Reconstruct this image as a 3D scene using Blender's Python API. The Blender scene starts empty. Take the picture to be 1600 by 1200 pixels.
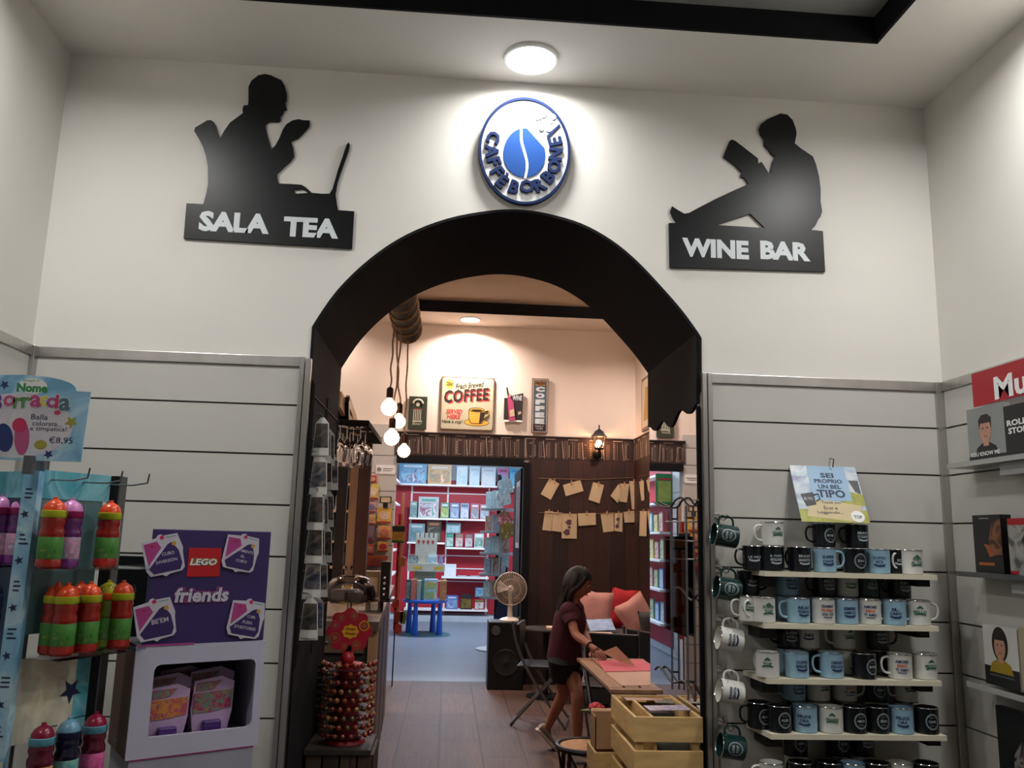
import bpy, math, random
from mathutils import Vector, Matrix
PI = math.pi
S = bpy.context.scene
COL = S.collection
V3 = Vector
# ---------------------------------------------------------------- camera, world, exposure
CAM = V3((0, -3.3, 1.5))
YAW, PITCH, ROLL, FPX = math.radians(-4.081), math.radians(10.321), math.radians(1.474), 1311.6
FW = V3((-math.sin(YAW)*math.cos(PITCH), math.cos(YAW)*math.cos(PITCH), math.sin(PITCH)))
_r = FW.cross(V3((0, 0, 1))).normalized(); _u = _r.cross(FW)
RT = _r*math.cos(ROLL)+_u*math.sin(ROLL); UP = -_r*math.sin(ROLL)+_u*math.cos(ROLL)
cd = bpy.data.cameras.new('camera'); cam = bpy.data.objects.new('camera', cd); COL.objects.link(cam)
cd.sensor_width = 36; cd.lens = FPX/1600*36; cd.clip_start = .05
mw = Matrix((RT, UP, -FW)).transposed().to_4x4(); mw.translation = CAM; cam.matrix_world = mw
S.camera = cam
w = bpy.data.worlds.new('world'); S.world = w; w.use_nodes = True
w.node_tree.nodes['Background'].inputs[0].default_value = (.75, .8, .85, 1)
w.node_tree.nodes['Background'].inputs[1].default_value = .02
S.view_settings.view_transform = 'Standard'; S.view_settings.look = 'None'
S.view_settings.gamma = 1; S.view_settings.use_curve_mapping = False
S.view_settings.exposure = 0.0

def at(px, py, X=None, Y=None, Z=None):            # where the ray of a photo pixel meets a plane
    d = FW+RT*((px-800)/FPX)-UP*((py-600)/FPX)
    if Y is not None: t = (Y-CAM.y)/d.y
    elif X is not None: t = (X-CAM.x)/d.x
    else: t = (Z-CAM.z)/d.z
    return CAM+d*t

def area(name, loc, size, power, col, rot=(0, 0, 0), shape='DISK', spread=PI, sy=None, parent=None):
    l = bpy.data.lights.new(name, 'AREA'); l.shape = shape; l.size = size
    if sy: l.size_y = sy
    l.energy = power; l.color = col; l.spread = spread
    o = bpy.data.objects.new(name, l); COL.objects.link(o); o.location = loc; o.rotation_euler = rot
    if parent: o.parent = parent
    return o
WARM = (1.0, .82, .74); NEUT = (1.0, .99, .975); COOL = (.72, .84, 1.0)
# (lamp housings are built below, with these positions and powers)
NEAR_LAMPS = [(.265, -.19, 9.5, 'above the round coffee sign'), (-1.40, -1.05, 17, 'added over the left wall'), (1.81, -1.05, 20, 'added over the right wall'), (.2, -1.2, 8, 'added in the tray'), (-1.42, -2.7, 10, 'behind, left'), (1.8, -2.7, 10, 'behind, right')]  # side wall and tray lamps are unseen, added to grade and fill the light
CAFE_LAMPS = [(.159, 5.50, 44), (-1.3, 5.4, 6), (1.89, 4.6, 30), (1.89, 2.2, 9), (-1.85, 3.2, 62), (.2, 1.08, 6)]  # all but the first are unseen lamps, added to brighten the cafe walls
BACK_LAMPS = [(.1, 10.1, 112), (.1, 7.9, 8)]
xL, xR, H = -1.627, 2.034, 3.416
JL, JR, TH = -.556, 1.0, .84                        # jambs and depth of the arch
HC, YF, XC = 3.8, 5.8, 2.032                       # cafe ceiling, far wall, right wall
YB = 12.4

# ---------------------------------------------------------------- materials
def lin(c):
    if isinstance(c, str): c = tuple(int(c[i:i+2], 16) for i in (0, 2, 4))
    return tuple(((x/255)/12.92 if x/255 <= .04045 else ((x/255+.055)/1.055)**2.4) for x in c[:3])+(1,)
_M = {}
def mat(name, col, rough=.5, metal=0., var=.08, scale=6., bump=0., em=0., ecol=None, spec=None, stretch=None, coat=0):
    if name in _M: return _M[name]
    m = bpy.data.materials.new(name); m.use_nodes = True; nt = m.node_tree; N = nt.nodes; L = nt.links
    b = N['Principled BSDF']; c = lin(col)
    b.inputs['Roughness'].default_value = rough; b.inputs['Metallic'].default_value = metal
    if spec is not None: b.inputs['Specular IOR Level'].default_value = spec
    if coat: b.inputs['Coat Weight'].default_value = coat
    tc = N.new('ShaderNodeTexCoord'); nz = N.new('ShaderNodeTexNoise'); nz.inputs['Scale'].default_value = scale
    nz.inputs['Detail'].default_value = 4
    if stretch:
        mp = N.new('ShaderNodeMapping'); mp.inputs['Scale'].default_value = stretch
        L.new(tc.outputs['Object'], mp.inputs[0]); L.new(mp.outputs[0], nz.inputs['Vector'])
    else: L.new(tc.outputs['Object'], nz.inputs['Vector'])
    r = N.new('ShaderNodeValToRGB'); r.color_ramp.elements[0].position = .3; r.color_ramp.elements[1].position = .7
    r.color_ramp.elements[0].color = tuple(x*(1-var) for x in c[:3])+(1,)
    r.color_ramp.elements[1].color = tuple(min(1, x*(1+var)) for x in c[:3])+(1,)
    L.new(nz.outputs['Fac'], r.inputs[0]); L.new(r.outputs[0], b.inputs['Base Color'])
    if bump:
        bp = N.new('ShaderNodeBump'); bp.inputs['Strength'].default_value = bump; bp.inputs['Distance'].default_value = .01
        L.new(nz.outputs['Fac'], bp.inputs['Height']); L.new(bp.outputs[0], b.inputs['Normal'])
    if em:
        b.inputs['Emission Color'].default_value = lin(ecol or col); b.inputs['Emission Strength'].default_value = em
    _M[name] = m; return m
def art(name, cols, scale=9., rough=.4, dist=1.5):  # a printed picture: blotches of several colours
    if name in _M: return _M[name]
    m = bpy.data.materials.new(name); m.use_nodes = True; nt = m.node_tree; N = nt.nodes; L = nt.links
    b = N['Principled BSDF']; b.inputs['Roughness'].default_value = rough
    tc = N.new('ShaderNodeTexCoord'); nz = N.new('ShaderNodeTexNoise'); nz.inputs['Scale'].default_value = scale
    nz.inputs['Distortion'].default_value = dist; nz.inputs['Detail'].default_value = 3
    L.new(tc.outputs['Object'], nz.inputs['Vector'])
    r = N.new('ShaderNodeValToRGB'); e = r.color_ramp.elements; n = len(cols)
    while len(e) < n: e.new(.5)
    for i, c in enumerate(cols):
        e[i].position = .34+.32*i/(n-1); e[i].color = lin(c)
    L.new(nz.outputs['Fac'], r.inputs[0]); L.new(r.outputs[0], b.inputs['Base Color'])
    _M[name] = m; return m
def thin_glass(name, tint=(.96, .97, .97), gloss=.35, rough=.02):
    if name in _M: return _M[name]
    m = bpy.data.materials.new(name); m.use_nodes = True; nt = m.node_tree; N = nt.nodes; L = nt.links
    N.remove(N['Principled BSDF']); out = N['Material Output']
    t = N.new('ShaderNodeBsdfTransparent'); t.inputs[0].default_value = tint+(1,)
    g = N.new('ShaderNodeBsdfGlossy'); g.inputs['Roughness'].default_value = rough
    lw = N.new('ShaderNodeLayerWeight'); lw.inputs[0].default_value = gloss
    mx = N.new('ShaderNodeMixShader'); L.new(lw.outputs['Fresnel'], mx.inputs[0]); L.new(t.outputs[0], mx.inputs[1]); L.new(g.outputs[0], mx.inputs[2])
    L.new(mx.outputs[0], out.inputs[0]); _M[name] = m; return m
def planks(name, c1, c2, w, axis, rough=.5, length=2.4, gap=.03, joint='1a0f0a'):   # brick texture as boards/tiles
    m = bpy.data.materials.new(name); m.use_nodes = True; nt = m.node_tree; N = nt.nodes; L = nt.links
    b = N['Principled BSDF']; b.inputs['Roughness'].default_value = rough
    tc = N.new('ShaderNodeTexCoord'); sp = N.new('ShaderNodeSeparateXYZ'); cb = N.new('ShaderNodeCombineXYZ')
    L.new(tc.outputs['Object'], sp.inputs[0])
    a, c = axis                                     # a runs along the board, c across
    L.new(sp.outputs[a], cb.inputs[0]); L.new(sp.outputs[c], cb.inputs[1])
    bk = N.new('ShaderNodeTexBrick'); bk.inputs['Scale'].default_value = 1; bk.inputs['Brick Width'].default_value = length
    bk.inputs['Row Height'].default_value = w; bk.inputs['Mortar Size'].default_value = w*gap; bk.inputs['Mortar Smooth'].default_value = .2
    bk.inputs['Color1'].default_value = lin(c1); bk.inputs['Color2'].default_value = lin(c2); bk.inputs['Mortar'].default_value = lin(joint)
    L.new(cb.outputs[0], bk.inputs['Vector'])
    mp = N.new('ShaderNodeMapping'); mp.inputs['Scale'].default_value = (2, 30, 2); L.new(cb.outputs[0], mp.inputs[0])
    nz = N.new('ShaderNodeTexNoise'); nz.inputs['Scale'].default_value = 1.6; nz.inputs['Detail'].default_value = 6; L.new(mp.outputs[0], nz.inputs['Vector'])
    mx = N.new('ShaderNodeMix'); mx.data_type = 'RGBA'; mx.blend_type = 'MULTIPLY'; mx.inputs[0].default_value = .55
    rr = N.new('ShaderNodeValToRGB'); rr.color_ramp.elements[0].color = (.35, .3, .28, 1); rr.color_ramp.elements[0].position = .3; rr.color_ramp.elements[1].color = (1.15, 1.12, 1.1, 1); rr.color_ramp.elements[1].position = .7
    L.new(nz.outputs['Fac'], rr.inputs[0]); L.new(bk.outputs['Color'], mx.inputs[6]); L.new(rr.outputs[0], mx.inputs[7])
    L.new(mx.outputs[2], b.inputs['Base Color'])
    bp = N.new('ShaderNodeBump'); bp.inputs['Strength'].default_value = .3; bp.inputs['Distance'].default_value = .004
    L.new(bk.outputs['Fac'], bp.inputs['Height']); bp.invert = True; L.new(bp.outputs[0], b.inputs['Normal'])
    _M[name] = m; return m

WALLW = mat('white wall paint', 'd4d1ca', .75, var=.02, scale=1.5, bump=.03)
CEILW = mat('white ceiling paint', 'dedbd4', .85, var=.02, scale=1.2)
CREAM = mat('cream plaster', 'e2d4c6', .8, var=.03, scale=1.3, bump=.05)
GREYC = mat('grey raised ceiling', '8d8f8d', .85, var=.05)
BLACKP = mat('black paint', '111113', .85, var=.12, spec=.2)
BLACKB = mat('satin black board', '121314', .34, var=.1, scale=2, spec=.22)
SLAT = mat('white laminate', 'bab8b2', .45, var=.02, scale=2)
GROOVE = mat('dark groove metal', '4a4744', .45, .6)  # dark metal insert of the slatwall grooves
ALU = mat('brushed aluminium', 'b7b4b0', .3, .9, var=.1, scale=14, stretch=(1, 1, .1))
MIRROR = mat('mirror silver', 'e8e8ea', .015, 1., var=.0)
CHROME = mat('chrome', 'd8d8da', .12, 1., var=.03)
BLACK = mat('black plastic', '0f1012', .4, var=.15)
BLKM = mat('black metal', '121214', .5, .3, var=.15)
GREYM = mat('grey metal', '6d6e72', .4, .7)
WHITE = mat('white print', 'e8e8e6', .5, var=.03)
SIGNW = mat('pale grey lettering', 'c9d0d3', .5, var=.03)
CARDB = mat('brown cardboard', 'a5805a', .8, var=.1, scale=4)
PAPER = mat('aged paper', 'c6ad88', .8, var=.08, scale=8)

# ---------------------------------------------------------------- mesh builder
_TC = {}
def text_geo(s, bold=0., spacing=1.):
    k = (s, bold, spacing)
    if k in _TC: return _TC[k]
    cu = bpy.data.curves.new('t', 'FONT'); cu.body = s; cu.size = 1; cu.offset = bold; cu.resolution_u = 2
    cu.align_x = 'CENTER'; cu.align_y = 'CENTER'; cu.space_character = spacing; cu.space_line = .82
    ob = bpy.data.objects.new('t', cu); COL.objects.link(ob)
    dg = bpy.context.evaluated_depsgraph_get(); me = bpy.data.meshes.new_from_object(ob.evaluated_get(dg))
    vs = [v.co.copy() for v in me.vertices]; fs = [tuple(p.vertices) for p in me.polygons]
    bpy.data.objects.remove(ob); bpy.data.curves.remove(cu); bpy.data.meshes.remove(me)
    if vs:
        x0 = min(v.x for v in vs); x1 = max(v.x for v in vs); y0 = min(v.y for v in vs); y1 = max(v.y for v in vs)
        vs = [V3((v.x-(x0+x1)/2, v.y-(y0+y1)/2, 0)) for v in vs]
        _TC[k] = (vs, fs, x1-x0, y1-y0)
    else: _TC[k] = ([], [], 1, 1)
    return _TC[k]
class Fr:                                           # a flat frame: origin, right, up, outward normal
    def __init__(s, O, U, Vv=(0, 0, 1)):
        s.O = V3(O); s.U = V3(U).normalized(); Vv = V3(Vv); s.V = (Vv-s.U*Vv.dot(s.U)).normalized(); s.N = s.U.cross(s.V)
    def p(s, u, v, d=0): return s.O+s.U*u+s.V*v+s.N*d
    def rot(s, a):
        f = Fr(s.O, s.U, s.V); f.U = s.U*math.cos(a)+s.V*math.sin(a); f.V = -s.U*math.sin(a)+s.V*math.cos(a); f.N = s.N.copy(); return f
    def sub(s, u, v, d=0, a=0):
        f = s.rot(a); f.O = s.p(u, v, d); return f
def FZ(x, y, z): return Fr((x, y, z), (1, 0, 0))     # faces the camera side (-y)
class MB:
    def __init__(s): s.v = []; s.f = []; s.m = []; s.s = []; s.mats = []
    def mi(s, m):
        if m not in s.mats: s.mats.append(m)
        return s.mats.index(m)
    def add(s, vs, fs, m, smooth=False):
        o = len(s.v); s.v += [V3(v) for v in vs]; k = s.mi(m)
        for f in fs: s.f.append(tuple(i+o for i in f)); s.m.append(k); s.s.append(smooth)
    def box(s, a, b, m, R=None, c=None):
        a = V3(a); b = V3(b); vs = [V3((x, y, z)) for x in (a.x, b.x) for y in (a.y, b.y) for z in (a.z, b.z)]
        if R is not None:
            c = V3(c) if c is not None else (a+b)/2
            vs = [c+R@(v-c) for v in vs]
        s.add(vs, [(0, 1, 3, 2), (4, 6, 7, 5), (0, 4, 5, 1), (2, 3, 7, 6), (0, 2, 6, 4), (1, 5, 7, 3)], m)
    def fbox(s, F, u0, v0, u1, v1, d0, d1, m):
        vs = [F.p(u, v, d) for u in (u0, u1) for v in (v0, v1) for d in (d0, d1)]
        s.add(vs, [(0, 1, 3, 2), (4, 6, 7, 5), (0, 4, 5, 1), (2, 3, 7, 6), (0, 2, 6, 4), (1, 5, 7, 3)], m)
    def poly(s, F, pts, d0, d1, m, edge=None):       # outline given thickness from d0 (back) to d1 (front)
        n = len(pts); area2 = sum(pts[i][0]*pts[(i+1) % n][1]-pts[(i+1) % n][0]*pts[i][1] for i in range(n))
        if area2 < 0: pts = pts[::-1]
        fr = [F.p(u, v, d1) for u, v in pts]
        if d0 == d1: s.add(fr, [tuple(range(n))], m); return
        bk = [F.p(u, v, d0) for u, v in pts]
        s.add(fr+bk, [tuple(range(n)), tuple(range(2*n-1, n-1, -1))], m)
        s.add(fr+bk, [(i, i+n, (i+1) % n+n, (i+1) % n) for i in range(n)], edge or m)
    def text(s, F, t, u, v, h, m, d=.001, w=None, bold=.0, shear=0, ex=0, spacing=1., cyl=None):
        vs, fs, tw, th = text_geo(t, bold, spacing)
        if not vs: return
        sy = h/th; sx = (w/tw) if w else sy
        if cyl:                                      # wrap on a vertical cylinder of that radius centred behind F.O
            def P(a, b, dd): an = a/cyl; return F.O+F.U*(math.sin(an)*(cyl+dd))+F.V*b+F.N*(math.cos(an)*(cyl+dd)-cyl)
        else:
            def P(a, b, dd): return F.p(a, b, dd)
        s.add([P(u+q.x*sx+q.y*sy*shear, v+q.y*sy, d) for q in vs], fs, m)
        if ex:
            ed = {}
            for f in fs:
                for i in range(len(f)):
                    e = (f[i], f[(i+1) % len(f)]); ed[e] = 1
            out = [e for e in ed if (e[1], e[0]) not in ed]
            fr = [P(u+q.x*sx+q.y*sy*shear, v+q.y*sy, d) for q in vs]; bk = [P(u+q.x*sx+q.y*sy*shear, v+q.y*sy, d-ex) for q in vs]; n = len(vs)
            s.add(fr+bk, [(b, a, a+n, b+n) for a, b in out], m)
    def lathe(s, c, prof, m, n=20, axis=None, smooth=True, caps=True):
        c = V3(c); Q = V3((0, 0, 1)).rotation_difference(V3(axis)).to_matrix() if axis else Matrix.Identity(3)
        vs = []; fs = []
        for r, z in prof:
            for i in range(n): a = 2*PI*i/n; vs.append(c+Q@V3((r*math.cos(a), r*math.sin(a), z)))
        for j in range(len(prof)-1):
            for i in range(n): k = (i+1) % n; fs.append((j*n+i, j*n+k, (j+1)*n+k, (j+1)*n+i))
        if caps:
            if prof[0][0] > 1e-4: fs.append(tuple(range(n-1, -1, -1)))
            if prof[-1][0] > 1e-4: fs.append(tuple((len(prof)-1)*n+i for i in range(n)))
        s.add(vs, fs, m, smooth)
    def cyl(s, a, b, r, m, n=14, r2=None):
        a = V3(a); b = V3(b); h = (b-a).length; s.lathe(a, [(r, 0), (r2 if r2 is not None else r, h)], m, n, axis=(b-a))
    def ball(s, c, r, m, n=16, sc=(1, 1, 1)):
        c = V3(c); k = n//2; vs = []; fs = []
        for j in range(k+1):
            for i in range(n):
                t = PI*j/k; a = 2*PI*i/n
                vs.append(c+V3((r*sc[0]*math.sin(t)*math.cos(a), r*sc[1]*math.sin(t)*math.sin(a), r*sc[2]*math.cos(t))))
        for j in range(k):
            for i in range(n): q = (i+1) % n; fs.append((j*n+i, (j+1)*n+i, (j+1)*n+q, j*n+q))
        s.add(vs, fs, m, True)
    def tube(s, pts, r, m, n=8, closed=False, flat=None):
        pts = [V3(p) for p in pts]; k = len(pts); vs = []; fs = []; up = None
        for i, p in enumerate(pts):
            a = pts[(i-1) % k] if (closed or i) else p; b = pts[(i+1) % k] if (closed or i < k-1) else p
            t = (b-a).normalized()
            if up is None: up = t.orthogonal().normalized()
            else:
                up = (up-t*up.dot(t)); up = up.normalized() if up.length > 1e-6 else t.orthogonal().normalized()
            bb = t.cross(up); rr = r[i] if isinstance(r, (list, tuple)) else r
            for j in range(n): an = 2*PI*j/n; vs.append(p+(up*math.cos(an)+bb*math.sin(an))*rr)
        for i in range(k if closed else k-1):
            for j in range(n): q = (j+1) % n; i2 = (i+1) % k; fs.append((i*n+j, i*n+q, i2*n+q, i2*n+j))
        if not closed: fs += [tuple(range(n-1, -1, -1)), tuple((k-1)*n+j for j in range(n))]
        s.add(vs, fs, m, True)
    def build(s, name, parent=None, org=None, bevel=0, sub=0, fixn=False):
        if org is None: org = V3(parent['org']) if parent and 'org' in parent else V3((0, 0, 0))
        org = V3(org)
        me = bpy.data.meshes.new(name); me.from_pydata([tuple(v-org) for v in s.v], [], s.f)
        for m in s.mats: me.materials.append(m)
        me.polygons.foreach_set('material_index', s.m); me.polygons.foreach_set('use_smooth', s.s)
        me.update()
        o = bpy.data.objects.new(name, me); COL.objects.link(o)
        if any(s.s): me.set_sharp_from_angle(angle=math.radians(40))
        if bevel:
            b = o.modifiers.new('bevel', 'BEVEL'); b.width = bevel; b.segments = 2; b.limit_method = 'ANGLE'; b.angle_limit = math.radians(40)
        if sub: q = o.modifiers.new('sub', 'SUBSURF'); q.levels = q.render_levels = sub
        if parent: o.parent = parent
        else: o.location = org
        return o
ORG = {}
def tag(o, label=None, cat=None, group=None, kind=None):
    if label: o['label'] = label
    if cat: o['category'] = cat
    if group: o['group'] = group
    if kind: o['kind'] = kind
    return o
def thing(name, loc, label, cat, group=None):
    o = bpy.data.objects.new(name, None); COL.objects.link(o); o.location = loc; o.empty_display_size = .05
    ORG[o.name] = V3(loc); return tag(o, label, cat, group)
class Part(MB):                                      # a part of a thing, drawn in world coordinates
    def put(s, name, root, bevel=0, label=None, sub=0):
        o = s.build(name, parent=root, org=ORG.get(root.name, V3((0, 0, 0))), bevel=bevel, sub=sub)
        ORG[o.name] = ORG.get(root.name, V3((0, 0, 0)))
        if label: o['label'] = label
        return o
def copy_tree(o, parent=None):
    c = o.copy(); COL.objects.link(c); c.parent = parent
    for ch in [x for x in o.children]: copy_tree(ch, c)
    return c
def struct(mb, name): return tag(mb.build(name), kind='structure')
def catmull(pts, k=5, closed=False):
    out = []; n = len(pts); P = [V3(p+(0,)) if len(p) == 2 else V3(p) for p in pts]
    for i in range(n if closed else n-1):
        a = P[(i-1) % n] if (closed or i) else P[0]; b = P[i]; c = P[(i+1) % n]; d = P[(i+2) % n] if (closed or i < n-2) else P[-1]
        for j in range(k):
            t = j/k; out.append(.5*((2*b)+(c-a)*t+(2*a-5*b+4*c-d)*t*t+(3*b-a-3*c+d)*t**3))
    if not closed: out.append(P[-1])
    return [(p.x, p.y) if len(pts[0]) == 2 else p for p in out]
RND = random.Random(7)
ORD = ['first', 'second', 'third', 'fourth', 'fifth', 'sixth', 'seventh', 'eighth', 'ninth', 'tenth', 'eleventh', 'twelfth', 'thirteenth', 'fourteenth', 'fifteenth']
# ================================================================ THE SETTING
XW0, XW1 = -2.4, 2.4
arch = [(-.556, 2.302), (-.468, 2.452), (-.345, 2.59), (-.208, 2.696), (-.046, 2.773), (.121, 2.816), (.24, 2.828), (.362, 2.818), (.505, 2.782), (.629, 2.718), (.735, 2.634), (.84, 2.525), (.925, 2.428), (1.0, 2.325)]
arch = catmull(arch, 4)
mb = MB(); F0 = FZ(0, 0, 0)
out = [(XW0, 0), (JL-.012, 0)]+[(x-.006 if x < .22 else x+.006, z+.01) for x, z in arch]+[(JR+.012, 0), (XW1, 0), (XW1, 4.1), (XW0, 4.1)]
mb.poly(F0, out, -TH, 0, WALLW); struct(mb, 'wall_arch')
# black lining of the arch, its right leg ending in a scalloped edge above the mirror
mb = MB(); y0, y1 = -.004, TH+.004
path = [(JL, 0)]+arch+[(JR-.002, 2.1)]
o2 = []
for i, (x, z) in enumerate(path):
    a = path[max(i-1, 0)]; b = path[min(i+1, len(path)-1)]; t = V3((b[0]-a[0], b[1]-a[1], 0)).normalized(); o2.append((x-t.y*.012, z+t.x*.012))
vs = [V3((x, y, z)) for pts in (path, o2) for y in (y0, y1) for x, z in pts]; n = len(path)
fs = []
for i in range(n-1):
    for a, b in ((0, n), (3*n, 2*n), (2*n, 0), (n, 3*n)): fs.append((a+i, b+i, b+i+1, a+i+1))
mb.add(vs, fs, BLACKP)
sc = [(0, 2.35), (TH, 2.35)]
N_ = 44
for i in range(N_+1):
    t = 1-i/N_; z = 2.037+.02*math.cos(t*2*PI*2.9+.6)+.01*math.sin(t*9); sc.append((t*TH, z))
FJ = Fr((JR, 0, 0), (0, -1, 0)); FJ.U = V3((0, 1, 0)); FJ.V = V3((0, 0, 1)); FJ.N = V3((-1, 0, 0))
sc2 = sc
fr = [V3((JR-.012, y, z)) for y, z in sc2]; bk = [V3((JR+.0, y, z)) for y, z in sc2]; n = len(sc2)
mb.add(fr+bk, [tuple(range(n)), tuple(range(2*n-1, n-1, -1))]+[(i, i+n, (i+1) % n+n, (i+1) % n) for i in range(n)], BLACKP)
struct(mb, 'trim_1')
# mirror on the right jamb
r = thing('wall_mirror', (JR-.004, TH/2, 0), 'tall frameless mirror lining the right side of the archway below the black scallops', 'mirror')
p = Part(); p.box((JR-.005, .012, .01), (JR+.004, TH, 2.09), MIRROR); p.put('mirror_glass', r)
p = Part(); p.box((JR-.012, -.002, .01), (JR+.003, .012, 2.04), BLACKP); p.put('edge_strip', r)

mb = MB(); mb.box((XW0-.2, -6.2, -.1), (XW1+.2, TH, 0), planks('shop floor boards', '4a3a30', '40322a', .19, (1, 0), .45, 1.4)); struct(mb, 'floor')
mb = MB(); mb.box((xL-.12, -6.2, 0), (xL, 0, H+.3), WALLW); struct(mb, 'wall_left')
mb = MB(); mb.box((xR, -6.2, 0), (xR+.12, 0, H+.3), WALLW); struct(mb, 'wall_right')
mb = MB(); mb.box((xL-.12, -6.3, 0), (xR+.12, -6.2, H+.3), WALLW); struct(mb, 'wall_front')
tx0, tx1, ty0, ty1, tz = -1.2, 1.588, -3.9, -.449, 3.52
mb = MB()
mb.box((xL, ty1, H), (xR, 0, H+.08), CEILW); mb.box((xL, -6.2, H), (xR, ty0, H+.08), CEILW)
mb.box((xL, ty0, H), (tx0, ty1, H+.08), CEILW); mb.box((tx1, ty0, H), (xR, ty1, H+.08), CEILW)
struct(mb, 'ceiling')
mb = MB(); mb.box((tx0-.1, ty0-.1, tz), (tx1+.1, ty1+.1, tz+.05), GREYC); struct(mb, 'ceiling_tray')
mb = MB()
for a, b in (((tx0, ty1-.012, H-.002), (tx1, ty1+.001, tz)), ((tx0, ty0-.001, H-.002), (tx1, ty0+.012, tz)), ((tx0-.001, ty0, H-.002), (tx0+.012, ty1, tz)), ((tx1-.012, ty0, H-.002), (tx1+.001, ty1, tz))): mb.box(a, b, BLACKP)
struct(mb, 'trim_2')

GR = [1.0195+.1925*k for k in range(-5, 6)]+[2.137]
def slatwall(F, u0, u1, zt, grooves, label, posts=(), rail=True, col=SLAT, name='slatwall_panel', z0=.0):
    r = thing(name, F.p((u0+u1)/2, 0), label, 'wall panel', 'slotted display wall panels')
    p = Part(); p.fbox(F, u0, z0, u1, zt, .0005, .006, GROOVE)
    g = [z0]+sorted(q for q in grooves if z0 < q < zt)+[zt]
    for a, b in zip(g, g[1:]): p.fbox(F, u0, a+.0035, u1, b-.0035, .006, .018, col)
    p.put('slat_board', r)
    if rail:
        p = Part(); p.fbox(F, u0, 2.134, u1, 2.174, .012, .026, ALU); p.put('top_rail', r, bevel=.002)
    for a, b, top in posts:
        p = Part(); p.fbox(F, a, z0, b, top, .01, .034, ALU); p.put('metal_post', r, bevel=.002)
    return r
slatwall(FZ(0, 0, 0), xL+.001, -.60, 2.174, GR, 'white slotted wall panel with metal rail left of the black archway', posts=[(-.60, -.582, 2.174), (-.578, JL, 2.168)])
slatwall(FZ(0, 0, 0), 1.042, xR-.001, 2.174, GR, 'white slotted wall panel behind the mug shelves, right of the archway', posts=[(1.004, 1.022, 2.174), (1.026, 1.044, 2.174), (xR-.048, xR-.001, 2.174)])
FRW = Fr((xR, 0, 0), (0, -1, 0)); FLW = Fr((xL, 0, 0), (0, 1, 0))
slatwall(FRW, .035, 3.2, 2.174, GR, 'white slotted panel on the right wall behind the music books')
slatwall(FLW, -3.2, -.035, 2.174, GR, 'white slotted panel on the left wall behind the bottle stand', posts=[(-.05, -.005, 2.174)])

# ---- cafe behind the arch
CFL = planks('cafe floor', '5a4033', '4a362c', .30, (1, 0), .6, .95, .02, '33231c')
mb = MB(); mb.box((-2.5, TH, -.1), (2.4, YF+.1, 0), CFL); struct(mb, 'floor_cafe')
BOARD = planks('dark wall boards', '40241a', '2a1610', .155, (2, 0), .55, 6, .02)
BOARDR = planks('dark wall boards side', '40241a', '2a1610', .155, (2, 1), .55, 6, .02)
DX0, DX1, DZ = -.572, .862, 2.30
mb = MB(); mb.poly(FZ(0, YF, 0), [(-2.5, 0), (DX0, 0), (DX0, DZ), (DX1, DZ), (DX1, 0), (2.4, 0), (2.4, 4.1), (-2.5, 4.1)], -.15, 0, CREAM); struct(mb, 'wall_cafe_back')
mb = MB(); mb.box((XC, TH, 0), (XC+.12, YF, 4.1), CREAM); struct(mb, 'wall_cafe_right')
mb = MB(); mb.box((-2.42, TH, 0), (-2.3, YF, 4.1), CREAM); struct(mb, 'wall_cafe_left')
cx0, cx1, cy0, cy1 = -1.45, 1.75, 1.35, 5.247
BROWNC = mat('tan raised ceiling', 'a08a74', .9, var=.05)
mb = MB()
mb.box((-2.3, cy1, HC), (XC, YF, HC+.06), CREAM); mb.box((-2.3, TH, HC), (XC, cy0, HC+.06), CREAM)
mb.box((-2.3, cy0, HC), (cx0, cy1, HC+.06), CREAM); mb.box((cx1, cy0, HC), (XC, cy1, HC+.06), CREAM); struct(mb, 'ceiling_cafe')
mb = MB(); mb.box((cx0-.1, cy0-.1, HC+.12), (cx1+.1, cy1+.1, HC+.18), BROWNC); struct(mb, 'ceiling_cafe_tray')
mb = MB()
for a, b in (((cx0, cy1-.012, HC-.003), (cx1, cy1+.002, HC+.12)), ((cx0, cy0-.002, HC-.003), (cx1, cy0+.012, HC+.12)), ((cx0-.002, cy0, HC-.003), (cx0+.012, cy1, HC+.12)), ((cx1-.012, cy0, HC-.003), (cx1+.002, cy1, HC+.12))): mb.box(a, b, BLACKP)
struct(mb, 'trim_3')
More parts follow.
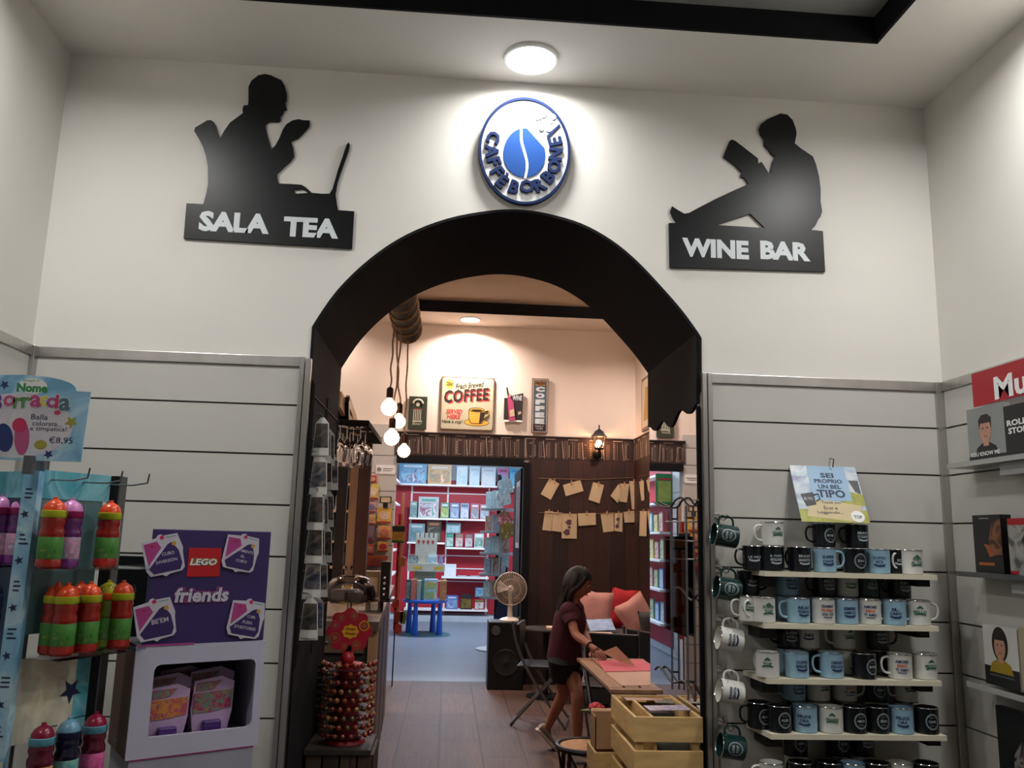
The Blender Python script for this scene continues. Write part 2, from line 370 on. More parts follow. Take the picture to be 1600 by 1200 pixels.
# dark boards and the frieze of drawn book spines
r = thing('wood_cladding', (1.45, YF, 0), 'dark brown vertical board cladding on the wall behind the sofa', 'wall cladding')
p = Part(); p.box((DX1+.0, YF-.02, 0), (XC-.021, YF-.001, 2.335), BOARD); p.put('back_boards', r)
p = Part(); p.box((XC-.02, TH, 0), (XC-.001, YF-.001, 2.335), BOARDR); p.put('side_boards', r)
SPINE = mat('dark frieze brown', '24110d', .6, var=.2, scale=5)
SPB = [mat('frieze spine a', '2b1611', .6), mat('frieze spine b', '22110d', .6), mat('frieze spine c', '3a241c', .6)]
INK = mat('frieze pale ink', 'ad9684', .6, var=.2)
def frieze(F, u0, u1, z0, z1, seed):
    p = Part(); rn = random.Random(seed); p.fbox(F, u0, z0, u1, z1, .001, .02, SPINE); hgt = z1-z0
    p.fbox(F, u0, z1-.012, u1, z1, .02, .03, SPINE); u = u0+.01; k = 0
    while u < u1-.05:
        wd = rn.uniform(.018, .04); t = z0+hgt*rn.uniform(.72, .9); m = rn.choice(SPB)
        p.fbox(F, u, z0+.012, u+wd*.8, t, .02, .0215, m)
        if k % 3 == 0:
            p.fbox(F, u, z0+.014, u+.0022, t, .0215, .022, INK)
            p.fbox(F, u+wd*.8-.002, z0+.014, u+wd*.8, t, .0215, .022, INK)
        if k % 4 == 1:
            for q in range(7): zq = z0+.035+q*(t-z0-.06)/7; p.fbox(F, u+wd*.25, zq, u+wd*.55, zq+.012, .0215, .0225, INK)
        if k % 5 == 2:
            p.fbox(F, u+.003, z0+.03, u+wd*.7, z0+.035, .0215, .022, INK); p.fbox(F, u+.003, t-.025, u+wd*.7, t-.018, .0215, .022, INK)
        if k % 7 == 3: p.poly(F, [(u+wd, z0+.014), (u+wd+.006, z0+.014), (u+wd-.01, t), (u+wd-.016, t)], .0215, .0235, INK); u += .012
        if k % 8 == 5: p.fbox(F, u, z1-.035, u+.11, z1-.027, .0205, .022, INK)
        u += wd; k += 1
    return p
r = thing('book_frieze', (.7, YF, 2.34), 'dark brown frieze of drawn book spines running above the doorway and boards', 'frieze')
frieze(FZ(0, YF, 0), -.60, XC-.022, 2.335, 2.592, 1).put('frieze_board', r)
r = thing('book_frieze', (XC, 3.3, 2.34), 'dark frieze of drawn book spines along the right cafe wall, next to the lantern wall', 'frieze')
frieze(Fr((XC, YF, 0), (0, -1, 0)), .03, YF-TH-.02, 2.335, 2.592, 2).put('frieze_board', r)
p = MB(); p.box((.80, YF-.03, 0), (DX1+.01, YF+.15, 2.30), BLACKP); p.box((DX0, YF-.03, 2.262), (.80, YF+.15, 2.335), BLACKP); struct(p, 'trim_4')
slatwall(Fr((-1.05, YF+.16, 0), (0, 1, 0)), 0, 2.0, 2.6, GR, "pale slotted wall panel on the left wall just inside the back room", rail=False)
slatwall(FZ(0, YF, 0), -2.3, DX0+.001, 2.66, [2.516-.19*k for k in range(13)], 'white slotted wall panel left of the back doorway, hung with sweets', rail=False, name='slatwall_panel')
# ---- back room
GFL = mat('grey blue vinyl floor', '6c7682', .4, var=.06, scale=3)
RED = mat('red shelf back', 'a81a2a', .5, var=.06, scale=3)
PALE = mat('pale back room paint', 'c9d3da', .8, var=.03)
mb = MB(); mb.box((-2.6, YF+.1, -.1), (2.4, YB+.2, 0), GFL); struct(mb, 'floor_back_room')
mb = MB(); mb.box((-2.6, YB, 0), (2.4, YB+.1, 3.1), PALE); struct(mb, 'wall_back_room_end')
mb = MB(); mb.box((-1.15, YF+.15, 0), (-1.05, YB, 3.1), PALE); struct(mb, 'wall_back_room_left')
mb = MB(); mb.box((1.32, YF+.15, 0), (1.42, YB, 3.1), PALE); struct(mb, 'wall_back_room_right')
mb = MB(); mb.box((-1.15, YF+.15, 3.0), (1.42, YB, 3.1), CEILW); struct(mb, 'ceiling_back_room')
# ================================================================ LAMPS
def panel_lamp(x, y, z, power, col, label, rad=.1, em=10, spread=PI):
    r = thing('ceiling_light', (x, y, z), label, 'ceiling light', 'round ceiling lights')
    p = Part(); p.lathe((x, y, z-.012), [(rad+.012, .012), (rad+.010, .002), (rad+.002, 0), (rad, .006)], mat('white lamp rim', 'eeeeea', .4), 28, caps=False); p.put('rim', r)
    m = mat('lamp diffuser %d%d' % (int(col[2]*100), em), 'ffffff', .4, em=em, ecol=tuple(int(255*c**.45) for c in col))
    p = Part(); p.lathe((x, y, z-.008), [(0, 0), (rad, .001), (rad, .006)], m, 28, caps=False); p.put('diffuser', r)
    l = area('lamp_glow', (0, 0, -.016), rad*1.9, power, col, spread=spread, parent=r)
    return r
for x, y, pw, wh in NEAR_LAMPS: panel_lamp(x, y, H-(0 if y > -4 else 0)+ (0 if not (tx0 < x < tx1 and ty0 < y < ty1) else tz-H), pw, NEUT, 'round white ceiling light of the shop, '+wh+(' in the ceiling border' if 'above' in wh else ' out of view'), em=10, spread=math.radians(165))
for i, (x, y, pw) in enumerate(CAFE_LAMPS): panel_lamp(x, y, HC, pw, WARM, ['warm round ceiling light near the back wall above the big coffee sign', 'unseen warm ceiling light added at the left end of the back wall', 'unseen warm ceiling light added over the sofa side', 'unseen warm ceiling light added over the slatted table side', 'unseen warm ceiling light added over the bar', 'unseen warm ceiling light added just inside the archway'][i], em=12, spread=math.radians(150))
for i, (x, y, pw) in enumerate(BACK_LAMPS):
    r = thing('ceiling_light', (x, y, 3.0), ['cool panel light at the far end of the back room', 'cool panel light at the near end of the back room'][i], 'ceiling light')
    p = Part(); p.box((x-.5, y-.3, 2.97), (x+.5, y+.3, 2.999), mat('lamp diffuser cool', 'ffffff', .4, em=8, ecol=(205, 225, 255))); p.put('diffuser', r)
    area('lamp_glow', (0, 0, -.035), 1.0, pw, COOL, shape='RECTANGLE', sy=.6, parent=r)

# ================================================================ WALL SIGNS
def wall_pts(pts, sx, ox, oy, Y=0):
    return [((q:=at(ox+sx*u, oy+sx*v, Y=Y)).x, q.z) for u, v in pts]
def sign_text(p, F, t, a, b, off, hgt, m, **k):       # lettering spanning two photo pixels
    A = at(*a, Y=F.O.y-off); B = at(*b, Y=F.O.y-off); O = F.O
    p.text(F, t, (A.x+B.x)/2-O.x, (A.z+B.z)/2-O.z, hgt, m, d=off, w=abs(B.x-A.x), **k)
sala = [(178,858),(195,800),(206,740),(205,640),(195,580),(180,530),(155,480),(125,430),(130,410),(200,368),(222,365),(240,378),(250,395),(265,445),(278,470),(300,430),(335,380),(410,325),(408,300),(415,280),(440,278),(443,250),(443,170),(460,135),(500,103),(540,95),(575,103),(635,132),(655,165),(667,210),(666,245),(658,262),(668,300),(650,308),(645,325),(630,345),(632,362),(620,375),(565,373),(545,385),(542,400),(552,450),(565,500),(577,537),(600,515),(625,470),(645,420),(665,390),(700,368),(735,360),(765,366),(803,368),(800,400),(775,430),(735,470),(693,488),(705,530),(710,575),(690,605),(650,640),(610,678),(612,710),(622,738),(690,740),(755,745),(752,766),(705,770),(722,797),(790,793),(775,775),(752,766),(755,745),(780,760),(815,792),(870,797),(918,797),(935,770),(950,720),(970,650),(995,580),(1018,510),(1030,495),(1037,510),(1030,545),(1010,600),(985,670),(965,730),(953,800),(960,850),(968,893),(1062,900),(1050,1118),(63,1058),(80,853)]
F0 = FZ(0, 0, 0)
def silhouette(name, label, pts, sx, ox, oy, words):
    P_ = wall_pts(pts, sx, ox, oy, -.012); cx = sum(q[0] for q in P_)/len(P_); z0 = min(q[1] for q in P_)
    r = thing(name, (cx, 0, z0), label, 'wall sign')
    p = Part(); p.poly(F0, P_, .001, .012, BLACKB); p.put('silhouette_board', r)
    for t, a, b, h in words: p = Part(); sign_text(p, F0, t, a, b, .0125, h, SIGNW, bold=.05); p.put('lettering', r)
silhouette('sala_tea_sign', 'black silhouette of a seated figure with cup and laptop over SALA TEA', sala, .26667, 270, 90,
           [('SALA', (311, 344), (421, 351), .086), ('TEA', (443, 353), (529, 358), .084)])
wine = [(105,820),(155,820),(130,785),(113,745),(125,712),(160,735),(205,760),(235,755),(300,720),(400,668),(520,612),(560,782),(405,833),(725,853),(630,760),(560,782),(520,612),(620,568),(600,540),(590,527),(572,522),(570,505),(578,492),(530,445),(458,392),(475,345),(497,290),(512,280),(535,290),(600,340),(680,403),(683,435),(702,425),(720,450),(750,500),(763,495),(775,430),(792,390),(765,370),(745,340),(722,318),(722,300),(722,275),(695,245),(688,210),(700,180),(740,150),(825,112),(870,120),(905,155),(925,210),(930,245),(918,305),(960,340),(1035,390),(1055,440),(1075,520),(1085,600),(1085,680),(1095,745),(1085,780),(1070,800),(1050,840),(1025,865),(1100,873),(1115,1135),(110,1107)]
silhouette('wine_bar_sign', 'black silhouette of a reader sitting with raised book over WINE BAR', wine, .24174, 1020, 150,
           [('WINE', (1066, 387), (1170, 390), .082), ('BAR', (1188, 391), (1266, 393), .082)])
# coffee logo
LB = mat('sign navy blue', '071d46', .7, var=.08, spec=.15); LB2 = mat('sign bean blue', '0a3c7c', .7, var=.1, scale=3, spec=.15)
O = at(820, 235, Y=-.02); r = thing('round_coffee_sign', (O.x, 0, O.z-.21), 'oval white and blue coffee bean sign lettered around its rim', 'wall sign')
FL = FZ(O.x, -.02, O.z); k = .175/1.0
def lg(u, v): q = at(700+.17505*u, 130+.175*v, Y=-.03); return (q.x-O.x, q.z-O.z)
ax = (lg(1095, 600)[0]-lg(275, 600)[0])/2; az = (lg(685, 122)[1]-lg(685, 1078)[1])/2; c0 = lg(685, 600)
ell = lambda a, b, cc=c0, n=64: [(cc[0]+a*math.cos(2*PI*i/n), cc[1]+b*math.sin(2*PI*i/n)) for i in range(n)]
p = Part(); p.poly(FL, ell(ax-.004, az-.004), -.004, .006, WHITE); p.put('disc', r)
p = Part(); e1 = ell(ax, az); e2 = ell(ax-.011, az-.011); n = 64
vs = [FL.p(u, v, d) for pts in (e1, e2) for d in (-.006, .014) for u, v in pts]
fs = []
for i in range(n):
    j = (i+1) % n; fs += [(i, j, n+j, n+i), (n+i, n+j, 3*n+j, 3*n+i), (3*n+i, 3*n+j, 2*n+j, 2*n+i), (2*n+i, 2*n+j, j, i)]
p.add(vs, fs, LB); p.put('rim', r)
bc = lg(682, 620); ba = (lg(870, 600)[0]-lg(494, 600)[0])/2; bb = (lg(0, 400)[1]-lg(0, 842)[1])/2
bean = [(bc[0]+ba*math.cos(t)*(1-.06*math.sin(t)), bc[1]+bb*math.sin(t)) for t in [2*PI*i/56 for i in range(56)]]
bean = [q for q in bean if not (q[0] > lg(735, 0)[0] and q[1] > lg(0, 512)[1])]
ins = [i for i in range(len(bean)) if bean[i][1] < lg(0, 512)[1] and bean[i][0] > 0]
p = Part(); p.poly(FL, bean, .006, .011, LB2); p.put('bean', r)
sl = catmull([lg(655, 405), lg(652, 470), lg(660, 540), lg(683, 620), lg(703, 700), lg(704, 770), lg(688, 850)], 5)
wd = [.009-.003*abs(i/len(sl)-.4) for i in range(len(sl))]
p = Part(); p.poly(FL, [(a-w_/1.6, b) for (a, b), w_ in zip(sl, wd)]+[(a+w_/1.6, b) for (a, b), w_ in reversed(list(zip(sl, wd)))], .011, .0125, WHITE); p.put('bean_line', r)
p = Part()
for ch, u, v in [('C', 405, 490), ('A', 392, 612), ('F', 410, 705), ('F', 440, 795), ('È', 492, 872), ('B', 590, 932), ('O', 702, 927), ('R', 815, 912), ('B', 893, 840), ('O', 945, 750), ('N', 958, 640), ('E', 955, 525)]:
    q = lg(u, v); d = V3(((c0[0]-q[0])/ax**1.2, (c0[1]-q[1])/az**1.2, 0)).normalized(); a = math.atan2(-d.x, d.y)
    p.text(FL.sub(q[0], q[1], 0, a), ch, 0, 0, .058 if ch != 'È' else .072, LB, d=.02, bold=.04, ex=.013)
p.put('lettering', r)
p = Part()
for u, v, w_ in [(800, 290, 60), (850, 270, 55), (905, 330, 50), (940, 300, 40), (860, 350, 60), (900, 400, 55), (830, 400, 45)]:
    q = lg(u, v); s_ = w_*.00031
    p.poly(FL, [(q[0]+s_*math.cos(t*PI/9), q[1]+s_*math.sin(t*PI/9)) for t in range(18)], .006, .0115+.0002*(u % 7), WHITE)
p.poly(FL, [lg(*q) for q in [(990, 365), (1003, 380), (905, 480), (885, 500), (880, 470)]], .006, .013, LB)
for c in ([(875, 250), (885, 290), (862, 318), (835, 312)], [(830, 318), (822, 345), (818, 360)], [(925, 318), (940, 340), (955, 328)], [(805, 400), (825, 425), (838, 435)]):
    p.tube([FL.p(*lg(*q), .015) for q in catmull([tuple(map(float, x)) for x in c], 3)], .0016, LB, 5)
p.put('crown', r)

# ================================================================ BOTTLE STAND, LEFT
TEAL = art('seaside teal print', ['2f8a9a', '4fa5b5', '7fc0cc', '3a93a8'], 5)
SKY = art('seaside blue print', ['6fa6c8', '8fc0dc', 'b9d8e6', '7ab0d0'], 6)
SAND = art('seaside sand print', ['d8cfb0', 'e3dcc4', 'c9c7b0', 'e8e0d0'], 5)
NAVY = mat('navy ink', '1c2a4a', .5); CLEAR = thin_glass('clear acrylic', gloss=.25)
Ys = -1.0
a = at(38, 735, Y=Ys); b = at(62, 735, Y=Ys); sx0, sx1, szt = a.x, b.x, a.z
we = at(177, 745, Y=Ys+.22)
r = thing('bottle_stand', (sx0, Ys+.1, 0), 'blue seaside-printed floor stand holding rows of children\'s drinking bottles', 'display stand')
FS = FZ(sx0, Ys, 0)
p = Part(); ww = sx1-sx0
p.box((sx0, Ys, .25), (sx1, Ys+.03, szt), SKY); p.fbox(FS, 0, .25, ww, .92, 0, .0006, SAND)
rn = random.Random(4)
z = szt-.05
while z > .8:                                         # blocks of unreadable small print
    for i in range(rn.randint(3, 5)): p.fbox(FS, ww*.25, z, ww*(.25+rn.uniform(.3, .6)), z+.004, .0006, .0012, NAVY); z -= .011
    st = [(ww*.4+.012*(1 if k % 2 else .4)*math.cos(k*PI/5), z-.03+.012*(1 if k % 2 else .4)*math.sin(k*PI/5)) for k in range(10)]
    p.poly(FS, st, .0012, .0013, NAVY); z -= .085
p.put('front_strip', r)
FWg = Fr((sx1, Ys+.03, 0), (we.x-sx1, .2, 0)); wl = V3((we.x-sx1, .2, 0)).length
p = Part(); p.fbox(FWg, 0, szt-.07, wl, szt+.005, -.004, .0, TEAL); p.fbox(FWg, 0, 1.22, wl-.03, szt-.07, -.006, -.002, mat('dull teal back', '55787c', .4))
p.fbox(FWg, 0, .95, wl-.005, 1.16, -.004, 0, SAND); p.fbox(FWg, wl*.75, .95, wl, 1.18, 0, .0006, TEAL)
st = [(wl*.7+.035*(1 if k % 2 else .42)*math.cos(k*PI/5+.3), 1.06+.035*(1 if k % 2 else .42)*math.sin(k*PI/5+.3)) for k in range(10)]
p.poly(FWg, st, .0007, .0009, NAVY)
for zz, u0 in ((.975, .35), (.985, .75)): p.fbox(FWg, wl*u0, zz, wl*(u0+.22), zz+.003, .0007, .001, NAVY)
p.put('right_wing', r)
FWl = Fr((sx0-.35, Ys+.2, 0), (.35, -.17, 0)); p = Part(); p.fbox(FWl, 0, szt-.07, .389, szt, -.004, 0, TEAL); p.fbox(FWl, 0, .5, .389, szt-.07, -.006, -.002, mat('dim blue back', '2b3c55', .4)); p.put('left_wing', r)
p = Part(); q = at(187, 745, Y=Ys+.25); p.box((q.x-.018, Ys+.22, .1), (q.x+.012, Ys+.27, q.z), BLKM); p.box((q.x+.012, Ys+.22, .1), (q.x+.016, Ys+.27, q.z), GREYM); p.put('corner_post', r)
for zz, u1 in ((1.385, wl+.045), (1.165, wl+.05), (.82, wl-.0)):
    p = Part(); p.fbox(FWg, -.0, zz, u1, zz+.004, .002, .135, CLEAR); p.fbox(FWg, 0, zz, u1, zz+.012, .13, .133, CLEAR); p.put('clear_shelf', r)
for u in (.1, .55, .95):
    p = Part(); A = FWg.p(wl*u, szt-.02, 0); p.tube([A, A+V3((.10, -.10, -.005)), A+V3((.155, -.15, .0)), A+V3((.16, -.155, .025))], .0022, GREYM, 6); p.put('hook', r)
p = Part(); p.cyl((sx0+.02, Ys+.05, .02), (sx0+.02, Ys+.05, szt+.06), .018, GREYM); p.lathe((sx0+.02, Ys+.05, 0), [(.2, 0), (.2, .02), (.03, .03)], BLKM, 28); p.put('pole', r)
# header card
q0 = at(0, 718, Y=-1.03); q1 = at(130, 718, Y=-1.03); zt = at(128, 612, Y=-1.03).z; ztt = at(45, 586, Y=-1.03).z
FH = FZ(q1.x, -1.03, q0.z); W_ = .36; hh = zt-q0.z; th_ = ztt-q0.z
r2 = thing('header_card', (q1.x-W_/2, -1.03, q0.z), 'blue arched price card on the bottle stand reading Borraccia and a price', 'sign')
arc = [(-.006, 0), (-.001, hh), (-.038, hh+.001)]+[(-.038-(W_-.08)*(1-math.cos(t))/2, hh+(th_-hh)*math.sin(t)**.8) for t in [PI*i/16 for i in range(1, 16)]]+[(-W_+.03, hh), (-W_, hh), (-W_, 0)]
p = Part(); p.poly(FH, arc, -.004, 0, SKY)
p.poly(FH, [(-.035-.29*(1+math.cos(t))/2+.0, .09+.085*math.sin(t)) for t in [2*PI*i/28 for i in range(28)]], 0, .0004, art('header haze', ['c9c6d0', 'd8d2d8', 'bccbdc'], 9))
p.put('printed_card', r2)
HC_ = {c: mat('print '+c, c, .5) for c in ('5a3a8a', '5b8a55', 'b0417a', 'c9c24a', '9a4a8a', '4a6a7a', '2f8a4a', 'c02a5a', '1e2f6a', 'b3507f', 'a09a3a', '3a8a6a')}
p = Part()
def hpx(u, v): q = at(u*.15, 580+v*.15, Y=-1.032); return q.x-q1.x, q.z-q0.z
qa, qb = hpx(180, 150), hpx(490, 150); p.poly(FH, [((qa[0]+qb[0])/2+(qb[0]-qa[0])/2*math.cos(t), qa[1]+.021*math.sin(t)) for t in [2*PI*i/24 for i in range(24)]], .0004, .0008, WHITE)
q = hpx(335, 165); p.text(FH, 'Nome', q[0], q[1]-.002, .024, HC_['2f8a4a'], d=.0012, w=.078, bold=.05)
q = hpx(320, 105); p.text(FH, 'scegli il', q[0], q[1]+.002, .008, HC_['2f8a4a'], d=.0012, w=.04)
for ch, u, v, s_, c in [('B', -40, 320, 1.2, '5a3a8a'), ('o', 95, 305, 1, 'b3507f'), ('r', 185, 330, 1, '5b8a55'), ('r', 270, 325, 1, '5b8a55'), ('a', 370, 310, 1.1, 'b0417a'), ('c', 452, 310, .9, 'c9c24a'), ('c', 528, 325, .9, '9a4a8a'), ('i', 592, 315, 1.0, 'c02a5a'), ('a', 672, 345, 1.15, '4a6a7a')]:
    q = hpx(u, v); p.text(FH, ch, q[0], q[1], .033*s_*(1.25 if ch in 'Bi' else 1), WHITE, d=.0012, bold=.06); p.text(FH, ch, q[0], q[1], .0305*s_*(1.25 if ch in 'Bi' else 1), HC_[c], d=.0017, bold=.035)
for t, u, v, hh_, wd in [('Balla', 410, 475, .014, .042), ('colorata...', 490, 545, .0125, .075), ('e simpatica!', 500, 605, .015, .092), ('€8,95', 632, 722, .019, .060)]:
    q = hpx(u, v); p.text(FH, t, q[0], q[1], hh_, NAVY, d=.0012, w=wd)
for u, v, s_, c in [(500, 865, .013, '1e2f6a'), (45, 140, .013, '1e2f6a'), (740, 530, .018, 'a09a3a')]:
    q = hpx(u, v); p.poly(FH, [(q[0]+s_*(1 if k % 2 else .45)*math.cos(k*PI/5+.3), q[1]+s_*(1 if k % 2 else .45)*math.sin(k*PI/5+.3)) for k in range(10)], .0009, .0011, HC_[c])
for u, v, ra, rb, an, c in [(225, 690, .019, .046, .12, 'b3507f'), (40, 690, .022, .038, .25, '1e2f6a'), (420, 765, .016, .012, 0, 'a09a3a'), (595, 430, .008, .006, 0, 'c02a5a')]:
    q = hpx(u, v); p.poly(FH.sub(q[0], q[1], 0, an), [(ra*math.cos(t), rb*math.sin(t)) for t in [2*PI*i/20 for i in range(20)]], .0009, .0012, HC_[c])
q = hpx(200, 560); p.poly(FH.sub(q[0], q[1], 0, .12), [(.018*math.cos(t), .019*math.sin(t)) for t in [2*PI*i/20 for i in range(20)]], .0012, .0016, HC_['c02a5a'])
p.put('card_print', r2)
q = at(45, 735, Y=-1.03); p = Part(); p.box((q.x-.012, -1.04, q.z-.01), (q.x+.012, -1.028, q0.z+.012), GREYM); p.put('card_clip', r2)
def bottle_proto(cd_, cb, cl, lab, nm):
    r = thing('drinking_bottle', (0, 0, 0), None, 'bottle', 'drinking bottles on the stand'); h = .178; R_ = .031
    body = mat('bottle body '+nm, cl, .12, var=.1, coat=.5)
    p = Part(); p.lathe((0, 0, 0), [(0, .002), (R_*.8, 0), (R_, .006), (R_, .022), (R_*.97, .024), (R_*.97, .082), (R_, .085), (R_, .095), (R_*.86, .106), (R_*.98, .118), (R_*.92, .130), (R_*.9, .132)], body, 22); p.put('bottle_body', r)
    p = Part(); p.lathe((0, 0, 0), [(R_*.975, .025), (R_*.99, .026), (R_*.99, .08), (R_*.975, .081)], lab, 22, caps=False); p.put('wrap_label', r)
    p = Part(); p.lathe((0, 0, 0), [(R_*.95, .130), (R_*1.0, .132), (R_*1.0, .148), (R_*.9, .149)], mat('bottle band '+nm, cb, .35), 22); p.put('collar', r)
    p = Part(); p.lathe((0, 0, 0), [(R_*.9, .149), (R_*.86, .158), (R_*.68, .168), (R_*.35, .175), (R_*.2, .177), (R_*.18, .183), (0, .184)], mat('bottle dome '+nm, cd_, .25), 22); lid_ = p.put('lid', r)
    p = Part(); p.tube([V3((R_*.9+.006*math.sin(t), 0, .15-.02*math.cos(t)+.0)) for t in [PI*i/8 for i in range(9)]], .0018, CLEAR, 6); p.put('carry_loop', lid_)
    return r
GL = art('green jungle label', ['2f6a22', '4a8430', '35753a', '8a9a40'], 30); PL = art('pink label', ['c9a8b8', 'b87a98', '8a8aa0', 'd8c0cc'], 30)
PK = art('bright pink label', ['b8407a', 'd8609a', 'a05a8a'], 30); TL = art('teal label', ['4a8a90', '6aa5a0', '9ab090'], 30); CL_ = art('pale label', ['c8b8a8', 'b07a70', 'c9a050', 'd0c0b8'], 30)
BT = {'A': ('d8481c', 'a8b020', '8a1a10', GL, 'orange'), 'B': ('c880b8', '8a1050', '5a1a60', PL, 'pink'), 'C': ('b0b020', 'd04a18', '5a6a18', GL, 'yellow'), 'D': ('8a1038', '5a9ab0', '5a0a28', PK, 'crimson'), 'E': ('6a9ab0', '10183a', '0c1230', TL, 'navy'), 'F': ('7a0c30', '5a9ab0', '5a0c28', CL_, 'dark crimson'), 'G': ('0d1020', '14305a', '0a1020', art('blue label', ['1a4a8a', '20609a'], 20), 'black')}
DESC = {'A': 'orange-lidded red drinking bottle with green label', 'B': 'pink-lidded purple drinking bottle', 'C': 'yellow-lidded drinking bottle', 'D': 'crimson-lidded bottle with pink label', 'E': 'pale-capped navy bottle with teal label', 'F': 'dark crimson bottle with pale label', 'G': 'black bottle with blue label'}
BPR = {k: bottle_proto(*v) for k, v in BT.items()}; used_ = set()
def bottle(px, k, zb, Y, lab, rz=0):
    q = at(px, 900, Y=Y)
    o = BPR[k] if k not in used_ else copy_tree(BPR[k]); used_.add(k)
    # slide along the ray's column so that it stands at height zb
    py = 840
    for _ in range(12):
        q = at(px, py, Y=Y); py += (q.z-zb)*500
    o.location = (q.x, Y, zb); o.rotation_euler.z = rz; o['label'] = lab; return o
# on the right wing the bottles stand on the clear shelves, a little off the panel
def wing_bottle(px, k, zb, off, lab):
    O = FWg.O+FWg.N*off; py = 840
    for _ in range(14):
        d = FW+RT*((px-800)/FPX)-UP*((py-600)/FPX); t = (O-CAM).dot(FWg.N)/d.dot(FWg.N); q = CAM+d*t; py += (q.z-zb)*400
    o = BPR[k] if k not in used_ else copy_tree(BPR[k]); used_.add(k); o.location = (q.x, q.y, zb); o['label'] = lab
for px, k, lab in [(74, 'A', DESC['A']+', top row beside the front strip'), (101, 'B', DESC['B']+' with pale label, top row, second right of the strip'), (163, 'A', DESC['A']+', alone at the right end of the top row')]: wing_bottle(px, k, 1.389, .06, lab)
for px, k, dy, lab in [(94, 'A', .075, DESC['A']+', second row, leftmost in front'), (131, 'A', .075, DESC['A']+', second row, middle in front'), (160, 'C', .04, DESC['C']+' tucked between two orange-lidded ones, second row'), (183, 'A', .075, DESC['A']+', second row, right end'), (78, 'A', .036, DESC['A']+', second row, half hidden behind the leftmost'), (115, 'A', .036, DESC['A']+', second row, behind the middle one')]: wing_bottle(px, k, 1.169, dy, lab)
for px, k, lab in [(55, 'F', DESC['F']+', bottom row beside the strip'), (97, 'E', DESC['E']+', bottom row, middle'), (139, 'D', DESC['D']+', bottom row, right end')]: wing_bottle(px, k, .824, .065, lab)
for zz in (1.395, 1.17, .94):
    p = Part(); p.fbox(FWl, .05, zz-.005, .389, zz-.001, .002, .12, CLEAR); p.put('clear_shelf', r)
for px, k, zb, lab in [(24, 'B', 1.395, DESC['B']+', top row just left of the front strip'), (-8, 'B', 1.395, DESC['B']+', top row at the left edge'), (18, 'G', 1.17, DESC['G']+', second row left of the strip'), (-14, 'G', 1.17, DESC['G']+', second row at the left edge'), (8, 'B', .94, DESC['B']+', third row left of the strip')]:
    bottle(px, k, zb, Ys+.07, lab)
# black holder behind the stand
q0 = at(183, 868, Y=-.3); q1 = at(214, 1008, Y=-.3)
r = thing('black_display_board', (q0.x, -.3, q1.z), 'black board hanging on the wall panel behind the purple toy header', 'board')
p = Part(); p.box((q0.x-.01, -.31, q1.z), (q1.x+.05, -.29, q0.z), BLACKB); p.put('board', r, bevel=.002); p = Part(); p.box((q0.x+.03, -.29, q0.z-.03), (q0.x+.045, -.02, q0.z-.015), GREYM); p.put('arm', r)

# ================================================================ TOY DISPLAY (yawed, left end nearer)
PUR = mat('deep purple card', '35255e', .45, var=.06, scale=3); LIL = mat('lilac white card', 'b9b8cc', .6, var=.03); PNK = mat('pink print', 'b8388a', .5)
A = at(222, 1010, Y=-.78); B = at(411, 1004, Y=-.60)
FT = Fr((A.x, A.y, A.z), (B.x-A.x, B.y-A.y, 0)); TW = V3((B.x-A.x, B.y-A.y, 0)).length; zt = at(225, 826, Y=-.78).z-A.z
FLOORZ = -A.z
r = thing('toy_display', (A.x, A.y, 0), 'purple and white cardboard toy display with square stickers and an open window', 'display stand')
p = Part(); p.fbox(FT, .0, 0, TW, zt, -.012, 0, PUR); p.put('header_panel', r, bevel=.002)
def tp(u, v):                                        # crop pixels to the header plane
    px, py = 200+u*.18335, 800+v*.18335; d = FW+RT*((px-800)/FPX)-UP*((py-600)/FPX); t = (FT.O-CAM).dot(FT.N)/d.dot(FT.N); q = CAM+d*t-FT.O; return q.dot(FT.U), q.dot(FT.V)
RDL = mat('logo red', 'b8101c', .45); YLW = mat('logo yellow', 'd8b52a', .5); MAG = mat('magenta', 'a83a80', .5); TQ = mat('turquoise', '2a9a96', .5); PW = mat('sticker white', 'c4c0cc', .5, var=.03); PURL = mat('sticker purple', '34205e', .5); GOLD = mat('sticker gold', 'b8923a', .5)
p = Part(); a, b = tp(520, 305), tp(777, 550); p.fbox(FT, a[0], b[1], b[0], a[1], 0, .002, RDL)
c = tp(645, 425); a = tp(540, 0)[0]; b = tp(760, 0)[0]
for bo, m_, d_ in ((.14, YLW, .0025), (.10, BLACK, .003), (.04, WHITE, .0036)): p.text(FT, 'LEGO', c[0], c[1], .018+bo*.03, m_, d=d_, w=(b-a)*(1+bo*.35), bold=bo, shear=.2)
c = tp(630, 705)
for bo, m_, d_ in ((.13, MAG, .002), (.08, PURL, .0026), (.035, PW, .0032)): p.text(FT, 'friends', c[0], c[1], .040+bo*.05, m_, d=d_, w=(tp(860, 0)[0]-tp(405, 0)[0])*(1+bo*.2), bold=bo, shear=.1)
p.put('header_logos', r)
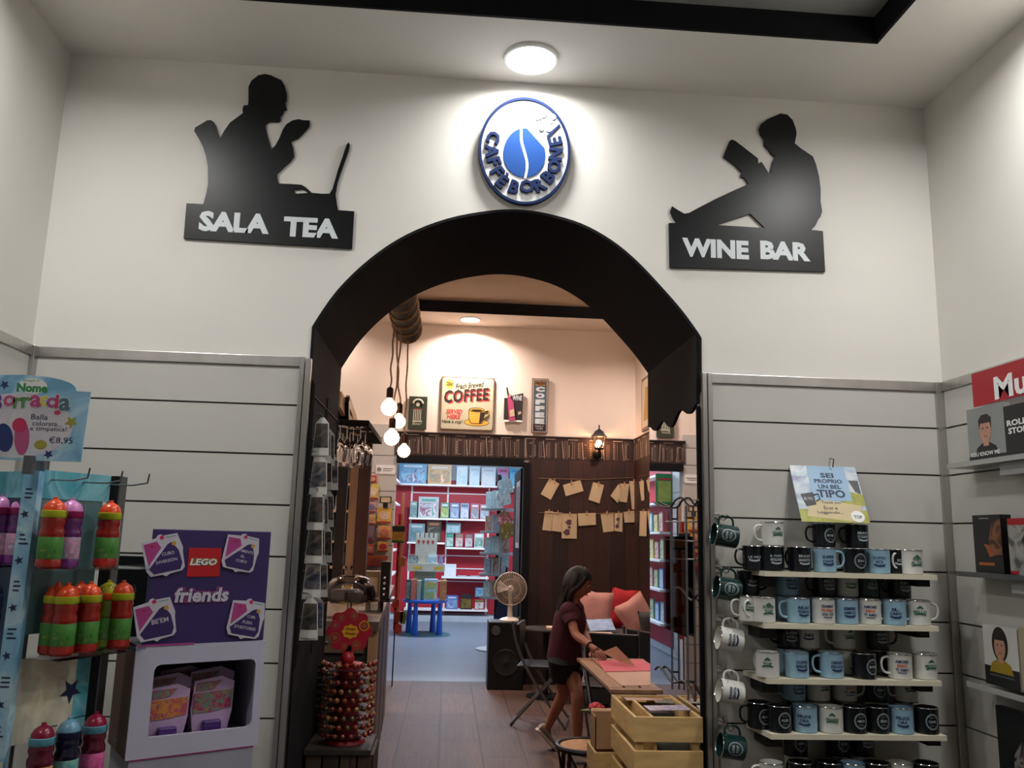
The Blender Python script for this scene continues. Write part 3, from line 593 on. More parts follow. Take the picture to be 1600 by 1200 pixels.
def sticker(cx, cy, w_, ang, lines, nm):
    c = tp(cx, cy); F = FT.sub(c[0], c[1], .004, ang); p = Part(); k = w_
    outl = [(-.5, .42), (-.12, .47), (-.08, .53), (.0, .55), (.06, .5), (.42, .5), (.47, .3), (.52, .1), (.5, 0), (.5, -.42), (.42, -.5), (.1, -.52), (0, -.57), (-.08, -.51), (-.38, -.5), (-.47, -.35)]
    p.poly(F, [(a*k, b*k) for a, b in outl], 0, .003, PW)
    p.poly(F, [(a*k, b*k) for a, b in [(-.46, .36), (-.12, .38), (-.03, .2), (-.4, -.22)]], .003, .0034, MAG)
    p.poly(F, [(a*k, b*k) for a, b in [(-.4, -.3), (.14, .26), (.25, .3), (.4, .05), (.45, -.3), (.38, -.46), (-.3, -.46)]], .003, .0034, PURL)
    p.poly(F, [((.02+.055*math.cos(t*PI/6))*k, (.46+.055*math.sin(t*PI/6))*k) for t in range(12)], .003, .0036, HC_['c02a5a'])
    p.fbox(F, .12*k, .44*k, .38*k, .455*k, .003, .0034, TQ); p.poly(F, [((.3+.06*math.cos(t*PI/6))*k, (.25+.06*math.sin(t*PI/6))*k) for t in range(12)], .0034, .0038, GOLD)
    p.fbox(F, -.3*k, .27*k, -.2*k, .3*k, .0034, .0038, RDL)
    for t, u, v, h_ in lines: p.text(F, t, u*k, v*k, h_*k, PW, d=.0038, bold=.015)
    p.put('sticker', r)
sticker(297, 365, .108, .22, [('CUBO', .12, .02, .085), ('DIVERSIÓN', .06, -.16, .1)], 'a')
sticker(955, 345, .104, -.2, [('TIMENTO', .16, .06, .08), ('AL', .08, -.09, .08), ('CUBO!', .08, -.23, .08)], 'b')
sticker(225, 915, .108, .18, [('BE\'EM', .12, -.05, .13)], 'c')
sticker(1000, 905, .106, -.2, [('CUBE,', .14, .06, .08), ('PLEIN', .06, -.1, .08), ('D\'HISTOIRES', .04, -.25, .085)], 'd')
# box body with window
u0, u1 = -.015, TW+.006; zb_ = -.30; D_ = -.24
wu0, wu1, wz1, wz0 = .038, TW-.018, -.052, -.245
p = Part()
for a, b, c_, d_ in ((u0, wz1, u1, 0), (u0, zb_, u1, wz0), (u0, wz0, wu0, wz1), (wu1, wz0, u1, wz1)): p.fbox(FT, a, b, c_, d_, -.006, .004, LIL)
for a, b in (((wu0, wz1), (1, -1)), ((wu1, wz1), (-1, -1)), ((wu1, wz0), (-1, 1))):
    p.poly(FT, [a, (a[0]+b[0]*.016, a[1]), (a[0]+b[0]*.005, a[1]+b[1]*.005), (a[0], a[1]+b[1]*.016)], -.006, .004, LIL)
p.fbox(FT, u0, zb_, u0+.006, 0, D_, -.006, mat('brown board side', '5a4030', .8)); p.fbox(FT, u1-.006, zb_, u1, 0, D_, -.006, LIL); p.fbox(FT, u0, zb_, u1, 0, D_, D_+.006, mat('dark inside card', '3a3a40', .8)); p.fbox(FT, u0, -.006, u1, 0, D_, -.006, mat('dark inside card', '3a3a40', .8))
p.fbox(FT, u0, wz0-.03, u1, wz0-.026, D_, -.006, LIL)
p.put('window_box', r)
p = Part(); p.fbox(FT, u0+.01, FLOORZ, u1-.012, zb_, D_, 0, mat('pale base card', '9a99a6', .6)); p.fbox(FT, u0+.01, zb_-.004, u1-.012, zb_, -.002, .002, PNK); p.fbox(FT, u0, 0, u1*.4, .003, -.005, .006, PNK); p.put('base', r)
PKA = art('toy pack picture', ['a8487a', 'b85a4a', 'd09030', '6a3a7a'], 55); PKB = art('toy pack picture two', ['8a2a5a', 'b04a5a', '4a8a80', 'a87a50'], 55)
def pack(u, d, z, s_, m_, lab):
    F = FT.sub(u, z, d); rr = thing('toy_pack', F.O, lab, 'toy pack', 'toy packs in the display box'); p = Part()
    p.poly(F, [(-.045*s_, .0), (.04*s_, 0), (.052*s_, .06*s_), (.054*s_, .135*s_), (.02*s_, .15*s_), (-.05*s_, .14*s_), (-.055*s_, .07*s_)], -.012, 0, mat('pack lilac', 'b79ac0', .35, var=.15, scale=20)); p.put('backing_card', rr)
    p = Part(); p.poly(F, [(-.05*s_, .06*s_), (0, .062*s_), (.048*s_, .07*s_), (.05*s_, .115*s_), (-.05*s_, .11*s_)], 0, .002, m_); p.poly(F, [(-.045*s_, .115*s_), (.0, .118*s_), (.02*s_, .14*s_), (-.045*s_, .136*s_)], 0, .002, PKB); p.put('picture', rr)
    p = Part(); p.fbox(F, -.025*s_, .0, .022*s_, .042*s_, 0, .022, mat('purple cube', '4a2a72', .3)); p.put('cube', rr, bevel=.004)
pack(.095, -.03, wz0-.026, 1.05, PKA, 'lilac toy pack with orange picture, front left in the display window')
pack(.225, -.05, wz0-.026, 1.12, PKB, 'lilac toy pack with red picture, front right in the display window')
pack(.105, -.09, wz0-.026, 1.2, PKB, 'toy pack standing behind the front left one'); pack(.235, -.11, wz0-.026, 1.25, PKA, 'toy pack standing behind the front right one')
pack(.16, -.16, wz0-.026, 1.25, PKB, 'toy pack at the dark back of the display window')
# ================================================================ MUG SHELVES
def xat(px, Y, z):
    py = 850
    for _ in range(10): q = at(px, py, Y=Y); py += (q.z-z)*450
    return q.x
IVORY = mat('ivory shelf', 'd5cfb8', .4, var=.02)
x0 = at(1163, 885, Y=0).x; YFRONT = -.215
SH = []
for i, (pl, pr_, pyf, bp) in enumerate([(1190, 1465, 895, 1437), (1190, 1467, 976, 1436), (1194, 1472, 1062, 1441), (1200, 1480, 1148, 1453), (1205, 1490, 1238, 1460)]):
    q = at(1300, pyf, Y=YFRONT); SH.append(q.z); zt = q.z
    r = thing('mug_shelf', (1.5, YFRONT, zt-.018), 'ivory shelf of the mug display, %s from the top' % ORD[i], 'shelf', 'ivory mug shelves')
    p = Part(); xl = xat(pl, YFRONT, zt); xr = xat(pr_, YFRONT, zt)
    p.poly(Fr((0, 0, zt-.018), (1, 0, 0), (0, 1, 0)), [(xl+.012, YFRONT), (xr, YFRONT), (xr-.005, -.02), (xl-.01, -.02)], 0, .018, IVORY); p.put('shelf_plate', r, bevel=.002)
    p = Part(); xb = xat(bp, -.1, zt-.03); p.box((xb-.05, -.17, zt-.045), (xb, -.019, zt-.0181), BLKM); p.put('bracket', r); p = Part(); p.box((xl+.02, -.14, zt-.06), (xl+.08, -.019, zt-.0181), BLKM); p.put('bracket', r)
MC = {'w': mat('white enamel', 'd2d2cc', .22, var=.02), 'b': mat('pale blue enamel', '8fb3c9', .22, var=.03), 'k': mat('black enamel', '14171c', .18, var=.1), 'g': mat('dark green enamel', '10302e', .18, var=.1)}
INKS = {'navy': mat('mug navy ink', '1b2a55', .4), 'green': mat('mug green ink', '1f5a45', .4), 'silver': mat('mug silver ink', '9aa6aa', .4), 'orange': mat('mug orange ink', 'c05a35', .4)}
MH, MR = .0895, .0435
MBD = {}
def mug_mesh(c):
    if c in MBD: return MBD[c]
    p = MB(); m = MC[c]
    p.lathe((0, 0, 0), [(MR*.88, 0), (MR*.96, .003), (MR*.975, .02), (MR*.985, MH-.003), (MR, MH-.001), (MR*.95, MH-.0015), (MR*.93, MH-.01), (MR*.9, .006), (0, .005)], m, 26, caps=False); p.lathe((0, 0, 0), [(0, .0005), (MR*.88, 0)], m, 26, caps=False)
    o1 = p.build('mug_body'); p = MB(); p.tube([V3((MR*1.0*math.cos(t), MR*1.0*math.sin(t), MH)) for t in [2*PI*i/26 for i in range(26)]], .0017, CHROME, 6, closed=True); o2 = p.build('rim')
    p = MB(); hp = catmull([(MR*.9, 0, MH*.82), (MR*1.25, 0, MH*.86), (MR*1.62, 0, MH*.78), (MR*1.72, 0, MH*.52), (MR*1.5, 0, MH*.28), (MR*.92, 0, MH*.2)], 4); p.tube(hp, .0042, m, 8); o3 = p.build('handle')
    MBD[c] = (o1.data, o2.data, o3.data)
    for o in (o1, o2, o3): bpy.data.objects.remove(o)
    return MBD[c]
PRN = {}
def print_mesh(st, lines, ink):
    k = (st, lines, ink)
    if k in PRN: return PRN[k]
    p = MB(); m = INKS[ink]; F = Fr((0, -MR, MH/2), (1, 0, 0)); cy = MR; d = .0009
    def arcb(z0, z1, hw, bend, mm=m):
        vs = []; n = 10
        for i in range(n+1):
            a = -hw+2*hw*i/n; b = bend*(1-(a/hw)**2)
            for z in (z0, z1): an = a/cy; vs.append(F.O+F.U*(math.sin(an)*(cy+d))+F.V*(z-b)+F.N*(math.cos(an)*(cy+d)-cy))
        p.add(vs, [(2*i, 2*i+2, 2*i+3, 2*i+1) for i in range(n)], mm)
    n = len(lines); tot = .0125*n+.002*(n-1); z = tot/2-.006+(.005 if st != 'badge' else 0)
    for i, t in enumerate(lines):
        mm = INKS['orange'] if (st == 'duo' and i == 1) else m
        wd = min(.046, .0082*len(t)+.008); p.text(F, t, 0, z, .0105 if st != 'badge' else .009, mm, d=d, w=wd if st != 'badge' else min(.028, wd), bold=.03, cyl=cy); z -= .0145
    if st == 'ban': arcb(z+.001, z+.0075, .02, .004)
    if st == 'duo': arcb(z+.003, z+.006, .016, .001)
    if st == 'top':
        arcb(z+.002, z+.007, .02, -.003); p.text(F, '^', 0, .022, .010, m, d=d, w=.026, bold=.06, cyl=cy)
    if st == 'badge':
        for rr in (.024, .0205):
            vs = []
            for i in range(20):
                t = 2*PI*i/20
                for r_ in (rr, rr-.0018 if rr > .022 else rr-.0009):
                    a = r_*math.cos(t); an = a/cy; vs.append(F.O+F.U*(math.sin(an)*(cy+d))+F.V*(r_*1.15*math.sin(t))+F.N*(math.cos(an)*(cy+d)-cy))
            p.add(vs, [(2*i, (2*i+2) % 40, (2*i+3) % 40, 2*i+1) for i in range(20)], m)
        p.text(F, '* * *', 0, -.013, .004, m, d=d, w=.018, cyl=cy); p.text(F, '* * *', 0, .014, .004, m, d=d, w=.018, cyl=cy)
    o = p.build('print'); PRN[k] = o.data; bpy.data.objects.remove(o); return PRN[k]
CN = {'w': 'white', 'b': 'pale blue', 'k': 'black', 'g': 'dark green'}
def mug(loc, c, st, lines, ink, hang, pang, label, rot=None, group='enamel mugs on the display shelves'):
    r = thing('enamel_mug', loc, label, 'mug', group)
    if rot: r.rotation_euler = rot
    b, ri, h = mug_mesh(c)
    bo = None
    for nm, d_, a in (('mug_body', b, 0), ('rim', ri, 0), ('handle', h, hang)) + ((('print', print_mesh(st, lines, ink), pang),) if lines else ()):
        o = bpy.data.objects.new(nm, d_); COL.objects.link(o); o.parent = bo if nm == 'print' else r; o.rotation_euler.z = a; bo = bo or o
    return r
HL, HR, HB = PI*1.03, -.03, PI*.6
# px centre, colour, style, words, ink, handle, print turn
ROWF = [
 [(1178, 'k', 'ban', ('LE PIÙ',), 'silver', HL, -.3), (1206, 'k', 'ban', ('IL PAPÀ', 'MIGLIORE'), 'silver', HB, .05), (1249, 'k', 'ban', ('BRAVO', 'MARITO'), 'silver', HB, .1), (1288, 'b', 'ban', ('SUPER', 'PAPÀ'), 'navy', HR, -.05), (1335, 'k', 'badge', ('ZIO',), 'silver', HB, .1), (1372, 'b', 'ban', ('TUTTO', 'IO'), 'navy', HB, -.35), (1398, 'k', 'ban', ('IO',), 'silver', HB, .0), (1423, 'w', 'top', ('SEI', 'AL TOP'), 'green', HL, .05)],
 [(1172, 'w', 'top', ('UN TIPO',), 'green', HL, -.5), (1193, 'w', 'top', ('SUPER', 'TOP'), 'green', HL, .1), (1247, 'b', 'ban', ('RELAX', 'PENSIONE'), 'navy', HL, .15), (1286, 'w', 'duo', ('SIAMO', 'PROPRIO', 'UNA TOP'), 'navy', HB, .0), (1322, 'b', 'ban', ('SEMPRE', 'AMICO'), 'navy', HB, -.1), (1358, 'w', 'duo', ('AMORE', 'MIO', 'TI AMO'), 'navy', HR, -.35), (1397, 'b', 'ban', ('IL', 'CAPO'), 'navy', HR, -.35), (1435, 'w', 'top', ('BELLO',), 'green', HR, -.35)],
 [(1199, 'w', 'top', ('TOP',), 'green', HB, -.35), (1245, 'b', 'ban', ('COFFEE', 'BREAK'), 'navy', HB, .1), (1299, 'b', 'ban', ('COMPLEANNO', 'FELICE'), 'navy', HL, .1), (1350, 'k', 'badge', ('BOSS',), 'silver', HB, .3), (1406, 'w', 'duo', ('AMORE', 'MIO', 'TI AMO'), 'navy', HL, -.3), (1445, 'w', 'top', ('MITICO',), 'green', HB, .05)],
 [(1186, 'k', 'badge', ('ALEX',), 'silver', HL, .2), (1218, 'k', 'badge', ('ALEX',), 'silver', HB, .1), (1258, 'b', 'ban', ('FELICE', 'ORA'), 'navy', HB, -.45), (1298, 'w', 'top', ('GRANDE',), 'green', HB, -.3), (1336, 'k', 'badge', ('AMICO',), 'silver', HB, .05), (1371, 'k', 'badge', ('ZIO',), 'silver', HB, .05), (1408, 'b', 'ban', ('FELICE', 'ORA'), 'navy', HB, -.35), (1447, 'k', 'badge', ('CAPO',), 'silver', HB, .0)],
 [(1205, 'w', 'top', ('TOP',), 'green', HL, .2), (1252, 'k', 'badge', ('BOSS',), 'silver', HB, 0), (1297, 'k', 'badge', ('ZIO',), 'silver', HB, 0), (1333, 'b', 'ban', ('AMICO',), 'navy', HB, 0), (1370, 'k', 'badge', ('CAPO',), 'silver', HB, 0), (1407, 'w', 'top', ('TOP',), 'green', HB, 0), (1448, 'k', 'badge', ('ALEX',), 'silver', HB, 0)]]
ROWU = [
 [(1207, 'w', 'top', ('GRANDE',), 'green', HL, .15), (1287, 'k', 'badge', ('BOSS',), 'silver', HL, .2), (1339, 'k', 'ban', ('BRAVO', 'STUDENTE'), 'silver', HL, .15)],
 [(1169, 'k', 'ban', ('TOP',), 'silver', HR, .1), (1230, 'b', 'ban', ('RELAX', 'PENSIONE'), 'navy', HB, .1), (1288, 'k', 'ban', ('BRAVO', 'NONNO'), 'silver', HL, .1), (1323, 'w', 'ban', ('NONNA',), 'green', HB, .0), (1356, 'g', 'ban', ('LUI',), 'silver', HB, 0), (1405, 'k', 'ban', ('SUPER', 'COLLEGA'), 'silver', HL, .1)],
 [(1231, 'k', 'ban', ('BUONA', 'VITA'), 'silver', HL, .0), (1262, 'w', 'ban', ('SEI',), 'navy', HB, -.3), (1318, 'w', 'top', ('ALLEGRO',), 'green', HL, .2), (1371, 'k', 'ban', ('GRANDE', 'CAPO'), 'silver', HR, .0)],
 [(1240, 'b', 'ban', ('PAPÀ', 'SUPER'), 'navy', HL, .1), (1278, 'w', 'top', ('TOP',), 'green', HB, .3), (1320, 'w', 'duo', ('AMORE', 'MIO', 'TI AMO'), 'navy', HR, .05), (1367, 'g', 'badge', ('ZIO',), 'silver', HB, 0), (1415, 'w', 'top', ('MITICO',), 'green', HL, .0)],
 [(1243, 'k', 'badge', ('CAPO',), 'silver', HB, .1), (1308, 'k', 'badge', ('BOSS',), 'silver', HB, .2), (1347, 'k', 'ban', ('GRANDE',), 'silver', HB, .1)]]
SN = ['top', 'second', 'third', 'fourth', 'lowest']
for s in range(5):
    zs = SH[s]+.0005
    for i, (px, c, st, ln, ink, ha, pa) in enumerate(ROWF[s]):
        back = (s == 0 and i in (0, 6)) or (s == 1 and i == 0); y = YFRONT+.045+(.035 if back else .0)+(.004*(i % 3))
        if s == 3 and i == 0: y += .06
        mug((xat(px, y-.0, zs+.04), y, zs), c, st, ln, ink, ha, pa, '%s enamel mug printed %s, %s shelf front row, %s from left' % (CN[c], ' '.join(' '.join(ln).split()[:2]), SN[s], ORD[i]))
    for i, (px, c, st, ln, ink, ha, pa) in enumerate(ROWU[s]):
        y = -.068; x = xat(px, y, zs+MH+.04)
        mug((x, y, zs+MH+.0025), c, st, ln, ink, ha, pa, '%s enamel mug printed %s, %s shelf upper row, %s from left' % (CN[c], ' '.join(' '.join(ln).split()[:2]), SN[s], ORD[i]))
        c2 = 'kwbkw'[(i+s) % 5]
        mug((x, y, zs), c2, 'ban', (), 'silver', HB, 0, '%s mug in the back row of the %s shelf, under the %s stacked mug' % (CN[c2], SN[s], ORD[i]))
for i, (px, py, c, words) in enumerate([(1133, 838, 'g', ('BUONA', 'VITA')), (1137, 921, 'g', ('SEMPRE', 'TOP')), (1140, 1000, 'w', ('BUONA', 'SERATA')), (1141, 1082, 'w', ('BUONA', 'SERATA')), (1143, 1168, 'g', ('SUPER', 'TOP'))]):
    q = at(px, py, Y=-.11); a = -PI/2+.14
    m_ = mug((q.x+MH/2, -.11, q.z-.004), c, 'badge' if c == 'g' else 'ban', words, 'silver' if c == 'g' else 'navy', 0, .05, '%s enamel mug hanging by its handle left of the shelves, %s from the top' % (CN[c], ORD[i]), rot=(0, a, 0), group='mugs hanging on wall hooks')
    hx = q.x+MH/2-.6*MH; zt = q.z+MR*1.45; r = thing('wall_hook', (q.x, -.018, zt), 'metal hook holding the %s hanging mug from the top' % ORD[i], 'hook', 'wall hooks beside the mug shelves')
    p = Part(); p.tube([V3((q.x-.014, -.018, zt+.012)), V3((q.x-.010, -.06, zt+.01)), V3((q.x-.008, -.12, zt-.004)), V3((q.x-.008, -.15, zt+.004)), V3((q.x-.008, -.156, zt+.02))], .0024, CHROME, 6); p.put('rod', r)
    p = Part(); p.box((q.x-.03, -.024, zt-.002), (q.x+.01, -.0185, zt+.024), CHROME); p.put('plate', r)
# leaning sign above the mugs
A = at(1234, 727, Y=-.022); B = at(1335, 728, Y=-.022); C_ = at(1256, 815, Y=-.125); 
Vv = V3((0, C_.y*-1-.022, A.z-C_.z)); FM = Fr((A.x-.002, -.125, C_.z), (1, 0, 0), (0, .103, A.z-C_.z)); hh = V3((0, .103, A.z-C_.z)).length; WW = B.x-A.x+.004
r = thing('mug_sign', (A.x+WW/2, -.125, C_.z), 'square printed sign above the mugs reading SEI PROPRIO UN BEL TIPO', 'sign')
p = Part(); p.fbox(FM, 0, 0, WW, hh, -.003, 0, art('landscape print', ['8c8aa8', 'a9bccb', 'c9cdd0', '93a8c0'], 6)); p.put('printed_board', r)
p = Part(); SKYB = mat('sign sky blue', '8fb0cc', .5); SANDP = mat('sign sand', 'cbb98f', .5, var=.1); GRN = mat('sign meadow', 'a0a04a', .5, var=.2, scale=30)
p.fbox(FM, 0, 0, WW, hh*.22, 0, .0004, GRN); p.poly(FM, [(WW*.1, hh*.1), (WW*.8, hh*.02), (WW*.95, hh*.3), (WW*.2, hh*.42)], .0004, .0006, SANDP); p.poly(FM, [(WW*.6, hh*.3), (WW, hh*.3), (WW, hh*.5), (WW*.8, hh*.55)], 0, .0004, GRN)
p.fbox(FM, WW*.25, hh*.38, WW*.82, hh, .0006, .0009, SKYB); p.poly(FM, [(WW*.84, hh*.75), (WW*.98, hh*.75), (WW*.98, hh*.5), (WW*.9, hh*.55)], .0, .0008, mat('sign cliff', '5a5a5e', .6))
p.put('landscape', r); p = Part()
for t, v, h_, w_, u in [('SEI', .83, .09, .2, .53), ('PROPRIO', .725, .075, .42, .53), ('UN BEL', .625, .075, .34, .53), ('TIPO', .5, .14, .42, .53)]: p.text(FM, t, WW*u, hh*v, hh*h_, NAVY, d=.0014, w=WW*w_, bold=.035)
for t, v, w_, u in [('Tazze per', .34, .3, .5), ('Eroi e', .25, .2, .47), ('Leggende...', .165, .38, .45)]: p.text(FM, t, WW*u, hh*v, hh*.06, NAVY, d=.0014, w=WW*w_)
p.put('lettering', r); p = Part()
p.poly(FM, [(WW*.07, hh*.48), (WW*.26, hh*.52), (WW*.27, hh*.3), (WW*.12, hh*.27)], .0009, .0015, BLACK); p.tube([FM.p(WW*a, hh*b, .002) for a, b in ((.26, .47), (.33, .49), (.34, .4), (.28, .36))], .0022, BLACK, 6); p.text(FM, 'BEL TIPO', WW*.17, hh*.4, hh*.05, SIGNW, d=.0018, w=WW*.13)
p.put('mug_picture', r); p = Part(); p.poly(FM, [(WW*(.84+.1*math.cos(t*PI/9)), hh*(.11+.1*math.sin(t*PI/9))) for t in range(18)], .0009, .0015, WHITE); p.text(FM, 'TOP', WW*.84, hh*.1, hh*.06, INKS['green'], d=.0018, w=WW*.12, bold=.03); p.put('round_badge', r)
q = at(1299, 716, Y=-.03); p = Part(); p.tube([(q.x, -.018, q.z), (q.x, -.05, q.z-.005), (q.x+.002, -.035, FM.p(0, hh*1.0).z-.004)], .002, BLKM, 6); p.put('hanging_hook', r)

# ================================================================ RIGHT WALL: MUSIC BOOKS
SKIN1 = mat('printed skin', 'b98a72', .5, var=.12, scale=20); HAIRD = mat('printed dark hair', '241c1a', .5); BKBLK = mat('black book cover', '17181a', .35); BKWH = mat('white book cover', 'c9c8c2', .4); BKRED = mat('red card', 'a3121e', .5, var=.03); BKGR = mat('grey cover', '8a8c8c', .4)
XR_ = xR-.05
def rw(px, py, X=XR_): q = at(px, py, X=X); return (-q.y, q.z)
FR0 = Fr((XR_, 0, 0), (0, -1, 0))
r = thing('music_shelf_sign', (XR_, -.4, 1.9), 'red header card lettered Mu on the right wall above the music books', 'sign')
a = rw(1518, 585); b = rw(1523, 636); p = Part(); zt, zb = a[1], b[1]-.001; u0 = (a[0]+b[0])/2
p.fbox(FR0, u0, zb, u0+.75, zt, 0, .003, BKRED); p.put('card', r); c = rw(1578, 610); p = Part(); p.text(FR0, 'Musica', u0+.13+.2, zb+(zt-zb)*.38, .085, WHITE, d=.0045, w=.40, bold=.035); p.put('lettering', r)
def portrait(p, F, u, v, s_, hair=True, long=False, shirt=BKBLK):
    if long: p.poly(F, [(u+s_*.36*math.cos(t*PI/12), v+s_*(.08+.5*math.sin(t*PI/12))) for t in range(24)], .0, .0006, HAIRD)
    p.poly(F, [(u-s_*.55, v-s_*.75), (u+s_*.55, v-s_*.75), (u+s_*.42, v-s_*.48), (u+s_*.16, v-s_*.36), (u-s_*.16, v-s_*.36), (u-s_*.42, v-s_*.48)], .0, .0008, shirt)
    p.fbox(F, u-s_*.12, v-s_*.45, u+s_*.12, v-s_*.2, .0, .001, SKIN1)
    p.poly(F, [(u+s_*.25*math.cos(t*PI/12), v+s_*.36*math.sin(t*PI/12)) for t in range(24)], .0006, .0013, SKIN1)
    if hair: p.poly(F, [(u-s_*.26, v+s_*.05), (u-s_*.22, v+s_*.2), (u+s_*.22, v+s_*.2), (u+s_*.26, v+s_*.05), (u+s_*.28, v+s_*.34), (u+s_*.1, v+s_*.45), (u-s_*.15, v+s_*.43), (u-s_*.29, v+s_*.3)], .0013, .0018, HAIRD)
    for k in (-1, 1): p.fbox(F, u+k*s_*.1-s_*.04, v+s_*.04, u+k*s_*.1+s_*.04, v+s_*.07, .0013, .0017, HAIRD)
    p.fbox(F, u-s_*.07, v-s_*.19, u+s_*.07, v-s_*.165, .0013, .0017, mat('printed lips', '8a4a42', .5))
def rbook(name, lab, pl, pr_, pt, pb, cover, draw, lean=.0, th=.025, X=XR_-.03):
    A = at(pl, pb, X=X); u0 = -A.y; z0 = A.z; T = at(pl, pt, X=X); hgt = T.z-z0; w_ = -at(pr_, pb-5, X=X).y-u0
    F = Fr((X, A.y, z0), (0, -1, 0), (lean, 0, 1)); rr = thing(name, F.O, lab, 'book', 'books facing out on the right wall')
    p = Part(); p.fbox(F, 0, 0, w_, hgt, -th, 0, cover); p.fbox(F, .002, .002, w_-.002, hgt-.002, -th+.002, -.002, PAPER); p.put('cover', rr, bevel=.001)
    p = Part(); draw(p, F, w_, hgt); p.put('cover_print', rr); return F, w_, hgt
def d1(p, F, w_, h):
    p.fbox(F, 0, h*.14, w_, h, 0, .0005, BKGR); p.fbox(F, 0, 0, w_, h*.14, 0, .0005, BKBLK); portrait(p, F.sub(0, 0, .0005), w_*.5, h*.58, h*.62)
    p.text(F, 'YOU KNOW ME', w_*.45, h*.17, h*.075, WHITE, d=.003, w=w_*.8, bold=.02)
def d2(p, F, w_, h):
    p.text(F, 'ROLLING', w_*.5, h*.68, h*.11, WHITE, d=.002, w=w_*.85, bold=.04); p.text(F, 'STONES', w_*.45, h*.54, h*.11, WHITE, d=.002, w=w_*.7, bold=.04)
def d3(p, F, w_, h):
    p.poly(F, [(w_*.62, h*.3), (w_*.98, h*.32), (w_*.98, h*.92), (w_*.7, h*.88), (w_*.55, h*.6)], 0, .0006, art('warm dark face', ['3a2018', '8a5a3a', '5a3020', '2a1810'], 14)); p.fbox(F, w_*.15, h*.13, w_*.7, h*.18, 0, .0008, mat('orange title bar', 'a85a22', .5)); p.fbox(F, w_*.25, h*.93, w_*.6, h*.95, 0, .0008, BKGR)
    p.poly(F, [(w_*.35, h*.5), (w_*.55, h*.48), (w_*.7, h*.3), (w_*.55, h*.27), (w_*.45, h*.42)], 0, .0009, mat('orange collar', 'a05028', .5))
def d4(p, F, w_, h):
    p.fbox(F, 0, h*.88, w_, h, 0, .0006, BKRED); p.fbox(F, 0, 0, w_, h*.06, 0, .0006, BKRED); p.fbox(F, 0, h*.06, w_, h*.88, 0, .0005, art('grey portrait', ['4a4a4a', '8a8884', 'a5a29c', '5a5a58'], 12)); portrait(p, F.sub(0, 0, .0005), w_*.55, h*.45, h*.6, shirt=BKGR)
def d5(p, F, w_, h):
    p.fbox(F, 0, 0, w_, h*.32, 0, .0006, BKBLK); portrait(p, F.sub(0, 0, .0006), w_*.5, h*.66, h*.58, long=True, shirt=mat('mustard shirt', '9a8022', .6)); p.fbox(F, w_*.42, h*.24, w_*.58, h*.29, .0006, .0012, WHITE); p.fbox(F, w_*.15, h*.16, w_*.85, h*.19, .0006, .001, GREYM)
def d6(p, F, w_, h): p.poly(F, [(w_*.3, h*.05), (w_*.9, h*.05), (w_*.95, h*.6), (w_*.6, h*.75), (w_*.35, h*.5)], 0, .0006, art('dark grey figure', ['1a1a1a', '5a5856', '8a8684', '222222'], 12))
rbook('portrait_book', 'grey book with a man\'s face and YOU KNOW ME under the red card', 1516, 1574, 640, 727, BKGR, d1)
rbook('black_music_book', 'black book with white capital lettering at the right edge under the red card', 1574, 1640, 634, 722, BKBLK, d2)
rbook('dark_biography', 'black book with an orange-lit face on the middle right shelf', 1525, 1569, 805, 894, BKBLK, d3, th=.04)
rbook('red_edged_book', 'grey portrait book with red top edge at the far right', 1580, 1640, 810, 897, BKRED, d4, th=.03)
rbook('rock_biography', 'white book with long-haired figure in yellow shirt on the right wall', 1541, 1594, 976, 1067, BKWH, d5)
rbook('beige_book', 'beige book beside the white long-haired portrait book, cut by the frame', 1598, 1640, 980, 1078, mat('beige cover', 'a59c80', .5), d6)
rbook('large_black_book', 'large black book with pale figure at the lower right corner', 1565, 1640, 1104, 1240, BKBLK, d6)
PACR = mat('pale acrylic', 'a5a5a1', .2)
for pl, pb, lab, m_ in ((1503, 730, 'clear shelf under the YOU KNOW ME book', PACR), (1518, 898, 'grey shelf under the orange-lit face book', GREYM), (1535, 1071, 'clear shelf under the yellow shirt book', PACR), (1560, 1242, 'clear shelf under the large black book', PACR)):
    A = at(pl, pb, X=XR_-.03); rr = thing('book_shelf', (xR, A.y, A.z), lab, 'shelf'); p = Part(); p.box((XR_-.075, A.y-.8, A.z-.006), (xR-.019, A.y+.02, A.z-.0005), m_); p.box((XR_-.077, A.y-.8, A.z-.006), (XR_-.073, A.y+.02, A.z+.012), m_); p.put('shelf_plate', rr); p = Part(); p.box((XR_-.05, A.y-.5, A.z-.05), (xR-.019, A.y-.25, A.z-.0065), mat('grey bracket', '9a9996', .4)); p.put('bracket', rr)
# ================================================================ PASSAGE, LEFT: PHOTO CARDS, SWEETS
XJ = JL+.055
r = thing('card_rack', (JL, .4, .9), 'black wire rack of photo cards fixed to the left side of the archway', 'rack')
p = Part(); zs_ = [2.03, 1.86, 1.70, 1.52, 1.35, 1.18]
for y in (.03, .4, .78): p.cyl((JL+.008, y, 1.0), (JL+.008, y, 2.08), .004, BLKM, 6)
for z in zs_: p.cyl((JL+.008, .02, z), (JL+.008, .8, z), .003, BLKM, 6)
p.put('wire_grid', r); p = Part(); p.box((JL+.001, .012, .2), (JL+.006, .82, 2.09), BLACKP); p.put('back_board', r)
PH = [art('photo dark a', ['1a1a1c', '3a3634', '5a4a44', '2a2224'], 18), art('photo dark b', ['20242c', '4a4a52', '7a6a60', '15161a'], 18), art('photo blue', ['23324a', '4a5a7a', '8a8a90', '2a2a32'], 18)]
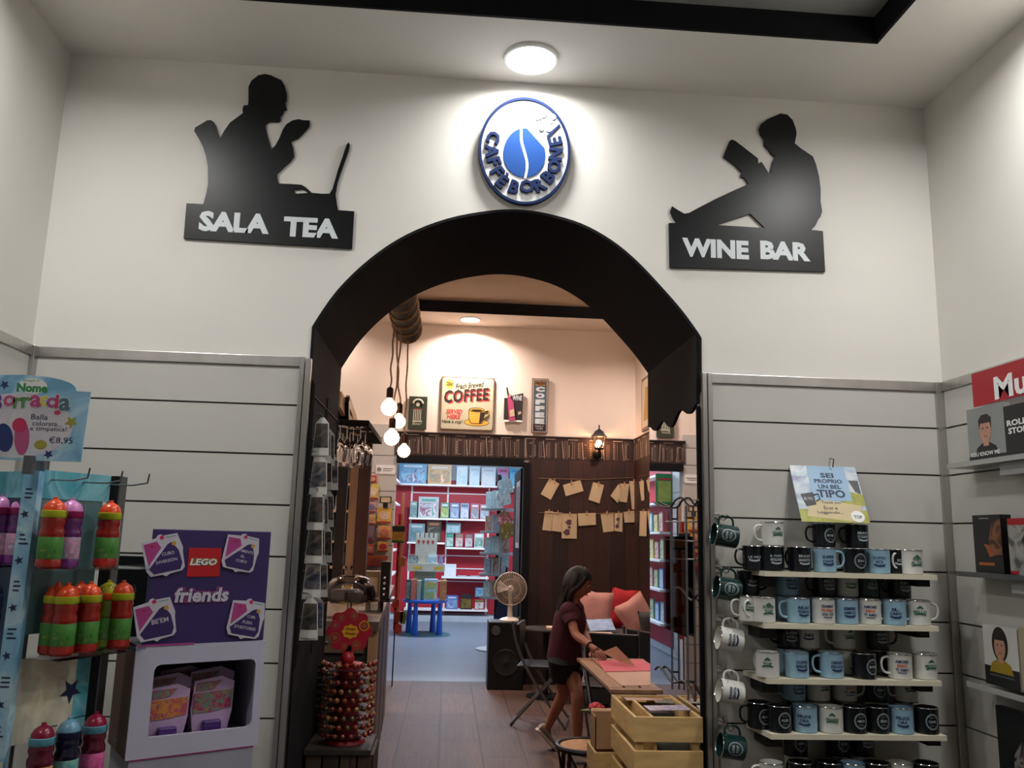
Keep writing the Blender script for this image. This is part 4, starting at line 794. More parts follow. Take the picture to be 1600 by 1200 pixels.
cards = [(486, 668, 0), (497, 676, 0), (507, 694, 1), (515, 700, 1), (489, 735, 2), (500, 742, 1), (511, 736, 0), (519, 738, 1), (484, 795, 0), (494, 792, 0), (505, 800, 1), (514, 795, 1), (480, 850, 0), (489, 850, 1), (499, 848, 1), (510, 850, 0), (480, 905, 1), (490, 905, 0), (502, 903, 1), (474, 972, 0), (484, 970, 1), (497, 962, 2)]
RN = ['top', 'top', 'top', 'top', 'second', 'second', 'second', 'second', 'third', 'third', 'third', 'third', 'fourth', 'fourth', 'fourth', 'fourth', 'fifth', 'fifth', 'fifth', 'bottom', 'bottom', 'bottom']
for i, (px, py, k) in enumerate(cards):
    q = at(px, py, X=XJ); q.y = max(.03, min(q.y, .8)); a = RND.uniform(-.35, .25); h_ = .15; w_ = .07
    F = Fr((XJ-.04, q.y, q.z-h_/2), (math.cos(a), math.sin(a)*1, 0), (.06*math.sin(i), 0, 1))
    rr = thing('photo_card', F.O, 'dark photo card with white lower edge on the archway rack, %s row' % RN[i], 'card', 'photo cards hanging in the archway, %s row' % RN[i])
    p = Part(); p.poly(F, [(0, 0), (w_, 0), (w_*.88, h_*.85), (w_*.6, h_), (w_*.4, h_), (w_*.12, h_*.85)], -.0015, 0, mat('card white', 'bdbab4', .5)); p.poly(F, [(w_*.06, h_*.2), (w_*.94, h_*.2), (w_*.85, h_*.84), (w_*.15, h_*.84)], 0, .0006, PH[k]); p.put('card', rr)
    p = Part(); p.tube([F.p(w_*.5, h_*.97), F.p(w_*.5, h_*1.06), F.p(w_*.3, h_*1.1), V3((JL+.008, q.y, F.p(0, h_*1.1).z))], .0014, GREYM, 5); p.put('hook', rr)
    # hook meets the rack wire
WDK = planks('dark crate wood', '4a382a', '3d2e22', .09, (2, 0), .7, 3, .05); WDM = mat('counter wood', '6e5a48', .45, var=.25, scale=3, stretch=(1, 8, 1)); WDB = mat('dark counter panel', '2b2521', .6, var=.3, scale=4); WDL = mat('light wood', 'b98d66', .5, var=.15, scale=3, stretch=(6, 6, 1)); WDD = mat('brown post wood', '55301f', .4, var=.2, scale=3, stretch=(6, 6, 1))
# slatted pedestal and lollipop tower
yd = .5; cx = at(543, 1090, Y=yd).x; zb = at(543, 1158, Y=yd).z; zt = at(543, 1032, Y=yd).z
r = thing('slatted_pedestal', (cx-.05, yd, 0), 'dark slatted wooden pedestal under the lollipop tower by the counter', 'pedestal')
p = Part()
for k in range(4): p.box((JL+.02+k*.07, yd-.14, 0), (JL+.02+k*.07+.062, yd+.13, zb-.02), WDB if k == 1 else WDK)
p.put('slats', r); p = Part(); p.box((JL+.013, yd-.15, zb-.02), (cx+.12, yd+.14, zb-.001), WDB); p.put('top_board', r)
r = thing('lollipop_tower', (cx, yd, zb), 'round red lollipop tower with a red daisy-shaped topper by the counter', 'sweet display')
CRM = mat('tower red', '9a1020', .4); hT = zt-zb
p = Part(); p.lathe((cx, yd, zb), [(.085, 0), (.08, .012), (.05, .015), (.05, hT-.02), (.06, hT-.01), (0, hT)], CRM, 26); p.put('core', r)
p = Part()
for k in range(8): p.lathe((cx, yd, zb), [(.05, .028+k*hT*.115), (.088, .032+k*hT*.115), (.05, .034+k*hT*.115)], mat('tower dark disc', '3a0c10', .5), 26, caps=False)
p.put('discs', r)
dc = at(546, 986, Y=yd-.02); FD = FZ(dc.x, yd-.02, dc.z); R_ = .098
p = Part(); daisy = [((R_*(.93+.07*math.cos(8*t)))*math.cos(t), (R_*(.93+.07*math.cos(8*t)))*math.sin(t)) for t in [2*PI*i/96 for i in range(96)]]
p.poly(FD, daisy, -.006, 0, mat('topper red', 'a8142c', .45)); p.box((dc.x-.012, yd-.02, zt-.01), (dc.x+.012, yd-.008, dc.z-.06), CRM); p.ball((dc.x, yd-.03, zt+.012), .03, CRM, 14)
p.put('topper', r); p = Part(); YL = mat('topper yellow', 'd8a020', .5); BR = mat('topper brown', '9a5a3a', .5); PKR = mat('topper pink', 'b83a6a', .5)
p.poly(FD, [(.034*(1+.08*math.cos(8*t))*math.cos(t)+.004, .028*(1+.08*math.cos(8*t))*math.sin(t)-.002) for t in [2*PI*i/64 for i in range(64)]], 0, .0012, YL)
p.text(FD, 'Chupa', .004, .008, .013, CRM, d=.0018, w=.044, bold=.04); p.text(FD, 'Chups', .004, -.011, .013, CRM, d=.0018, w=.044, bold=.04)
for k, (a, rr_, m_) in enumerate([(20, .022, YL), (75, .018, BR), (125, .016, BR), (205, .022, BR), (255, .014, BR), (300, .018, BR), (160, .02, PKR)]):
    c = (.066*math.cos(math.radians(a)), .066*math.sin(math.radians(a)))
    for s_, mm in ((1, m_), (.8, CRM), (.55, BR)): p.poly(FD, [(c[0]+rr_*s_*math.cos(t*PI/8), c[1]+rr_*s_*math.sin(t*PI/8)) for t in range(16)], 0, .0008+.0004*(1-s_)*3, mm)
p.put('topper_print', r)
LP = [mat('lollipop amber', '7a3014', .2, coat=.6, var=.2), mat('lollipop rose', '6a1a1c', .2, coat=.6), mat('lollipop cream', '8a5a30', .2, coat=.6), mat('lollipop green', '4a3a18', .2, coat=.6)]
lpo = []
for m_ in LP:
    p = MB(); p.ball((0, 0, 0), .0118, m_, 10); p.cyl((0, 0, 0), (-.035, 0, -.004), .0016, WHITE, 6); o = p.build('lollipop'); lpo.append(o)
fl = [0]*4
for k in range(9):
    zz = zb+.04+k*hT*.107; nn = 20
    for i in range(nn):
        if RND.random() < .07: continue
        a = 2*PI*(i+.5*(k % 2))/nn; rr_ = .108+.004*math.sin(k); j = RND.choice([0, 0, 0, 1, 1, 2, 3] if k else [0, 1])
        if math.sin(a) > .25: continue                # the far side is never seen
        o = lpo[j] if not fl[j] else lpo[j].copy()
        if fl[j]: COL.objects.link(o)
        fl[j] = 1; o.location = (cx+rr_*math.cos(a), yd+rr_*math.sin(a), zz); o.rotation_euler.z = a
        tag(o, 'small round wrapped lollipop stuck in the red lollipop tower', 'lollipop', 'lollipops in the tower')
q = at(487, 1085, Y=.62)
r = thing('black_vent_box', (q.x-.02, .62, 0), 'black slotted box standing between the archway and the lollipop tower', 'box')
p = Part(); p.box((JL+.03, .66, 0), (cx-.19, .8, q.z+.12), BLACK); p.put('housing', r, bevel=.004)
p = Part()
for k in range(6): p.box((JL+.07, .655, q.z-.06+k*.03), (cx-.20, .661, q.z-.052+k*.03), GREYM)
p.put('slots', r)
# ================================================================ BAR COUNTER AND ITS THINGS
ZC = 1.08
r = thing('bar_counter', (-1, .95, 0), 'long dark wooden bar counter along the left of the cafe', 'counter')
p = Part(); FP = Fr((0, 0, 0), (1, 0, 0), (0, 1, 0))
p.poly(FP, [(-1.3, .93), (-.312, .93), (-.425, 3.98), (-1.3, 3.98)], ZC-.045, ZC, WDM); p.put('worktop', r, bevel=.004)
p = Part(); p.poly(FP, [(-1.28, .97), (-.36, .97), (-.47, 3.95), (-1.28, 3.95)], 0, ZC-.046, WDB)
for k in range(12):
    y = 1.02+k*.245; x = -.36-.11*(y-.97)/2.98; p.box((x-.002, y, .05), (x+.012, y+.2, ZC-.1), WDD if k % 3 else WDB)
p.put('body', r); p = Part(); p.box((-.362, .955, 0), (-.318, 1.0, ZC-.046), WDL); p.put('corner_post', r)
p = Part(); p.box((-.72, .955, .93), (-.38, .969, 1.03), WDM); dr_ = p.put('drawer', r); p = Part(); p.ball((-.56, .95, .98), .012, GREYM, 10); p.put('knob', dr_)
# cake dome
yc = 1.18; c = at(547, 930, Y=yc); zt = at(547, 938, Y=yc).z
r = thing('cake_stand', (c.x, yc, ZC), 'glass cake stand with clear dome on the near end of the counter', 'cake stand')
GLS = thin_glass('clear glass', gloss=.45); PLT = thin_glass('plate glass', (.85, .84, .8), .6)
hz = zt-ZC
p = Part(); p.lathe((c.x, yc, ZC), [(.06, 0), (.055, .006), (.015, .012), (.012, hz-.012), (.05, hz-.004), (.145, hz), (.148, hz+.008), (.0, hz+.006)], PLT, 32); p.put('plate', r)
p = Part(); p.lathe((c.x, yc, zt+.008), [(.132, 0), (.132, .03), (.122, .065), (.095, .10), (.055, .118), (.012, .125), (.0, .126)], GLS, 32, caps=False); p.put('dome', r)
p = Part(); p.lathe((c.x-.015, yc, zt+.134), [(.006, 0), (.01, .012), (.02, .03), (.022, .038), (0, .036)], GLS, 16); p.put('knob', r)
r = thing('chocolate_cake', (c.x-.02, yc, zt+.009), 'dark chocolate cake under the clear dome on the counter', 'cake')
p = Part(); p.lathe((c.x-.02, yc, zt+.009), [(.075, 0), (.078, .035), (.07, .045), (0, .046)], mat('chocolate', '3a1c14', .5, bump=.4, scale=40), 24); p.put('cake', r)
r = thing('dessert_plate', (c.x+.12, yc+.32, ZC), 'glass dessert plate on the counter behind the cake dome', 'plate'); p = Part(); p.lathe((c.x+.1, yc+.32, ZC), [(.05, 0), (.05, .05), (.11, .055), (.115, .062), (0, .057)], PLT, 28); p.put('plate', r)
q0 = at(578, 880, Y=2.5); q1 = at(593, 905, Y=2.5)
r = thing('label_box', (q0.x, 2.5, ZC), 'beige cardboard box standing on the counter behind the cake dome', 'box'); p = Part(); p.box((q0.x-.03, 2.5, ZC), (q1.x, 2.62, ZC+.17), mat('beige box', '8c7a60', .6)); p.fbox(FZ(0, 2.5, 0), q0.x-.02, ZC+.03, q1.x-.01, ZC+.13, 0, .001, PAPER); p.put('carton', r, bevel=.003)
q = at(602, 900, Y=2.4); r = thing('glass_jar_dispenser', (q.x, 2.4, ZC), 'dark dispenser with a row of pale knobs on the counter', 'dispenser'); p = Part(); p.box((q.x-.03, 2.38, ZC), (q.x+.03, 2.46, ZC+.24), BLACK); p.put('body', r, bevel=.004)
for k in range(4): p = Part(); p.ball((q.x, 2.375, ZC+.03+k*.035), .011, CHROME, 10); p.put('knob', r)
for i, (px, py, rr_, hh_, m_, lab) in enumerate([(545, 890, .035, .10, 'c0a23a', 'small yellow jar on the counter left of the dome'), (560, 889, .035, .09, 'b0503a', 'small red jar on the counter behind the dome'), (571, 888, .03, .10, 'b8a088', 'pale cup on the counter behind the dome')]):
    q = at(px, py+10, Y=2.0+.1*i); r = thing('jar', (q.x, 2.0+.1*i, ZC), lab, 'jar'); p = Part(); p.lathe((q.x, 2.0+.1*i, ZC), [(rr_, 0), (rr_, hh_*.8), (rr_*.6, hh_), (0, hh_)], mat('jar '+m_, m_, .3), 16); p.put('jar_body', r)
# posts and hanging glass rack
def bar(p, a, b, w_, h_, m):
    a, b = V3(a), V3(b); t = (b-a).normalized(); s_ = t.cross(V3((0, 0, 1))); s_ = s_.normalized() if s_.length > .01 else V3((1, 0, 0)); u = s_.cross(t).normalized()
    vs = [q+s_*i*w_/2+u*j*h_/2 for q in (a, b) for i in (-1, 1) for j in (-1, 1)]
    p.add(vs, [(0, 1, 3, 2), (4, 6, 7, 5), (0, 4, 5, 1), (2, 3, 7, 6), (0, 2, 6, 4), (1, 5, 7, 3)], m)
r = thing('glass_rack', (-.6, 1.9, ZC), 'brown wooden frame on the bar counter with a black rack for hanging glasses', 'rack')
for (pa, pb, yy, m_, dd) in ((559, 577, 2.0, WDD, .06), (545, 557, 2.02, WDL, .03), (526, 541, 2.0, mat('near black wood', '241813', .5), .06)):
    A = at(pa, 780, Y=yy); B = at(pb, 780, Y=yy); p = Part(); p.box((A.x, yy, ZC), (B.x, yy+dd, 2.06), m_); p.put('post', r)
zr = at(560, 672, Y=1.35).z
A = at(552, 681, Y=1.2); B = at(577, 681, Y=1.2); A2 = at(525, 668, Y=1.15)
p = Part(); p.box((A2.x-.02, 1.15, zr), (B.x, 2.06, zr+.03), BLACKP); p.put('rack_board', r, bevel=.003)
for a, b, w_, h_, m_ in (((530, 624, 1.15), (551, 666, 1.75), .022, .085, WDL), ((543, 626, 1.35), (555, 660, 1.9), .02, .06, WDL), ((537, 625, 1.3), (537, 660, 1.4), .06, .06, BLACKB)):
    p = Part(); bar(p, at(a[0], a[1], Y=a[2]), at(b[0], b[1], Y=b[2]), w_, h_, m_); p.put('beam', r)
WG = thin_glass('wine glass', (.93, .9, .88), .5)
p = MB(); p.lathe((0, 0, 0), [(.031, 0), (.003, -.004), (.0028, -.055), (.012, -.065), (.034, -.09), (.039, -.115), (.034, -.15), (.030, -.165)], WG, 20, caps=False); g0 = p.build('wine_glass')
for i, (px, yy) in enumerate([(531, 1.2), (542, 1.24), (552, 1.3), (563, 1.22), (571, 1.4), (547, 1.5), (559, 1.58), (536, 1.55)]):
    o = g0 if i == 0 else g0.copy()
    if i: COL.objects.link(o)
    q = at(px, 690, Y=yy); o.location = (q.x, yy, zr-.001); o.scale = (1.15, 1.15, 1.15); tag(o, 'upturned wine glass hanging by its foot under the black rack over the bar', 'wine glass', 'wine glasses hanging upside down')
# back bar shelves
A = at(512, 800, Y=4.4); B = at(562, 800, Y=4.4)
r = thing('back_bar_shelves', (A.x, 4.5, 0), 'dark back bar unit with pale shelves, behind the counter', 'shelf unit')
p = Part(); p.box((A.x-.5, 4.62, 0), (B.x, 4.66, 2.5), mat('dark unit back', '1c1614', .7)); p.box((B.x-.02, 4.3, 0), (B.x, 4.62, 2.5), BLACKB); p.box((A.x-.5, 4.3, 0), (A.x-.48, 4.62, 2.5), BLACKB); p.put('carcass', r)
SHZ = [at(540, y, Y=4.35).z for y in (755, 797, 845, 885)]
for z in SHZ: p = Part(); p.box((A.x-.47, 4.32, z-.02), (B.x-.021, 4.61, z), WDL); p.put('shelf', r)
bt = [mat('bottle glass green', '1c3a20', .15), mat('bottle glass brown', '3a2010', .15), mat('bottle glass clear', '8a8a80', .15)]
for j, z in enumerate(SHZ):
    for k in range(4):
        x = A.x+.02+k*(B.x-A.x-.04)/4; m_ = bt[(j+k) % 3]; p = MB(); p.lathe((0, 0, 0), [(.03, 0), (.03, .11), (.012, .15), (.011, .18), (0, .18)], m_, 12); o = p.build('liquor_bottle'); o.location = (x, 4.45, z)
        tag(o, 'dark liquor bottle on the back bar shelves, %s shelf from the top' % ORD[j], 'bottle', 'bottles on back bar shelf %s' % ORD[j])
# ================================================================ BULBS ON THE LOG
lc = at(637, 515, Y=2.35); lr = .085
r = thing('hanging_log', (lc.x, 1.7, lc.z), 'rope-wrapped grey log hung under the cafe ceiling, carrying the bulb cords', 'log')
prof = []; L_ = 1.35; n = 27
for i in range(n+1): t = i/n; prof.append((lr*(1+.07*math.sin(t*31)+.04*math.sin(t*11)), t*L_))
LOG = mat('weathered log', '4c4439', .8, var=.45, scale=7, bump=.6, stretch=(2, .5, 2))
p = Part(); p.lathe((lc.x, 2.4, lc.z), [(0, -.004)]+prof+[(0, L_+.002)], LOG, 20, axis=(0, -1, .0)); p.put('trunk', r)
ROPE = mat('jute rope', '8a6a4a', .9, var=.3, scale=60, bump=.5)
for k in range(6):
    y = 2.33-k*.2; p = Part(); p.tube([V3((lc.x+(lr*1.1)*math.cos(t), y+.03*math.sin(t*.5), lc.z+(lr*1.1)*math.sin(t))) for t in [2*PI*i/20 for i in range(20)]], .008, ROPE, 6, closed=True); p.put('rope_wrap', r)
p = Part(); p.cyl((lc.x, 2.1, lc.z+lr), (lc.x, 2.1, HC+.12), .006, ROPE, 6); p.cyl((lc.x, 1.3, lc.z+lr), (lc.x, 1.3, HC+.12), .006, ROPE, 6); p.put('suspension_rope', r)
GLOW = mat('glowing bulb glass', 'fff0d8', .3, em=5.5, ecol=(255, 214, 168)); BRZ = mat('dark bronze', '3a241a', .4, .6)
for i, (px, py, rr_, yy, tx, ty, lab) in enumerate([(608, 637, .052, 2.0, 613, 507, 'topmost glowing globe bulb on a rope cord'), (623, 659, .045, 2.15, 619, 512, 'second glowing globe bulb from the top, right of the others'), (612, 684, .050, 2.05, 627, 540, 'third glowing globe bulb from the top, left side of the cluster'), (631, 705, .043, 2.3, 637, 545, 'lowest glowing globe bulb of the hanging cluster')]):
    c = at(px, py, Y=yy); T = at(tx, ty, Y=yy)
    r = thing('pendant_bulb', c, lab, 'pendant light', 'bulbs hanging from the log')
    p = Part(); p.lathe(c, [(0, -rr_), (rr_*.5, -rr_*.87), (rr_*.87, -rr_*.5), (rr_, 0), (rr_*.87, rr_*.5), (rr_*.55, rr_*.85), (rr_*.32, rr_*1.05), (rr_*.3, rr_*1.2), (0, rr_*1.2)], GLOW, 20); p.put('glass_globe', r)
    p = Part(); p.lathe(c+V3((0, 0, rr_*1.18)), [(.02, 0), (.022, .015), (.022, .06), (.012, .07), (0, .072)], BRZ, 14); p.put('socket', r)
    tx_ = max(lc.x-lr*.8, min(lc.x+lr*.8, T.x)); top = V3((tx_, yy, lc.z-(lr*lr-(tx_-lc.x)**2)**.5+.006)); k_ = 14
    p = Part(); p.tube([c.lerp(top, t/k_)+V3((.007*math.sin(t*1.1+i)*(1-t/k_), 0, (rr_*1.18+.07)*(1-t/k_))) for t in range(k_+1)], .0055, ROPE, 6); p.put('rope_cord', r)
# ================================================================ FAR WALL SIGNS
YS_ = YF-.028
def fr_rect(x0, y0, x1, y1, Y=YS_):
    a = at(x0, y1, Y=Y); b = at(x1, y0, Y=Y); return FZ(a.x, Y, a.z), b.x-a.x, b.z-a.z
CRS = mat('cream sign tin', 'b5af92', .6, var=.05, scale=5); RST = mat('rusty edge', '6a4a3a', .6, var=.3, scale=12); DKB = mat('sign dark brown', '2a1a1a', .5); REDS = mat('sign red', 'c03838', .5); YEL = mat('sign cup yellow', 'd8a23c', .5); INKB = mat('sign ink', '22201c', .5)
a = at(687, 671, Y=YS_); b = at(773, 591, Y=YS_); F = FZ(a.x, YS_, a.z); W_ = b.x-a.x; Hh = b.z-a.z
r = thing('coffee_sign', F.O, 'large square cream sign reading Fresh Brewed COFFEE served here with yellow cup', 'wall sign')
p = Part(); p.fbox(F, 0, 0, W_, Hh, -.026, 0, RST); p.poly(F, [(.02, .012), (W_-.02, .012), (W_-.01, .04), (W_-.01, Hh-.03), (W_-.03, Hh-.01), (.03, Hh-.01), (.01, Hh-.03), (.01, .03)], 0, .0015, CRS); p.put('sign_board', r)
p = Part(); Q = lambda u, v: ((u-530)/515*W_, (680-v)/520*Hh)
Ft = lambda u, v, an: F.sub(*Q(u, v), .0015, an)
p.text(Ft(805, 240, .13), 'Fresh Brewed', 0, 0, Hh*.11, INKB, d=.0015, w=W_*.52, shear=.25, bold=.02); p.text(Ft(780, 345, .10), 'COFFEE', .01, -.006, Hh*.24, REDS, d=.001, w=W_*.84, bold=.03, shear=.12, spacing=1.12); p.text(Ft(775, 340, .10), 'COFFEE', 0, 0, Hh*.24, DKB, d=.002, w=W_*.84, bold=.035, shear=.12, spacing=1.12)
p.text(Ft(665, 503, 0), 'SERVED', 0, 0, Hh*.085, REDS, d=.001, w=W_*.3, bold=.04, shear=.2); p.text(Ft(660, 553, 0), 'HERE', 0, 0, Hh*.085, REDS, d=.001, w=W_*.25, bold=.04, shear=.2); p.text(Ft(645, 603, 0), 'Have a cup!', 0, 0, Hh*.09, INKB, d=.0015, w=W_*.38, shear=.25, bold=.015)
c = Q(610, 235); p.poly(F, [(c[0]+.045*math.cos(t*PI/12), c[1]+.05*math.sin(t*PI/12)) for t in range(24)], .0015, .002, YEL); p.text(F, '25¢', c[0], c[1], .05, DKB, d=.003, w=.065, bold=.03); p.put('lettering', r)
p = Part()
def el(F, c, a_, b_, d0, d1, m, n=28): p.poly(F, [(c[0]+a_*math.cos(2*PI*i/n), c[1]+b_*math.sin(2*PI*i/n)) for i in range(n)], d0, d1, m)
c = Q(880, 600); el(F, c, W_*.235, Hh*.07, .0015, .002, INKB); el(F, c, W_*.225, Hh*.06, .0015, .0026, YEL); el(F, (c[0], c[1]-.004), W_*.12, Hh*.025, .0015, .003, REDS)
cup = [Q(805, 478), Q(955, 478), Q(950, 560), Q(930, 608), Q(830, 608), Q(808, 560)]; p.poly(F, [(x+(.006 if x > Q(880, 0)[0] else -.006), y-.004) for x, y in cup], .0015, .0034, INKB); p.poly(F, cup, .0015, .004, YEL); p.poly(F, [Q(915, 500), Q(955, 500), Q(950, 560), Q(925, 608), Q(905, 608)], .0015, .0045, DKB)
el(F, Q(880, 478), W_*.146, Hh*.042, .0015, .0048, INKB); el(F, Q(880, 478), W_*.13, Hh*.03, .0015, .0054, YEL); el(F, Q(880, 482), W_*.1, Hh*.018, .0015, .006, DKB)
p.tube([F.p(*Q(u, v), .004) for u, v in catmull([(955., 490.), (990., 482.), (992., 525.), (950., 555.)], 4)], .008, INKB, 6); p.tube([F.p(*Q(u, v), .008) for u, v in catmull([(955., 490.), (990., 482.), (992., 525.), (950., 555.)], 4)], .0055, YEL, 6)
p.put('cup_picture', r)
F, W_, Hh = fr_rect(637, 620, 668, 670); GB = mat('dark green chalk board', '2c3324', .5, var=.1); CHK = mat('chalk', 'b8b4a0', .6)
r = thing('beer_sign', F.O, 'small dark green sign with a chalk beer glass, left of the coffee sign', 'wall sign')
p = Part(); p.fbox(F, 0, 0, W_, Hh, -.02, 0, GB); p.put('sign_board', r); p = Part()
p.tube([F.p(W_*(.5+.26*math.cos(t)), Hh*(.78+.12*math.sin(t)), .002) for t in [PI*i/10 for i in range(11)]], .011, CHK, 6); el(F, (W_*.5, Hh*.76), W_*.1, Hh*.07, 0, .002, CHK)
for k in range(5): p.fbox(F, W_*(.27+k*.095), Hh*.27, W_*(.31+k*.095), Hh*.6, 0, .002, CHK)
p.fbox(F, W_*.3, Hh*.58, W_*.72, Hh*.62, 0, .002, mat('chalk red', '8a4a3a', .6)); p.fbox(F, W_*.24, Hh*.22, W_*.76, Hh*.26, 0, .002, CHK); p.text(F, 'Beer', W_*.5, Hh*.17, Hh*.09, CHK, d=.002, w=W_*.5, shear=.3); p.put('chalk_drawing', r)
F, W_, Hh = fr_rect(787, 612, 817, 657); r = thing('wine_sign', F.O, 'small dark sign lettered WINE with pink bottle, right of the coffee sign', 'wall sign')
p = Part(); p.poly(F, [(0, 0), (W_, .01), (W_*1.03, Hh*.95), (W_*.38, Hh*.85), (W_*.3, Hh*.78), (0, Hh*.76)], -.018, 0, mat('wine sign black', '2b2422', .5)); p.fbox(F, 0, -.012, W_, .008, -.018, .002, WHITE); p.put('sign_board', r)
p = Part(); FB = F.sub(W_*.1, Hh*1.1, .001, 0); PB = mat('rose bottle', 'b04a70', .35); p.poly(F, [(W_*.08, Hh*1.12), (W_*.17, Hh*1.12), (W_*.28, Hh*.8), (W_*.5, Hh*.62), (W_*.62, Hh*.02), (W_*.28, 0), (W_*.2, Hh*.6), (W_*.18, Hh*.8)], 0, .012, PB); p.poly(F, [(W_*.08, Hh*1.12), (W_*.17, Hh*1.12), (W_*.24, Hh*.88), (W_*.16, Hh*.86)], .012, .014, DKB); p.poly(F, [(W_*.3, Hh*.34), (W_*.54, Hh*.4), (W_*.58, Hh*.16), (W_*.34, Hh*.12)], .012, .014, PAPER); p.put('bottle_picture', r)
p = Part(); p.text(F, 'WINE', W_*.7, Hh*.78, Hh*.17, SIGNW, d=.002, w=W_*.52, bold=.03); p.poly(F, [(W_*.78, Hh*.2), (W_*.95, Hh*.26), (W_*.9, Hh*.34), (W_*.76, Hh*.3)], 0, .002, CRS); p.put('lettering', r)
F, W_, Hh = fr_rect(830, 592, 857, 676); r = thing('vertical_coffee_sign', F.O, 'tall narrow blue-grey sign with COFFEE in stacked letters', 'wall sign'); BG = mat('sign blue grey', '4a5a62', .5, var=.08)
p = Part(); p.fbox(F, 0, 0, W_, Hh, -.02, 0, RST); p.fbox(F, .008, .008, W_-.008, Hh-.008, 0, .001, mat('sign pale edge', 'a8a098', .5)); p.fbox(F, .018, .018, W_-.018, Hh-.018, 0, .002, BG); p.fbox(F, .018, .018, W_-.018, Hh*.16, 0, .0025, DKB); p.fbox(F, .03, Hh*.87, W_-.03, Hh*.955, 0, .003, mat('sign ochre', 'b07a30', .5)); p.put('sign_board', r)
p = Part(); p.text(F, 'FRESH', W_/2, Hh*.913, Hh*.06, DKB, d=.004, w=W_*.62, bold=.04)
for k, ch in enumerate('COFFEE'): p.text(F, ch, W_/2, Hh*(.80-k*.118), Hh*.092, SIGNW, d=.003, w=W_*.56, bold=.07)
for k in (0, 1): p.text(F, ['DAILY', 'CUPS'][k], W_/2, Hh*(.12-k*.045), Hh*.03, SIGNW, d=.0035, w=W_*(.5-.12*k))
p.put('lettering', r)
r = thing('side_wall_picture', (XC, 5.1, 2.6), 'pale picture in a thin wooden frame on the right cafe wall', 'picture'); F = Fr((XC-.02, 5.42, 2.63), (0, -1, 0)); p = Part(); p.fbox(F, 0, 0, .7, .56, -.018, 0, WDM); p.put('frame', r); p = Part(); p.fbox(F, .03, .03, .67, .53, 0, .002, mat('picture pale', 'cdbca0', .6)); p.poly(F, [(.1, .1), (.5, .1), (.55, .4), (.2, .45)], .002, .003, mat('picture ochre', 'b08a40', .6)); p.put('picture', r)
r = thing('notice', (-.69, YS_, 2.14), 'small white no-smoking notice on the panel left of the back doorway', 'notice'); F, W_, Hh = fr_rect(587, 727, 618, 740, YF-.022); p = Part(); p.fbox(F, 0, 0, W_, Hh, -.003, 0, WHITE); p.tube([F.p(.035+.018*math.cos(t), Hh/2+.018*math.sin(t), .002) for t in [2*PI*i/16 for i in range(16)]], .003, INKB, 5, closed=True); p.fbox(F, .02, Hh*.45, .05, Hh*.5, 0, .002, INKB); p.fbox(F, .075, Hh*.55, W_-.02, Hh*.62, 0, .001, RST); p.fbox(F, .075, Hh*.35, W_-.04, Hh*.4, 0, .001, RST); p.put('notice_sheet', r)
# lantern
c = at(936, 690, Y=YF-.12); r = thing('wall_lantern', (c.x, YF-.03, c.z-.15), 'black coach lantern glowing warm on the frieze beside the sofa corner', 'wall light')
p = Part(); p.lathe(c, [(.045, -.085), (.05, -.08), (.05, -.07), (.03, -.068)], BLKM, 6); p.lathe(c, [(.092, .05), (.085, .06), (.06, .085), (.05, .11), (.02, .13), (.008, .14), (.008, .18), (0, .185)], BLKM, 6)
for k in range(6):
    a = 2*PI*k/6; p.cyl(c+V3((.046*math.cos(a), .046*math.sin(a), -.07)), c+V3((.074*math.cos(a), .074*math.sin(a), .055)), .004, BLKM, 6)
p.put('cage', r); p = Part(); p.lathe(c, [(.043, -.068), (.071, .05)], GLS, 6, smooth=False, caps=False); p.put('glass', r)
p = Part(); p.ball(c+V3((0, 0, -.01)), .028, mat('lantern flame bulb', 'ffd0a0', .4, em=160, ecol=(255, 176, 120)), 14); p.put('bulb', r)
p = Part(); p.tube([c+V3((0, 0, -.085)), c+V3((0, .0, -.13)), c+V3((0, .04, -.16)), V3((c.x, YF-.035, c.z-.13))], .012, BLKM, 8); p.lathe((c.x, YF-.02, c.z-.13), [(.05, 0), (.045, .02), (.015, .03)], BLKM, 18, axis=(0, -1, 0)); p.put('bracket', r)
# papers on strings
PAP = [([(145,702),(203,735),(152,829),(93,795)]), ([(223,742),(325,712),(345,777),(240,808)]), ([(400,725),(465,742),(437,850),(373,828)]), ([(548,737),(570,758),(545,848),(502,805)]), ([(556,733),(612,735),(598,845),(553,838)]), ([(612,720),(666,718),(668,887),(628,885)]), ([(670,722),(697,715),(700,830),(683,835)]), ([(712,712),(737,705),(737,785),(725,785)]),
 ([(118,895),(165,895),(155,1012),(102,1005)]), ([(165,900),(222,905),(215,1018),(158,1010)]), ([(222,910),(306,910),(304,1056),(215,1055)]), ([(310,908),(415,905),(417,975),(315,982)]), ([(443,908),(520,903),(522,1012),(460,1020)]), ([(525,908),(573,905),(572,1018),(525,1010)]), ([(578,900),(640,892),(648,960),(585,963)]), ([(675,895),(715,895),(712,1042),(670,1040)]), ([(716,895),(737,890),(737,1010),(730,1008)])]
